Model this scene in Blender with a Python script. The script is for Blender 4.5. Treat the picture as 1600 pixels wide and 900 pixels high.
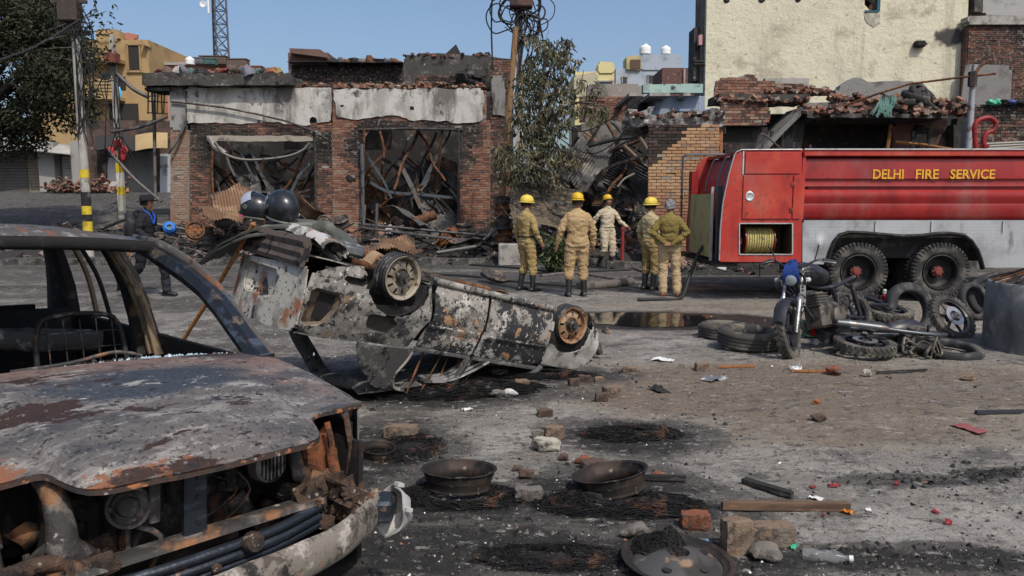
import bpy, bmesh, math, random
from mathutils import Vector, Matrix, Euler, noise
from mathutils.geometry import tessellate_polygon
PI = math.pi
rnd = random.Random(7)
scn = bpy.context.scene
for o in list(bpy.data.objects): bpy.data.objects.remove(o)
COL = scn.collection
# ------------------------------------------------------------------ camera
FPX, CAMH = 1200.0, 1.66
PITCH = math.atan(139 / 1200)
cam = bpy.data.cameras.new('camera'); camo = bpy.data.objects.new('camera', cam); COL.objects.link(camo)
cam.sensor_width = 36; cam.lens = 36 * FPX / 1600; cam.clip_start = .05; cam.clip_end = 2000
camo.location = (0, 0, CAMH); camo.rotation_euler = (PI / 2 - PITCH, 0, 0)
scn.camera = camo
# ------------------------------------------------------------------ sky and sun
SUN_EL, SUN_AZ = math.radians(52), math.radians(28)      # azimuth: measured from behind the camera towards the right
world = bpy.data.worlds.new('World'); scn.world = world; world.use_nodes = True
wn = world.node_tree.nodes; wl = world.node_tree.links
sky = wn.new('ShaderNodeTexSky'); sky.sky_type = 'NISHITA'; sky.sun_disc = False
sky.sun_elevation = SUN_EL; sky.sun_rotation = PI - SUN_AZ; sky.altitude = 200
sky.air_density = 1.0; sky.dust_density = 4.5; sky.ozone_density = 3.5
wl.new(sky.outputs[0], wn['Background'].inputs[0]); wn['Background'].inputs[1].default_value = .15
sun = bpy.data.lights.new('sun', 'SUN'); suno = bpy.data.objects.new('sun', sun); COL.objects.link(suno)
sun.energy = 3.0; sun.angle = math.radians(.6); sun.color = (1, .95, .87)
sdir = Vector((math.sin(SUN_AZ) * math.cos(SUN_EL), -math.cos(SUN_AZ) * math.cos(SUN_EL), math.sin(SUN_EL)))
suno.rotation_euler = sdir.to_track_quat('Z', 'Y').to_euler(); suno.location = (0, 0, 30)
vs = scn.view_settings; vs.view_transform = 'Standard'; vs.look = 'None'; vs.exposure = .03; vs.gamma = 1
scn.render.resolution_x = 1024; scn.render.resolution_y = 576

# ------------------------------------------------------------------ measuring: a photo pixel (1600x900) at a forward distance / on the ground
CP, SP = math.cos(PITCH), math.sin(PITCH)
def at(u, v, Y):
    cx, cy = (u - 800) / FPX, (450 - v) / FPX
    t = Y / (cy * SP + CP)
    return Vector((cx * t, Y, CAMH + t * (cy * CP - SP)))
def gd(u, v, z=0):
    cx, cy = (u - 800) / FPX, (450 - v) / FPX
    t = (z - CAMH) / (cy * CP - SP)
    return Vector((cx * t, t * (cy * SP + CP), z))
def nz(x, y, z=0.0): return noise.noise(Vector((x, y, z)))
def fbm(x, y, z=0., o=4): return noise.fractal(Vector((x, y, z)), 1., 2., o)
def sstep(a, b, x):
    t = min(1, max(0, (x - a) / (b - a))); return t * t * (3 - 2 * t)

# ------------------------------------------------------------------ mesh builder
def rotm(e): return e.to_matrix() if isinstance(e, Euler) else (e if isinstance(e, Matrix) else Euler(e).to_matrix())
class MB:
    def __init__(s): s.v = []; s.f = []; s.a = []; s.m = []
    def add(s, vs, fs, val=0., mi=0):
        n = len(s.v); s.v += [tuple(p) for p in vs]; s.a += [val] * len(vs)
        s.f += [tuple(i + n for i in f) for f in fs]; s.m += [mi] * len(fs); return s
    def box(s, c, d, rot=None, val=0., mi=0, jit=0., taper=1.):
        R = rotm(rot) if rot is not None else Matrix.Identity(3); c = Vector(c); vs = []
        for z in (-1, 1):
            for y in (-1, 1):
                for x in (-1, 1):
                    k = taper if z > 0 else 1
                    p = Vector((x * d[0] / 2 * k, y * d[1] / 2 * k, z * d[2] / 2))
                    if jit: p += Vector((rnd.uniform(-jit, jit), rnd.uniform(-jit, jit), rnd.uniform(-jit, jit)))
                    vs.append(c + R @ p)
        return s.add(vs, [(0, 2, 3, 1), (4, 5, 7, 6), (0, 1, 5, 4), (2, 6, 7, 3), (0, 4, 6, 2), (1, 3, 7, 5)], val, mi)
    def bbox(s, c, d, b=.02, rot=None, val=0., mi=0):
        # box with chamfered edges (24 corners)
        R = rotm(rot) if rot is not None else Matrix.Identity(3); c = Vector(c); bm = bmesh.new()
        pts = []
        for x in (-1, 1):
            for y in (-1, 1):
                for z in (-1, 1):
                    h = (x * d[0] / 2, y * d[1] / 2, z * d[2] / 2)
                    for k in range(3):
                        q = [h[i] - (0 if i == k else (x, y, z)[i] * b) for i in range(3)]
                        pts.append(bm.verts.new(q))
        r = bmesh.ops.convex_hull(bm, input=pts); bmesh.ops.dissolve_limit(bm, angle_limit=.01, verts=bm.verts, edges=bm.edges)
        bm.verts.index_update()
        s.add([c + R @ v.co for v in bm.verts], [[v.index for v in f.verts] for f in bm.faces], val, mi); bm.free(); return s
    def tube(s, pts, r, seg=8, caps=True, val=0., mi=0, flat=1., up=None, closed=False):
        P = [Vector(p) for p in pts]; n = len(P); rr = r if isinstance(r, (list, tuple)) else [r] * n
        T = []
        for i in range(n):
            a = P[i - 1] if i or closed else P[i]; b = P[(i + 1) % n] if i < n - 1 or closed else P[i]
            t = (b - a); T.append(t.normalized() if t.length > 1e-9 else Vector((0, 0, 1)))
        ref = Vector(up) if up else (Vector((0, 0, 1)) if abs(T[0].z) < .9 else Vector((1, 0, 0)))
        N = (ref - T[0] * ref.dot(T[0])).normalized(); vs = []; fs = []
        for i in range(n):
            N = N - T[i] * N.dot(T[i])
            N = N.normalized() if N.length > 1e-6 else T[i].orthogonal().normalized()
            B = T[i].cross(N)
            for k in range(seg):
                a = 2 * PI * (k + .5) / seg
                vs.append(P[i] + N * (math.cos(a) * rr[i]) + B * (math.sin(a) * rr[i] * flat))
        for i in range(n if closed else n - 1):
            j = (i + 1) % n
            for k in range(seg):
                l = (k + 1) % seg; fs.append((i * seg + k, i * seg + l, j * seg + l, j * seg + k))
        if caps and not closed: fs += [tuple(reversed(range(seg))), tuple(range((n - 1) * seg, n * seg))]
        return s.add(vs, fs, val, mi)
    def lathe(s, prof, seg=24, M=None, val=0., mi=0, arc=2 * PI, wob=None):
        # prof: (radius, z) outline, revolved about z, transformed by the 4x4 M
        M = M or Matrix.Identity(4); vs = []; fs = []; n = len(prof); full = abs(arc - 2 * PI) < 1e-6; m = seg if full else seg + 1
        for k in range(m):
            a = arc * k / seg
            for (r, z) in prof:
                if wob: r2, z2 = wob(r, z, a)
                else: r2, z2 = r, z
                vs.append(M @ Vector((r2 * math.cos(a), r2 * math.sin(a), z2)))
        for k in range(seg):
            l = (k + 1) % m
            for i in range(n - 1): fs.append((k * n + i, l * n + i, l * n + i + 1, k * n + i + 1))
        return s.add(vs, fs, val, mi)
    def prism(s, poly, d, M=None, val=0., mi=0):
        # poly: 2d outline in xy, extruded from z=0 to z=d
        M = M or Matrix.Identity(4); n = len(poly)
        vs = [M @ Vector((x, y, 0)) for x, y in poly] + [M @ Vector((x, y, d)) for x, y in poly]
        tr = tessellate_polygon([[Vector((x, y, 0)) for x, y in poly]])
        fs = [tuple(reversed(t)) for t in tr] + [tuple(i + n for i in t) for t in tr]
        fs += [(i, (i + 1) % n, (i + 1) % n + n, i + n) for i in range(n)]
        return s.add(vs, fs, val, mi)
    def sheet(s, g, th=.0, val=0., mi=0, closed=False):
        # g: rows of points; th: thickness along the local normal
        R, C = len(g), len(g[0]); g = [[Vector(p) for p in r] for r in g]
        vs = [p for r in g for p in r]; fs = []
        for i in range(R - 1):
            for j in range(C - 1): fs.append((i * C + j, i * C + j + 1, (i + 1) * C + j + 1, (i + 1) * C + j))
        if th:
            n0 = len(vs); back = []
            for i in range(R):
                for j in range(C):
                    du = g[i][min(j + 1, C - 1)] - g[i][max(j - 1, 0)]; dv = g[min(i + 1, R - 1)][j] - g[max(i - 1, 0)][j]
                    nn = du.cross(dv); nn = nn.normalized() if nn.length > 1e-9 else Vector((0, 0, 1))
                    back.append(g[i][j] - nn * th)
            vs += back; fs += [tuple(reversed([k + n0 for k in f])) for f in fs[:(R - 1) * (C - 1)]]
            per = [j for j in range(C)] + [i * C + C - 1 for i in range(1, R)] + [(R - 1) * C + j for j in range(C - 2, -1, -1)] + [i * C for i in range(R - 2, 0, -1)]
            for k in range(len(per)):
                a, b = per[k], per[(k + 1) % len(per)]; fs.append((b, a, a + n0, b + n0))
        return s.add(vs, fs, val, mi)
    def rock(s, c, d, seed=0, rot=None, val=0., mi=0, rough=.25, sub=1):
        bm = bmesh.new(); bmesh.ops.create_icosphere(bm, subdivisions=sub, radius=.5)
        R = rotm(rot) if rot is not None else Matrix.Identity(3); c = Vector(c); vs = []
        for v in bm.verts:
            p = v.co * (1 + rough * 2 * noise.noise(v.co * 2.3 + Vector((seed * 3.7, seed * 1.3, 0))))
            vs.append(c + R @ Vector((p.x * d[0], p.y * d[1], p.z * d[2])))
        bm.verts.index_update()
        s.add(vs, [[v.index for v in f.verts] for f in bm.faces], val, mi); bm.free(); return s
    def mesh(s, name, mats, smooth=None):
        me = bpy.data.meshes.new(name); me.from_pydata(s.v, [], s.f)
        if any(s.a):
            at_ = me.attributes.new('rnd', 'FLOAT', 'POINT'); at_.data.foreach_set('value', s.a)
        for m in (mats if isinstance(mats, (list, tuple)) else [mats]): me.materials.append(m)
        if any(s.m): me.polygons.foreach_set('material_index', s.m)
        if smooth is not None:
            me.shade_smooth(); me.set_sharp_from_angle(angle=math.radians(smooth))
        me.update(); return me
    def build(s, name, mats, parent=None, smooth=None, loc=None, rot=None, kind=None, label=None):
        o = bpy.data.objects.new(name, s.mesh(name, mats, smooth)); COL.objects.link(o)
        if parent: o.parent = parent
        if loc is not None: o.location = loc
        if rot is not None: o.rotation_euler = rot
        if kind: o['kind'] = kind
        if label: o['label'] = label
        return o
def tag(o, label, cat, group=None):
    o['label'] = label; o['category'] = cat; o['kind'] = 'thing'
    if group: o['group'] = group
    return o
def thing(name, label, cat, loc=(0, 0, 0), rot=None, group=None):
    o = bpy.data.objects.new(name, None); COL.objects.link(o); o.location = loc
    if rot is not None:
        if isinstance(rot, Matrix): o.rotation_euler = rot.to_euler()
        else: o.rotation_euler = rot
    return tag(o, label, cat, group)
def copy_tree(o, parent=None, label=None, group=None, loc=None, rot=None):
    c = o.copy(); COL.objects.link(c)
    if parent: c.parent = parent
    for ch in list(o.children): copy_tree(ch, c)
    if label: c['label'] = label
    if group: c['group'] = group
    if loc is not None: c.location = loc
    if rot is not None: c.rotation_euler = rot
    return c
def spline(P, n):
    # Catmull-Rom through P with n segments per span
    P = [Vector(p) for p in P]; out = []
    for i in range(len(P) - 1):
        p0 = P[i - 1] if i else P[0] * 2 - P[1]; p1, p2 = P[i], P[i + 1]; p3 = P[i + 2] if i + 2 < len(P) else P[-1] * 2 - P[-2]
        for k in range(n):
            t = k / n
            out.append(.5 * ((2 * p1) + (p2 - p0) * t + (2 * p0 - 5 * p1 + 4 * p2 - p3) * t * t + (3 * p1 - p0 - 3 * p2 + p3) * t ** 3))
    return out + [P[-1]]
def patch(rows, nu=6, nv=6):
    # smooth surface through rows of control points
    R = [spline(r, nu) for r in rows]; cols = [spline([r[j] for r in R], nv) for j in range(len(R[0]))]
    return [[c[i] for c in cols] for i in range(len(cols[0]))]
def inside(p, poly):
    x, y = p; c = False; n = len(poly); j = n - 1
    for i in range(n):
        xi, yi = poly[i]; xj, yj = poly[j]
        if (yi > y) != (yj > y) and x < (xj - xi) * (y - yi) / (yj - yi + 1e-12) + xi: c = not c
        j = i
    return c
def nearest(p, polys):
    best = None; bd = 1e9; px, py = p
    for poly in polys:
        n = len(poly)
        for i in range(n):
            ax, ay = poly[i]; bx, by = poly[(i + 1) % n]; dx, dy = bx - ax, by - ay; L = dx * dx + dy * dy
            t = 0 if L < 1e-12 else min(1, max(0, ((px - ax) * dx + (py - ay) * dy) / L))
            qx, qy = ax + dx * t, ay + dy * t; d = (px - qx) ** 2 + (py - qy) ** 2
            if d < bd: bd = d; best = (qx, qy)
    return best, math.sqrt(bd)
def panel(mb, poly, f, res=.05, th=.01, holes=(), val=0., mi=0):
    # a sheet with outline poly (2d) and holes, bent to 3d by f(a,b); gridded inside, snapped to the outline
    xs = [p[0] for p in poly]; ys = [p[1] for p in poly]; x0, y0 = min(xs) - res * .5, min(ys) - res * .5
    nx = int((max(xs) - x0) / res) + 2; ny = int((max(ys) - y0) / res) + 2
    polys = [poly] + list(holes); ins = {}; pos = {}
    for i in range(nx + 1):
        for j in range(ny + 1):
            p = (x0 + i * res, y0 + j * res); ins[i, j] = inside(p, poly) and not any(inside(p, h) for h in holes); pos[i, j] = p
    idx = {}; V = []; Fs = []
    def vid(k):
        if k not in idx:
            p = pos[k]
            if not ins[k]: p, _ = nearest(p, polys)
            else:
                q, d = nearest(p, polys)
                if d < res * .25: p = q
            idx[k] = len(V); V.append(p)
        return idx[k]
    for i in range(nx):
        for j in range(ny):
            ks = [(i, j), (i + 1, j), (i + 1, j + 1), (i, j + 1)]
            c = sum(ins[k] for k in ks)
            if c >= 2 or (c == 1 and False): Fs.append(tuple(vid(k) for k in ks))
    n = len(V); e = 1e-3; front = [Vector(f(*p)) for p in V]; back = []
    for p, q in zip(V, front):
        nn = (Vector(f(p[0] + e, p[1])) - q).cross(Vector(f(p[0], p[1] + e)) - q).normalized(); back.append(q - nn * th)
    ec = {}
    for fa in Fs:
        for k in range(4):
            a, b = fa[k], fa[(k + 1) % 4]; ec[(a, b)] = 1
    fs = list(Fs) + [tuple(reversed([i + n for i in fa])) for fa in Fs]
    for (a, b) in ec:
        if (b, a) not in ec: fs.append((b, a, a + n, b + n))
    return mb.add(front + back, fs, val, mi)
def ragged(pts, amp, step, seed=0):
    # roughen a 2d outline: subdivide and jitter
    out = []; n = len(pts)
    for i in range(n):
        a, b = pts[i], pts[(i + 1) % n]; L = math.hypot(b[0] - a[0], b[1] - a[1]); k = max(1, int(L / step))
        for j in range(k):
            t = j / k; x, y = a[0] + (b[0] - a[0]) * t, a[1] + (b[1] - a[1]) * t
            m = amp if 0 < j else amp * .3
            out.append((x + m * nz(x / step * .7 + seed, y / step * .7, 1.5) * 1.6, y + m * nz(x / step * .7, y / step * .7 + seed, 7.5) * 1.6))
    return out

# ------------------------------------------------------------------ materials
MATS = {}
def layer(c, s, lo, hi, d=6, st=(1, 1, 1), w=0., k='n', r=None, amt=1., rg=.55, met=None):
    return dict(c=c, s=s, lo=lo, hi=hi, d=d, st=st, w=w, k=k, r=r, amt=amt, rg=rg, met=met)
def mat(name, base, layers=(), rough=.85, metal=0., bump=0., bs=30., bd=8, attr=None, ramp=None, objrand=None, coord='Object', spec=.3, extra=None, trans=0., alpha=1.):
    if name in MATS: return MATS[name]
    m = bpy.data.materials.new(name); m.use_nodes = True; nt = m.node_tree; N = nt.nodes; L = nt.links; b = N['Principled BSDF']
    tc = N.new('ShaderNodeTexCoord').outputs[coord]
    def rgb(c):
        n = N.new('ShaderNodeRGB'); n.outputs[0].default_value = (*c, 1); return n.outputs[0]
    def mix(f, a, c, kind='RGBA'):
        n = N.new('ShaderNodeMix'); n.data_type = kind
        i = (6, 7) if kind == 'RGBA' else (2, 3)
        if hasattr(f, 'links'): L.new(f, n.inputs[0])
        else: n.inputs[0].default_value = f
        for s_, v in zip(i, (a, c)):
            if hasattr(v, 'links'): L.new(v, n.inputs[s_])
            else: n.inputs[s_].default_value = v
        return n.outputs[2 if kind == 'RGBA' else 0]
    def rng(x, lo, hi, amt=1.):
        n = N.new('ShaderNodeMapRange'); n.interpolation_type = 'SMOOTHSTEP'; L.new(x, n.inputs[0])
        n.inputs[1].default_value = lo; n.inputs[2].default_value = hi; n.inputs[3].default_value = 0; n.inputs[4].default_value = amt; return n.outputs[0]
    def tex(s, d=6, st=(1, 1, 1), w=0., k='n', rg=.55):
        mp = N.new('ShaderNodeMapping'); L.new(tc, mp.inputs[0]); mp.inputs[1].default_value = (w * 3.1, w * 7.7, w * 1.9); mp.inputs[3].default_value = st
        if k == 'v':
            n = N.new('ShaderNodeTexVoronoi'); n.inputs['Scale'].default_value = s; L.new(mp.outputs[0], n.inputs[0]); return n.outputs['Distance']
        n = N.new('ShaderNodeTexNoise'); n.inputs['Scale'].default_value = s; n.inputs['Detail'].default_value = d; n.inputs['Roughness'].default_value = rg
        L.new(mp.outputs[0], n.inputs[0]); return n.outputs[0]
    col = rgb(base); ro = rough; me = metal
    if attr or objrand:
        if attr: a = N.new('ShaderNodeAttribute'); a.attribute_name = attr; x = a.outputs['Fac']
        else: x = N.new('ShaderNodeObjectInfo').outputs['Random']
        cr = N.new('ShaderNodeValToRGB'); L.new(x, cr.inputs[0]); el = cr.color_ramp.elements
        cr.color_ramp.interpolation = 'LINEAR'
        for i, (p, c) in enumerate(ramp):
            e = el[i] if i < 2 else el.new(p)
            e.position = p; e.color = (*c, 1)
        col = cr.outputs[0]
    for la in layers:
        if isinstance(la['k'], tuple):                  # a vertex attribute mask, broken up by noise
            a = N.new('ShaderNodeAttribute'); a.attribute_name = la['k'][0]
            t = tex(la['s'], la['d'], la['st'], la['w'], rg=la['rg'])
            ad = N.new('ShaderNodeMath'); ad.operation = 'MULTIPLY_ADD'; L.new(t, ad.inputs[0]); ad.inputs[1].default_value = la['k'][1]; L.new(a.outputs['Fac'], ad.inputs[2])
            f = rng(ad.outputs[0], la['lo'], la['hi'], la['amt'])
        else: f = rng(tex(la['s'], la['d'], la['st'], la['w'], la['k'], la['rg']), la['lo'], la['hi'], la['amt'])
        if la['c'] is not None: col = mix(f, col, rgb(la['c']))
        if la['r'] is not None: ro = mix(f, ro, la['r'], 'FLOAT')
        if la['met'] is not None: me = mix(f, me, la['met'], 'FLOAT')
    L.new(col, b.inputs['Base Color'])
    for v, nm in ((ro, 'Roughness'), (me, 'Metallic')):
        if hasattr(v, 'links'): L.new(v, b.inputs[nm])
        else: b.inputs[nm].default_value = v
    b.inputs['Specular IOR Level'].default_value = spec
    if trans: b.inputs['Transmission Weight'].default_value = trans
    b.inputs['Alpha'].default_value = alpha
    if bump:
        bn = N.new('ShaderNodeBump'); bn.inputs['Strength'].default_value = 1; bn.inputs['Distance'].default_value = bump
        L.new(tex(bs, bd, w=.3, rg=.65), bn.inputs['Height']); L.new(bn.outputs[0], b.inputs['Normal'])
    if extra: extra(m, N, L, b, tex, mix, rng, rgb)
    MATS[name] = m; return m
G = .0
soot = lambda: mat('soot_black', (.018, .017, .017), [layer((.06, .055, .05), 9, .52, .75)], .9, bump=.004, bs=25)
charred = lambda: mat('charred_steel', (.035, .034, .034), [layer((.11, .10, .095), 6, .5, .7), layer((.16, .075, .035), 11, .56, .72, w=2)], .7, .25, bump=.003, bs=40)
rusty = lambda: mat('rusty_iron', (.10, .045, .022), [layer((.22, .10, .045), 9, .45, .68), layer((.03, .026, .024), 6, .5, .68, w=4)], .85, .2, bump=.003, bs=60)
conc = lambda: mat('old_concrete', (.33, .31, .28), [layer((.18, .17, .155), 3, .45, .7), layer((.07, .065, .06), 5, .58, .75, w=3)], .95, bump=.006, bs=30)
# ------------------------------------------------------------------ ground
PUD = gd(1003, 497)
def blob(x, y, cx, cy, rx, ry): return math.exp(-(((x - cx) / rx) ** 2 + ((y - cy) / ry) ** 2))
SOOT = [(gd(715, 790), .55, .4), (gd(960, 780), .75, .45), (gd(1060, 890), .7, .4), (gd(985, 678), .6, .35), (gd(690, 612), 1.2, .5), (gd(600, 700), .5, .8),
        (gd(820, 585), .9, .35), (gd(1500, 870), .5, .16), (gd(1340, 868), .4, .14), (gd(640, 860), .6, .4), (gd(830, 860), .5, .25), (gd(1450, 748), .55, .09), (gd(1590, 740), .4, .10)]
def gz(x, y):
    h = .030 * nz(x * .45, y * .45) + .016 * nz(x * 1.7, y * 1.7, 3) + .010 * fbm(x * 5, y * 5, 1, 3) + .005 * fbm(x * 15, y * 15, 4, 2)
    h += .05 * sstep(5.0, 5.9, y + .3 * nz(x, 2)) * sstep(1.2, 3.2, x) * (1 - sstep(8.5, 10, y))
    k = sstep(10, 12.5, y); h *= 1 - .75 * k
    d = math.hypot((x - PUD.x) / 1.9, (y - PUD.y) / 1.1)
    h -= .02 * (1 - sstep(.6, 1.1, d)); h *= sstep(.5, 1.2, d) * .85 + .15
    h += 2.0 * sstep(19, 37, y) * sstep(-8.5, -12.5, x)
    return h - .01
def gat(u, v):
    p = gd(u, v); p.z = gz(p.x, p.y); return p
def axis(segs):
    out = []
    for a, b, st in segs:
        n = max(1, int(round((b - a) / st))); out += [a + (b - a) * i / n for i in range(n)]
    return out + [segs[-1][1]]
GX = axis([(-300, -60, 40), (-60, -20, 4), (-20, -8, .6), (-8, -3, .12), (-3, 5, .035), (5, 9, .08), (9, 20, .6), (20, 60, 4), (60, 300, 40)])
GY = axis([(-20, 0, 2), (0, 2.6, .15), (2.6, 7.5, .03), (7.5, 13, .07), (13, 30, .3), (30, 80, 3), (80, 500, 60)])
gm = bpy.data.meshes.new('ground'); nx_, ny_ = len(GX), len(GY)
gv = [(x, y, gz(x, y)) for y in GY for x in GX]
gf = [(j * nx_ + i, j * nx_ + i + 1, (j + 1) * nx_ + i + 1, (j + 1) * nx_ + i) for j in range(ny_ - 1) for i in range(nx_ - 1)]
gm.from_pydata(gv, [], gf); gm.shade_smooth()
dk, tn, wt = [], [], []
for (x, y, z) in gv:
    w = .5 * nz(x * .6, y * .6, 9) + .3 * nz(x * 2, y * 2, 5)
    d = .10 + .25 * w
    for c, rx, ry in SOOT: d = max(d, blob(x, y, c.x, c.y, rx * 1.25, ry * 1.4) * 1.0 + .25 * w)
    if y > 7:
        r = sstep(11.5, 14.5, y + .8 * w); dust = blob(x, y, 5, 11.3, 4.5, 1.4) + blob(x, y, 2, 12.2, 2.2, .9)
        d = max(d, .60 * r + .2 * nz(x * .15, y * 1.2, 4)); d -= .5 * dust
    lf = sstep(-1.2, -3.2, x) if x > -3.2 else 1.
    if x < -1.2: d = max(d, (.52 + .3 * nz(x * .3, y * 1.6, 2)) * lf)
    t = blob(x, y, 1.6, 6.6, 1.3, .9) + blob(x, y, 3.6, 6.6, 2.6, 1.3) + .55 * blob(x, y, 5, 11.3, 4.5, 1.4) + .5 * blob(x, y, 2.5, 5.2, 1.6, .35) + .4 * blob(x, y, 2.4, 12.1, 2.5, .7)
    tn.append(t); dk.append(d)
    wt.append(blob(x, y, PUD.x, PUD.y, 1.9, 1.0) + .6 * blob(x, y, 4, 14.5, 6, 1.6) + .5 * blob(x, y, -2, 17, 5, 3) + .5 * blob(x, y, 2.5, 10.4, 2.5, .7))
for nm, dat in (('dark', dk), ('tan', tn), ('wet', wt)):
    a = gm.attributes.new(nm, 'FLOAT', 'POINT'); a.data.foreach_set('value', dat)
ground_mat = mat('ash_and_dirt', (.19, .174, .153), [
    layer((.27, .252, .224), 1.1, .48, .60, d=13, w=1, rg=.72), layer((.10, .092, .083), 2.6, .50, .60, d=13, w=2, rg=.74),
    layer((.215, .186, .148), 1.6, .78, 1.12, k=('tan', .95), w=3, d=12, rg=.7, amt=.85), layer((.155, .123, .093), 2.3, 1.05, 1.35, k=('tan', 1.), w=8, d=12, rg=.72),
    layer((.075, .069, .063), 2.0, .94, 1.16, k=('dark', 1.15), w=4, d=14, rg=.76), layer((.022, .021, .02), 5, 1.24, 1.42, k=('dark', 1.25), w=5, d=14, rg=.78),
    layer((.16, .148, .133), 1.4, .53, .66, st=(.22, 2.6, 1), w=6, d=12, amt=.55, rg=.7), layer((.30, .28, .25), 4, .60, .68, st=(.5, 1.6, 1), w=16, d=12, amt=.5, rg=.75),
    layer((.055, .05, .046), 7.5, .555, .60, w=21, d=9, amt=.7, rg=.7, st=(.8, 1.6, 1)), layer((.35, .33, .295), 10, .575, .62, w=22, d=8, amt=.55, rg=.7, st=(.8, 1.5, 1)), layer((.04, .037, .034), 19, .585, .625, w=23, d=7, amt=.75, rg=.68),
    layer((.5, .48, .45), 60, .66, .73, w=7, d=4, amt=.6), layer((.022, .021, .02), 36, .60, .66, w=9, d=6, amt=.85, rg=.65), layer((.025, .023, .022), 110, .56, .66, w=11, d=4, amt=.7),
    layer((.028, .027, .026), 2.5, .78, 1.05, k=('wet', .6), w=10, d=10, rg=.7, r=.2)], .95, bump=.022, bs=20, bd=13, spec=.25)
gm.materials.append(ground_mat)
go = bpy.data.objects.new('ground', gm); COL.objects.link(go); go['kind'] = 'structure'
# puddle: an irregular flat sheet of water
def pud_out(cx, cy, rx, ry, seed, n=70):
    out = []
    for i in range(n):
        a = 2 * PI * i / n; k = 1 + .35 * nz(math.cos(a) * 1.5 + seed, math.sin(a) * 1.5, seed) + .12 * nz(math.cos(a) * 5, math.sin(a) * 5, seed)
        out.append((cx + rx * k * math.cos(a), cy + ry * k * math.sin(a)))
    return out
water = mat('dirty_water', (.012, .012, .012), (), .04, spec=.6)
mb = MB(); po = pud_out(PUD.x, PUD.y, 1.15, .62, 3.)
mb.add([(x, y, 0) for x, y in po], [tuple(range(len(po)))])
mb.build('puddle', water, loc=(0, 0, -.006), kind='structure')
# loose grit, ash flakes and brick crumbs over the ground
grit_mat = mat('grit', (.2, .2, .2), [layer((.03, .03, .03), 30, .55, .7, amt=.5)], .95, attr='rnd', ramp=[(0, (.012, .012, .012)), (.5, (.04, .038, .036)), (.62, (.17, .15, .13)), (.8, (.33, .31, .28)), (.86, (.30, .11, .05)), (.9, (.30, .20, .12)), (.93, (.62, .6, .56)), (1, (.7, .68, .65))])
rg = random.Random(3); mb = MB()
def chip(mb, x, y, s, v):
    z = gz(x, y); a = rg.uniform(0, 6.3); f = rg.uniform(.25, .8)
    pts = []
    for k in range(4):
        q = a + k * PI / 2 + rg.uniform(-.4, .4); r = s * rg.uniform(.5, 1)
        pts.append((x + r * math.cos(q), y + r * math.sin(q) * .8, z - .003))
    top = (x + rg.uniform(-.3, .3) * s, y + rg.uniform(-.3, .3) * s, z + s * f); top2 = (x + rg.uniform(-.6, .6) * s, y + rg.uniform(-.5, .5) * s, z + s * f * rg.uniform(.5, 1))
    mb.add(pts + [top, top2], [(0, 1, 4), (1, 2, 5, 4), (2, 3, 5), (3, 0, 4, 5)], v)
n = 0
while n < 11000:
    y = 2.7 * math.exp(rg.random() * 1.75); x = rg.uniform(-.72, .75) * y + rg.uniform(-.3, .3)
    m = .35 + .8 * fbm(x * .8, y * .8, 2, 3)
    for c, rx, ry in SOOT: m = max(m, 1.2 * blob(x, y, c.x, c.y, rx * 1.4, ry * 1.6))
    if rg.random() > m: continue
    s = .004 + .012 * rg.random() ** 3 + (.02 * rg.random() if rg.random() < .03 else 0)
    chip(mb, x, y, s * (1 + y * .04), rg.random() ** 1.1 if rg.random() < .35 else rg.random() * .66); n += 1
for c, rx, ry in SOOT:
    for k in range(170):
        x, y = rg.gauss(c.x, rx * .6), rg.gauss(c.y, ry * .6)
        if y > 2.6: chip(mb, x, y, .008 + .03 * rg.random() ** 3, rg.random() * .62)
mb.build('gravel', grit_mat, kind='stuff')
# ------------------------------------------------------------------ burnt-out hatchback in the foreground
def burnt_hood(m, N, L, b, tex, mix, rng, rgb): pass
ash_paint = mat('burnt_hood_paint', (.12, .106, .096), [
    layer((.23, .21, .19), 3.0, .50, .60, d=13, st=(2.6, 1, 1), w=1, rg=.72), layer((.19, .12, .095), 3, .80, 1.15, k=('warm', 1.), st=(2, 1, 1), d=12, w=5, rg=.7, amt=.85),
    layer((.052, .052, .056), 2.2, .50, .60, d=13, st=(2.2, 1, 1), w=2, rg=.7, amt=.8), layer((.034, .043, .056), 3.2, .84, 1.02, k=('blue', .95), d=13, st=(2.2, 1, 1), w=12, rg=.72, amt=.9),
    layer((.34, .32, .295), 6, .57, .625, d=12, st=(2.4, 1, 1), w=14, amt=.8, rg=.74), layer((.045, .024, .016), 2.2, .575, .585, d=11, w=3, st=(2.8, 1, 1), r=.45, rg=.62),
    layer((.022, .021, .021), 10, .60, .625, d=11, w=6, rg=.72, st=(2, 1, 1)), layer((.42, .40, .38), 45, .62, .68, d=5, w=7, amt=.3), layer((.018, .018, .018), 60, .57, .63, d=5, w=17, amt=.7), layer((.20, .08, .04), 13, 1.13, 1.20, k=('edge', 1.4), d=12, w=9, rg=.78, st=(1.5, 1, 1))], .55, .15, bump=.006, bs=40, bd=12, spec=.38)
edge_rust = mat('edge_rust', (.055, .035, .028), [layer((.34, .14, .06), 22, .56, .62, d=8), layer((.03, .028, .028), 9, .5, .62, w=3), layer((.35, .33, .32), 20, .6, .7, w=4)], .8, .2, bump=.004, bs=50)
roof_m = mat('burnt_roof_paint', (.085, .075, .07), [layer((.26, .24, .225), 7, .53, .64, d=11, rg=.7, st=(.6, 2, 1)), layer((.20, .08, .04), 6, .57, .64, st=(.5, 2.5, 1), w=2, d=10), layer((.06, .085, .12), 4, .56, .68, w=4), layer((.02, .02, .02), 11, .58, .66, w=6)], .7, .15, bump=.006, bs=40)
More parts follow.
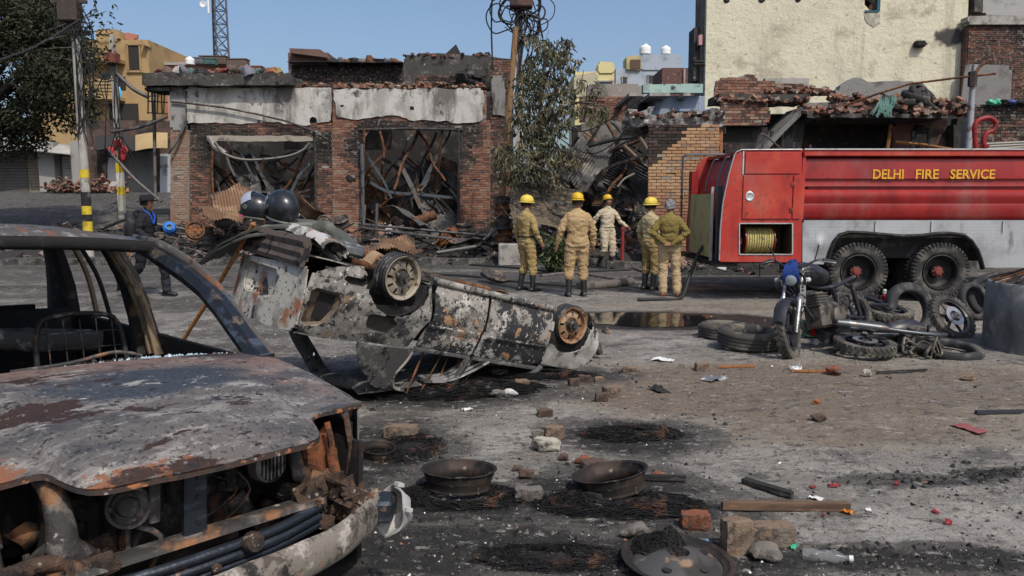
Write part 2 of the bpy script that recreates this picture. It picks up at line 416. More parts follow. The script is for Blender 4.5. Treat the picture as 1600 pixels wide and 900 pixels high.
inner = mat('charred_interior', (.012, .011, .011), [layer((.06, .055, .05), 8, .55, .75), layer((.10, .05, .025), 6, .62, .74, w=3)], .9, bump=.005, bs=30)
frame_m = mat('burnt_front_frame', (.05, .046, .043), [layer((.22, .20, .18), 10, .5, .68, d=9, rg=.7), layer((.24, .12, .06), 8, .54, .66, w=2, d=8), layer((.012, .012, .013), 6, .55, .68, w=5), layer((.42, .39, .35), 24, .64, .72, w=6)], .75, .3, bump=.006, bs=35)
crust = mat('rust_crust', (.075, .048, .034), [layer((.17, .095, .06), 14, .52, .64, d=10, rg=.72), layer((.025, .021, .02), 9, .48, .60, w=2, d=10, rg=.7), layer((.30, .26, .21), 30, .60, .67, w=4, d=8), layer((.24, .10, .045), 6, .60, .68, d=8, w=7)], .9, .1, bump=.02, bs=28, bd=10)
bumper_m = mat('blistered_bumper', (.17, .15, .125), [layer((.33, .30, .265), 7, .53, .60, d=10, w=1, rg=.7), layer((.075, .06, .05), 11, .50, .56, d=10, w=2, rg=.72), layer((.02, .019, .019), 5, .54, .60, w=3, d=10, rg=.72), layer((.26, .14, .08), 10, .6, .7, w=5)], .85, bump=.006, bs=50)
blue_steel = mat('heat_blued_steel', (.03, .036, .046), [layer((.10, .12, .15), 7, .5, .7, st=(3, .6, 3)), layer((.25, .17, .12), 9, .60, .7, w=2)], .38, .6, bump=.003, bs=40, spec=.5)
tanm = mat('scorched_trim', (.16, .115, .07), [layer((.05, .04, .03), 5, .5, .65, st=(3, 3, .6)), layer((.24, .18, .11), 8, .55, .7, w=2)], .9, bump=.003, bs=40)
grey_plastic = mat('melted_grey_plastic', (.40, .39, .37), [layer((.17, .16, .15), 8, .47, .62, d=8), layer((.06, .06, .06), 14, .62, .7, w=2)], .6, bump=.003, bs=30)
FGR = Matrix.Rotation(-.736, 3, 'Z') @ Matrix.Rotation(-.0007, 3, 'Y') @ Matrix.Rotation(-.0527, 3, 'X')
fg = thing('burnt_hatchback', 'burnt-out car shell with ash-grey buckled bonnet and no glass or headlights', 'car', (-1.4222, 2.7168, .0246), FGR)
ys = [-.70, -.56, -.44, -.37, -.2, 0, .2, .37, .44, .56, .70]
xe = [.44, .47, .49, .63, .67, .685, .67, .63, .49, .47, .44]
ze = [.80, .815, .825, .80, .805, .81, .81, .81, .855, .86, .855]
rows = []
for t, zc, zs in ((0, .99, .96), (.22, .985, .957), (.45, .96, .938), (.68, .922, .908), (.88, .873, .875)):
    rows.append([(-.32 + t * (x + .32) - .05 * (y / .7) ** 2 * (1 - t), y, zs + (zc - zs) * (1 - (y / .7) ** 2)) for x, y in zip(xe, ys)])
rows.append([(x, y, z + .012) for x, y, z in zip(xe, ys, ze)])
g = patch(rows, 5, 7)
for i, r in enumerate(g):
    for p in r:
        k = sstep(-.34, -.1, p.x) * (1 - sstep(.48, .62, p.x) * .6)
        p.z += k * (.016 * nz(p.x * 3.2, p.y * 2.2, 4) + .010 * abs(nz(p.x * 6, p.y * 3, 2)) + .004 * nz(p.x * 16, p.y * 12, 5)) - .018 * k * blob(p.x, p.y, .25, -.15, .2, .3)
lip = [[g[-1][j], g[-1][j] + Vector((.003, 0, -.010)), g[-1][j] + Vector((-.02, 0, -.014))] for j in range(len(g[0]))]
hood = MB().sheet(g, .007).build('bonnet', ash_paint, fg, smooth=50)
for nm, fn in (('warm', lambda p: .75 * sstep(.05, -.3, p.x) + .5 * blob(p.x, p.y, .1, .55, .4, .25)), ('blue', lambda p: .75 * blob(p.x, p.y, .05, .05, .2, .5)), ('edge', lambda p: .46 * sstep(.50, .64, p.x) * sstep(.45, -.4, p.y) + .5 * sstep(-.42, -.5, p.y) * sstep(.3, .45, p.x))):
    hood.data.attributes.new(nm, 'FLOAT', 'POINT').data.foreach_set('value', [fn(v.co) for v in hood.data.vertices])
MB().sheet([[lip[j][k] for j in range(len(lip))] for k in range(3)], .004).build('bonnet_lip', edge_rust, hood, smooth=40)
# fenders
for s in (1, -1):
    out = [(.46, .845), (.50, .64), (.43, .60), (.34, .58)] + [(.31 * math.cos(a), .24 + .33 * math.sin(a)) for a in [PI * k / 12 for k in range(1, 12)]] + [(-.36, .25), (-.36, .93), (0, .925)]
    mb = MB(); panel(mb, out, lambda a, b: (a, s * (.705 + .03 * math.sin((b - .3) * 3) - .10 * sstep(.3, .55, a)), b), .04, .006 * s)
    fe = mb.build('fender', ash_paint, fg, smooth=50)
    MB().tube([(.20, s * .68, .86), (.40, s * .64, .855), (.475, s * .60, .845), (.495, s * .615, .72), (.47, s * .62, .60), (.30, s * .63, .56)], .012, 6).build('fender_edge', crust, fe, smooth=60)
    mb = MB(); mb.box((.22, s * .50, .70), (.02, .34, .36), val=0); mb.box((.35, s * .40, .64), (.22, .012, .26)); mb.box((.34, s * .63, .66), (.26, .012, .3))
    mb.build('headlight_well', inner, fg)
# engine bay: dark walls, engine, belts, radiator support
mb = MB(); mb.box((-.30, 0, .62), (.03, 1.3, .62)); mb.box((.15, 0, .26), (.9, 1.25, .03)); mb.box((.15, .62, .5), (.8, .02, .5)); mb.box((.15, -.62, .5), (.8, .02, .5))
mb.build('engine_bay', inner, fg)
mb = MB(); mb.bbox((.02, .05, .56), (.36, .5, .34), .03); mb.bbox((.05, .1, .78), (.2, .42, .10), .02); mb.bbox((.1, -.3, .5), (.3, .22, .3), .03)
for k in range(4): mb.tube([(.2, -.1 + k * .11, .76), (.27, -.1 + k * .11, .72), (.3, -.1 + k * .11, .6)], .022, 8)
mb.build('engine', frame_m, fg, smooth=40)
mb = MB(); rr = random.Random(5)
for k in range(26):
    y0 = rr.uniform(-.6, .6); z0 = rr.uniform(.5, .82); x0 = rr.uniform(.1, .45)
    mb.tube(spline([(x0, y0, z0), (x0 + rr.uniform(0, .1), y0 + rr.uniform(-.12, .12), z0 - rr.uniform(.02, .1)), (x0 + rr.uniform(0, .12), y0 + rr.uniform(-.2, .2), z0 - rr.uniform(.1, .25))], 4), rr.choice((.004, .006, .010, .014)), 5)
for k in range(30): mb.rock((rr.uniform(.05, .42), rr.uniform(-.62, .62), rr.uniform(.40, .72)), [rr.uniform(.04, .12) for _ in range(3)], k, rough=.4)
mb.build('burnt_wiring', frame_m, fg, smooth=60, kind='stuff')
def disc(mb, c, r, th, ax=(1, 0, -.05), rings=((1, 0), (.97, 1), (.82, 1), (.8, .3), (.45, .3), (.42, .9), (.2, 1), (0, 1)), seg=28):
    M = Matrix.Translation(Vector(c)) @ Vector(ax).to_track_quat('Z', 'Y').to_matrix().to_4x4()
    mb.lathe([(r * a, th * b) for a, b in rings], seg, M)
mb = MB(); disc(mb, (.50, -.21, .69), .066, .03, (.9, -.45, .35)); disc(mb, (.46, -.20, .68), .04, .06, (.9, -.45, .35)); mb.build('fan_pulley', grey_plastic if False else frame_m, fg, smooth=40)
mb = MB(); disc(mb, (.52, .245, .735), .062, .03, (1, .1, .05), ((1, -1), (1, .6), (.86, 1), (.82, .2), (0, .2)))
for k in range(7): mb.box((.533, .245 - .042 + k * .014, .735), (.02, .006, .10 * math.sqrt(1 - ((k - 3) / 4.2) ** 2)))
mb.build('horn', mat('horn_metal', (.2, .19, .18), [layer((.05, .05, .05), 20, .5, .6)], .5, .7), fg, smooth=30)
mb = MB(); M = Matrix.Translation((.50, -.30, .50)) @ Euler((0, math.radians(-38), 0)).to_matrix().to_4x4()
panel(mb, [(-.10, 0), (.10, 0), (.10, .40), (.02, .44), (-.10, .30)], lambda a, b: tuple(M @ Vector((a, b, .01 * math.sin(b * 9)))), .04, .005)
mb.build('undertray_plate', charred(), fg)
# vertical supports and cross members
def strap(pts, w, th, up=(1, 0, 0)): return MB().tube(spline(pts, 6), w, 4, flat=th / w, up=up)
MB().tube(spline([(.42, -.43, .815), (.47, -.41, .77), (.50, -.40, .69), (.51, -.395, .62), (.50, -.36, .57), (.53, -.33, .53)], 6), [.028 + .001 * i for i in range(31)], 8).build('headlight_bracket', frame_m, fg, smooth=50)
MB().tube(spline([(.46, .355, .79), (.50, .36, .74), (.52, .37, .68), (.52, .42, .645), (.50, .5, .62)], 6), [.026] * 12 + [.032] * 13, 8).build('headlight_bracket', frame_m, fg, smooth=50)
mb = MB(); mb.bbox((.56, -.035, .675), (.03, .075, .26), .006); mb.bbox((.545, -.035, .80), (.05, .11, .035), .006)
for z in (.62, .70, .76): mb.lathe([(.008, 0), (.008, .006), (0, .006)], 8, Matrix.Translation((.575, -.03, z)) @ Matrix.Rotation(PI / 2, 4, 'Y'))
mb.build('bonnet_latch_support', blue_steel, fg, smooth=30)
mb = MB(); mb.bbox((.55, -.155, .72), (.012, .035, .16), .004); mb.build('latch_strap', frame_m, fg)
mb = MB()
for dz, r in ((0, .017), (-.034, .017), (-.064, .013)):
    mb.tube(spline([(.60, -.42, .515 + dz), (.645, -.2, .528 + dz), (.655, 0, .54 + dz), (.645, .2, .55 + dz), (.60, .40, .565 + dz)], 7), r, 8)
mb.build('cross_member', blue_steel, fg, smooth=50)
mb = MB(); mb.sheet(patch([[(.615, y, .535 + .06 * (y + .4) * .5 + .02) for y in (-.45, -.2, 0, .2, .42)], [(.60, y, .55 + .06 * (y + .4) * .5 + .02) for y in (-.45, -.2, 0, .2, .42)], [(.53, y, .548 + .06 * (y + .4) * .5 + .02) for y in (-.45, -.2, 0, .2, .42)]], 5, 2), .006)
mb.build('radiator_shelf', frame_m, fg, smooth=50)
# rusted lumps: towing brackets and frame ends
def lump(mb, c, d, seed, n=10, r=None):
    q = random.Random(seed)
    for k in range(n * 2):
        p = [c[i] + q.uniform(-.5, .5) * d[i] for i in range(3)]
        if k % 3 == 0: mb.rock(p, [d[i] * q.uniform(.15, .42) for i in range(3)], k + seed, rot=(q.uniform(0, 3), q.uniform(0, 3), 0), rough=.45, sub=2)
        elif k % 3 == 1: mb.box(p, (d[0] * q.uniform(.3, .8), d[1] * q.uniform(.2, .6), .008), (q.uniform(-1, 1), q.uniform(-1, 1), q.uniform(-.5, .5)), jit=.008)
        else: mb.box(p, (.008, d[1] * q.uniform(.3, .7), d[2] * q.uniform(.4, .9)), (q.uniform(-.4, .4), q.uniform(-.3, .3), q.uniform(-.6, .6)), jit=.008)
mb = MB(); lump(mb, (.50, -.52, .46), (.22, .38, .16), 3, 16); lump(mb, (.55, -.36, .52), (.12, .14, .12), 8, 8)
mb.tube(spline([(.47, -.72, .60), (.52, -.58, .585), (.54, -.46, .60), (.53, -.37, .57)], 5), .024, 8); mb.build('frame_end', crust, fg, smooth=60)
mb = MB(); lump(mb, (.53, .45, .60), (.14, .18, .10), 5, 14); lump(mb, (.52, .50, .54), (.12, .2, .10), 11, 12)
for k in range(3): mb.tube([(.55, .36, .635 - .022 * k), (.55, .52, .645 - .022 * k)], .009, 6)
mb.build('frame_end', crust, fg, smooth=60)
mb = MB(); mb.sheet(patch([[(.38, .44, .80), (.40, .46, .70), (.42, .46, .60)], [(.42, .50, .78), (.45, .505, .69), (.47, .51, .58)], [(.40, .56, .80), (.44, .55, .70), (.46, .56, .6)]], 4, 4), .006)
mb.tube(spline([(.475, .515, .83), (.50, .52, .76), (.49, .53, .70), (.515, .535, .62)], 5), [.012] * 8 + [.022] * 8, 6); mb.build('rusted_strut', mat('orange_rust', (.17, .06, .025), [layer((.05, .025, .018), 10, .46, .58, d=9, rg=.7), layer((.26, .10, .04), 18, .58, .66, w=3, d=8)], .9, bump=.012, bs=30), fg, smooth=60)
for (y, z, x) in ((-.50, .60, .56), (-.40, .50, .60), (.41, .64, .575), (.39, .58, .60), (-.18, .49, .66), (-.02, .495, .67)):
    MB().lathe([(.017, 0), (.017, .012), (.009, .014), (.009, .022), (0, .022)], 6, Matrix.Translation((x, y, z)) @ Matrix.Rotation(PI / 2, 4, 'Y')).build('bolt', crust, fg)
MB().lathe([(.0, .03), (.03, .026), (.036, 0), (.02, -.02), (0, -.02)], 14, Matrix.Translation((.675, .10, .545)) @ Matrix.Rotation(1.3, 4, 'Y')).build('tow_eye', crust, fg, smooth=60)
# bumper beam, sooty white
bp = spline([(.52, -.76, .425), (.66, -.55, .43), (.735, -.2, .435), (.745, .1, .44), (.71, .4, .455), (.63, .60, .475), (.585, .68, .48)], 8)
mb = MB(); g = []
for k in range(11):
    a = -PI / 2 + PI * k / 10
    g.append([p + Vector((.035 * math.cos(a) - .02, .0, .062 * math.sin(a))) + Vector((.006 * nz(p.y * 6, k * .3, 2), 0, .006 * nz(p.y * 7, k * .4, 8))) for p in bp])
mb.sheet(list(reversed(g)), .006); bo = mb.build('bumper', bumper_m, fg, smooth=60)
mb = MB(); mb.bbox((.59, .71, .485), (.07, .14, .085), .012, rot=(0, 0, .75)); mb.build('bumper_end', blue_steel, bo, smooth=30)
bw = FGR.inverted() @ Vector((-.72, -.62, .32)); M = Matrix.Translation((.60, .745, .468)) @ bw.to_track_quat('Z', 'Y').to_matrix().to_4x4() @ Matrix.Scale(.86, 4)
mb = MB(); mb.lathe([(.0, -.075), (.045, -.07), (.08, -.045), (.098, -.01), (.112, .012), (.115, .02), (.108, .022), (.098, .012), (.085, -.008), (.06, -.045), (0, -.06)], 30, M, wob=lambda r, z, a: (r * (1 + .05 * math.sin(3 * a) + .03 * math.sin(7 * a)), z + .012 * math.sin(2 * a) + .006 * math.sin(5 * a)))
for a in (.3, 1.5, 2.9): mb.box(M @ Vector((.118 * math.cos(a), .118 * math.sin(a), .012)), (.03, .014, .03), M.to_3x3().to_euler())
mb.tube([M @ Vector((-.09, -.06, .0)), M @ Vector((-.16, -.075, -.01)), M @ Vector((-.165, -.03, -.01)), M @ Vector((-.10, -.01, 0))], .007, 5)
mb.build('melted_lamp_bowl', grey_plastic, bo, smooth=50)
# cowl strip with glass crumbs
mb = MB(); rr = random.Random(9)
mb.sheet(patch([[(-.31, y, .985 - .03 * (y / .7) ** 2) for y in (-.7, -.35, 0, .35, .7)], [(-.37, y, .965 - .03 * (y / .7) ** 2) for y in (-.7, -.35, 0, .35, .7)], [(-.44, y, .955 - .03 * (y / .7) ** 2) for y in (-.7, -.35, 0, .35, .7)]], 4, 3), .008)
for k in range(60): y = rr.uniform(-.66, .66); mb.rock((-.33 - rr.random() * .07, y, .985 - .03 * (y / .7) ** 2), [rr.uniform(.01, .04) for _ in range(3)], k)
mb.tube(spline([(-.34, -.3, .99), (-.35, -.1, 1.0), (-.36, .05, 1.025), (-.36, .12, 1.02), (-.37, .18, 1.0)], 5), .008, 6)
mb.build('cowl', frame_m, fg)
mb = MB()
for k in range(140): y = rr.gauss(.3, .2); mb.rock((-.325 - rr.random() * .06, y, .99 - .03 * (y / .7) ** 2), [rr.uniform(.006, .022) for _ in range(3)], k)
mb.build('glass_crumbs', mat('broken_glass', (.30, .40, .45), (), .25, spec=.6), fg, kind='stuff')
# pillars and roof
def pillar(name, a, b, c, w0, w1, m=inner, th=.5, par=fg, up=(0, 1, 0)):
    P = spline([a, b, c], 7); n = len(P)
    return MB().tube(P, [w0 + (w1 - w0) * i / (n - 1) + .006 * nz(i * .8, w0 * 50) for i in range(n)], 6, flat=th, up=up).build(name, m, par, smooth=35)
for s in (1, -1):
    p = pillar('windscreen_pillar', (-.26, s * .67, .93), (-.70, s * .615, 1.235), (-1.20, s * .53, 1.42), .062, .042, blue_steel, .8, up=(.5, 0, .8))
    pp = spline([(-.25, s * .705, .955), (-.70, s * .645, 1.275), (-1.05, s * .575, 1.425), (-1.35, s * .545, 1.462)], 8)
    MB().tube(pp, [.030 - .0003 * i + .004 * nz(i * .5, 3) for i in range(len(pp))], 7, flat=.7).build('gutter_rail', roof_m, p, smooth=60)
    pillar('door_pillar', (-1.78, s * .555, 1.44), (-1.66, s * .65, 1.18), (-1.52, s * .70, .80), .055, .085, inner, .45)
    for dx, m in ((.10, tanm), (.035, tanm)):
        pillar('pillar_trim', (-1.73 + dx, s * .535, 1.40), (-1.60 + dx * 1.1, s * .63, 1.14), (-1.47 + dx * 1.2, s * .675, .82), .017, .026, m, .6)
    pillar('rear_pillar', (-2.62, s * .53, 1.42), (-2.72, s * .62, 1.15), (-2.82, s * .68, .80), .12, .22, inner, .35, up=(1, 0, 0))
    for a, b, w in (((-2.30, .545, 1.41), (-2.27, .69, .93), .016), ((-2.18, .545, 1.41), (-2.05, .69, .93), .013)):
        P = [(a[0], s * a[1], a[2]), ((a[0] + b[0]) / 2, s * .635, 1.2), (b[0], s * b[1], b[2])]
        MB().tube(spline(P, 5), w, 6).build('window_frame', inner if w < .015 else tanm, fg, smooth=60)
    MB().tube(spline([(-1.15, s * .53, 1.415), (-1.8, s * .55, 1.43), (-2.6, s * .53, 1.41)], 6), .03, 6).build('roof_rail', inner, fg, smooth=60)
    out = [(-.34, .25), (-1.95, .25)] + [(-2.3 + .31 * math.cos(a), .24 + .33 * math.sin(a)) for a in [PI * k / 10 for k in range(0, 11)]] + [(-2.95, .30), (-2.95, .90), (-2.6, .93), (-.34, .93)]
    mb = MB(); panel(mb, out, lambda a, b: (a, s * (.73 - .05 * ((b - .55) / .4) ** 2 - .06 * sstep(-2.5, -3, a)), b), .06, .02 * s); mb.build('side_body', inner, fg, smooth=50)
rp = []
for x, zc, zs, hw in ((-1.10, 1.455, 1.425, .555), (-1.2, 1.485, 1.445, .57), (-1.6, 1.515, 1.462, .585), (-2.1, 1.50, 1.455, .58), (-2.55, 1.47, 1.43, .56), (-2.72, 1.44, 1.40, .54)):
    rp.append([(x, y * hw, zs + (zc - zs) * (1 - y * y)) for y in (-1, -.7, -.35, 0, .35, .7, 1)])
g = patch(rp, 5, 6)
for r in g:
    for p in r: p.z += .012 * nz(p.x * 4, p.y * 4, 6) + .005 * nz(p.x * 12, p.y * 12)
ro = MB().sheet(g, .012).build('roof', roof_m, fg, smooth=60)
MB().tube(spline([(-1.12, -.55, 1.42), (-1.10, -.28, 1.435), (-1.09, 0, 1.44), (-1.10, .28, 1.435), (-1.12, .55, 1.42)], 6), .034, 8, flat=.7).build('windscreen_header', inner, ro, smooth=60)
MB().tube([(-2.7, -.54, 1.40), (-2.72, 0, 1.42), (-2.7, .54, 1.40)], .04, 8).build('hatch_header', inner, ro, smooth=60)
# floor, back panel, burnt seats
mb = MB(); mb.box((-1.6, 0, .26), (2.7, 1.36, .04)); mb.build('floor_pan', inner, fg)
mb = MB(); mb.box((-2.92, 0, .58), (.05, 1.3, .60)); mb.box((-2.93, -.1, .93), (.05, 1.25, .07)); mb.build('tailgate', inner, fg)
seat_m = mat('burnt_seat_frame', (.03, .028, .027), [layer((.16, .14, .13), 14, .52, .66), layer((.12, .07, .035), 10, .6, .7, w=2)], .8, .3, bump=.004)
for (x, y) in ((-1.35, .34), (-1.35, -.34)):
    mb = MB(); w = .22
    mb.tube(spline([(x, y - w, .45), (x - .12, y - w, .75), (x - .2, y - w * .9, .98), (x - .21, y - w * .5, 1.04), (x - .21, y + w * .5, 1.04), (x - .2, y + w * .9, .98), (x - .12, y + w, .75), (x, y + w, .45)], 5), .014, 6)
    for k in range(6): z = .55 + k * .08; mb.tube([(x - .05 - k * .03, y - w, z), (x - .05 - k * .03, y + w, z)], .004, 4)
    for k in range(5): mb.tube([(x - .03, y - .16 + .08 * k, .5), (x - .2, y - .16 + .08 * k, 1.02)], .004, 4)
    mb.box((x + .2, y, .42), (.46, .44, .06)); so = mb.build('seat_frame', seat_m, fg, smooth=60)
    mb = MB(); 
    for k in range(14): mb.rock((x + rr.uniform(-.1, .3), y + rr.uniform(-.2, .2), .48 + rr.uniform(0, .08)), [rr.uniform(.06, .16) for _ in range(3)], k, rough=.4)
    mb.build('seat_springs', seat_m, so, smooth=60)
mb = MB(); mb.tube(spline([(-2.1, -.35, .84), (-2.05, 0, .87), (-1.98, .3, .86), (-1.9, .58, .84)], 8), [.065 + .012 * nz(i * .9, 2) for i in range(25)], 10); mb.build('rear_seat_roll', mat('ashen_seat', (.08, .075, .07), [layer((.35, .33, .31), 9, .55, .68), layer((.015, .015, .015), 7, .55, .65, w=3)], .9, bump=.01), fg, smooth=60)
mb = MB(); mb.sheet(patch([[(-2.30, y, .3) for y in (-.6, -.2, .2, .6)], [(-2.38, y, .7) for y in (-.6, -.2, .2, .6)], [(-2.52, y, .98) for y in (-.6, -.2, .2, .6)]], 4, 4), .05); mb.build('rear_seat_back', inner, fg, smooth=60)
mb = MB(); mb.tube([(-.62 + .02 * math.sin(a), .34 + .17 * math.cos(a), .93 + .155 * math.sin(a)) for a in [2 * PI * k / 22 for k in range(22)]], .010, 6, closed=True); mb.tube([(-.62, .34, .93), (-.36, .34, .80)], .016, 6)
for a in (0, 2.1, 4.2): mb.tube([(-.62, .34, .93), (-.62 + .02 * math.sin(a), .34 + .17 * math.cos(a), .93 + .155 * math.sin(a))], .007, 5)
# the steering gear lies below the cowl line in the fire-collapsed dashboard
so = mb.build('steering_wheel', seat_m, fg, smooth=60, loc=(0, 0, -.16))
mb = MB(); mb.bbox((-.46, 0, .76), (.16, 1.28, .26), .03); mb.build('dashboard', inner, fg)
mb = MB(); mb.tube(spline([(-1.66, .62, 1.20), (-1.64, .66, 1.16), (-1.62, .62, 1.13)], 4), .014, 6); mb.box((-1.64, .64, 1.16), (.05, .03, .05)); mb.build('belt_anchor', seat_m, fg)
def rim_profile(r, w): return [(r * .62, w * .22), (r * .70, w * .30), (r * .86, w * .36), (r * .90, w * .5), (r, w * .5), (r, w * .46), (r * .93, w * .44), (r * .90, w * .25), (r * .80, w * .1), (r * .80, -w * .1), (r * .90, -w * .25), (r * .93, -w * .44), (r, -w * .46), (r, -w * .5), (r * .88, -w * .5), (r * .76, -w * .1)]
def rim(mb, r, w, M, holes=8, seg=32, hub=True):
    # steel wheel: barrel with flanges, dished disc with hand holes, hub with nuts
    mb.lathe([(r * k, z * w) for k, z in ((1, .5), (1.0, .455), (.93, .44), (.90, .26), (.82, .12), (.82, -.12), (.90, -.26), (.93, -.44), (1, -.455), (1, -.5), (.97, -.5), (.87, -.40), (.86, -.25), (.78, -.1), (.78, .12), (.86, .26), (.87, .42), (.97, .5), (1, .5))], seg, M)
    n = holes * 4; ro_, ri_ = r * .76, r * .52; zo, zi = w * .24, w * .34
    if hub:
        prof = [(r * .80, w * .16), (ro_, zo)]; mb.lathe(prof, n, M); mb.lathe([(ri_, zi), (r * .42, w * .33), (r * .36, w * .20), (r * .17, w * .20), (r * .15, w * .36), (0, w * .38)], n, M)
        vs, fs = [], []
        for k in range(n):
            a = 2 * PI * k / n
            vs += [M @ Vector((ro_ * math.cos(a), ro_ * math.sin(a), zo)), M @ Vector((ri_ * math.cos(a), ri_ * math.sin(a), zi))]
        for k in range(n):
            if k % 4 != 0: l = (k + 1) % n; fs.append((2 * k, 2 * l, 2 * l + 1, 2 * k + 1))
        # hand holes keep a rounded edge: fill a third of the gap towards the hub
        mb.add(vs, fs)
        for k in range(5):
            a = 2 * PI * k / 5; mb.lathe([(r * .045, 0), (r * .045, w * .07), (0, w * .07)], 6, M @ Matrix.Translation((r * .27 * math.cos(a), r * .27 * math.sin(a), w * .20)))
wheel_m = mat('burnt_wheel_rim', (.07, .06, .052), [layer((.21, .185, .155), 9, .5, .66), layer((.20, .095, .045), 7, .54, .66, w=3), layer((.02, .02, .02), 12, .56, .64, w=5)], .75, .3, bump=.003, bs=60)
for (x, y) in ((0, .60), (0, -.60), (-2.3, .60), (-2.3, -.60)):
    mb = MB(); rim(mb, .185, .15, Matrix.Rotation(-PI / 2 if y > 0 else PI / 2, 4, 'X')); mb.build('wheel_rim', wheel_m, fg, smooth=35, loc=(x, y, .165 + (.032 * (1 if y > 0 else -1))))
# ------------------------------------------------------------------ overturned burnt sedan
OVS = .84
OVR = Matrix.Rotation(.7005, 3, 'Z') @ Matrix.Rotation(.2608, 3, 'Y') @ Matrix.Rotation(3.2002, 3, 'X')
OVP = Vector((.2308, 7.8715, .7772))
ov = thing('overturned_sedan', 'burnt white sedan lying upside down on its roof with rear end raised', 'car', OVP, OVR)
def ovw(p): return OVR @ (Vector(p) * OVS) + OVP
def ovz(x, y, wz):
    a = ovw((x, y, 0)).z; b = ovw((x, y, 1)).z; return (wz - a) / (b - a)
def C(p): return Vector(p) * OVS
flake = mat('blistered_white_paint', (.27, .25, .22), [
    layer((.47, .45, .41), 4, .52, .60, d=11, w=1, rg=.68), layer((.13, .115, .10), 9, .50, .58, d=11, w=8, rg=.74), layer((.030, .030, .033), 3.6, .495, .525, d=12, w=2, rg=.7), layer((.025, .025, .027), 13, .565, .60, d=8, w=3, rg=.65),
    layer((.34, .20, .11), 6, .60, .66, d=8, w=4), layer((.55, .53, .50), 30, .62, .68, d=5, w=6), layer((.02, .02, .02), 45, .60, .66, d=4, w=7)], .8, bump=.004, bs=50)
flake_q = mat('scorched_grey_paint', (.19, .175, .155), [
    layer((.33, .31, .28), 5, .53, .63, d=11, w=1, rg=.7), layer((.05, .047, .045), 5, .50, .56, d=10, w=2, rg=.7), layer((.022, .021, .021), 16, .54, .585, d=9, w=3, rg=.7),
    layer((.25, .16, .09), 5, .60, .70, d=8, w=4, amt=.7), layer((.46, .44, .41), 32, .62, .68, d=5, w=6)], .85, bump=.004, bs=50)
boot_m = mat('boot_paint', (.40, .38, .33), [layer((.20, .18, .155), 4, .48, .60, d=11, rg=.7), layer((.25, .11, .06), 4, .54, .64, d=10, w=3), layer((.035, .035, .04), 4.2, .56, .60, d=9, w=5, rg=.65), layer((.02, .02, .02), 20, .60, .66, w=6)], .8, bump=.004, bs=40)
dark_m = mat('boot_soot', (.025, .026, .030), [layer((.12, .12, .12), 9, .6, .7, d=8)], .7, bump=.003)
pillar_m = mat('sooty_pillar', (.075, .073, .07), [layer((.22, .21, .20), 7, .53, .66, d=9, rg=.68), layer((.016, .016, .016), 11, .54, .61, d=9, w=2, rg=.7), layer((.4, .38, .35), 26, .64, .7, w=4)], .85, bump=.005, bs=40)
under_m = mat('burnt_underbody', (.06, .053, .047), [layer((.28, .25, .22), 4, .52, .66, d=9), layer((.20, .10, .05), 5, .54, .66, w=3, d=8), layer((.015, .015, .015), 8, .55, .63, w=5, d=8)], .85, .1, bump=.006, bs=30)
ribbed = mat('charred_beam_brown', (.085, .065, .055), [layer((.20, .15, .12), 7, .52, .66, d=9, st=(1, .4, 1)), layer((.02, .019, .019), 9, .54, .62, w=2, d=8)], .85, bump=.005, bs=40)
crumple = mat('pale_crumpled_metal', (.42, .40, .38), [layer((.10, .095, .09), 5, .5, .58, d=9), layer((.26, .16, .10), 6, .57, .68, w=3, d=8), layer((.03, .03, .03), 13, .58, .63, w=5)], .75, .1, bump=.008, bs=25)
def yb(x, z):
    # side surface: half width at x, z
    y = .80 - .10 * ((z - .52) / .4) ** 2 - .10 * sstep(.2, .75, x) - .07 * sstep(-2.7, -3.3, x)
    if z > .66: y -= .02
    return y
def arch(cx, cz, r, a0, a1, n=12): return [(cx + r * math.cos(a0 + (a1 - a0) * k / n), cz + r * math.sin(a0 + (a1 - a0) * k / n)) for k in range(n + 1)]
def side(name, poly, m, s, holes=(), res=.05):
    mb = MB(); panel(mb, poly, lambda a, b: C((a, s * (yb(a, b) + .008 * nz(a * 3, b * 4, s) + .004 * nz(a * 9, b * 9, s)), b)), res, -.012 * s, holes)
    return mb.build(name, m, ov, smooth=50)
ell = lambda x, z, a, b, n=12: [(x + a * math.cos(2 * PI * k / n), z + b * math.sin(2 * PI * k / n)) for k in range(n)]
rq = [(-2.00, .22), (-2.055, .28)] + list(reversed(arch(-2.37, .29, .36, .12, PI - .1))) [::-1] + [(-2.78, .24), (-3.02, .30), (-3.24, .40), (-3.27, .60), (-3.27, .92), (-3.0, .965), (-2.4, .94), (-2.06, .93), (-2.0, .72), (-1.95, .64), (-1.955, .5), (-2.0, .38)]
fuel = [(-2.62, .68), (-2.60, .82), (-2.30, .84), (-2.27, .72), (-2.36, .66), (-2.56, .655)]
tail = [(-3.22, .52), (-3.21, .86), (-3.12, .89), (-3.0, .84), (-2.93, .70), (-2.93, .54)]
slot = [(-2.95, .36), (-2.95, .43), (-2.72, .43), (-2.72, .36)]
rd = [(-1.26, .235), (-1.27, .90), (-1.98, .90), (-1.955, .71), (-1.915, .64), (-1.92, .5), (-1.96, .37), (-1.92, .235)]
fd = [(-.32, .235), (-.30, .60), (-.30, .86), (-.42, .90), (-1.23, .90), (-1.22, .235)]
ff = [(-.28, .24), (-.27, .86), (.1, .875), (.42, .85), (.56, .74), (.60, .52), (.50, .34), (.40, .32)] + arch(0, .36, .335, .1, PI - .15)
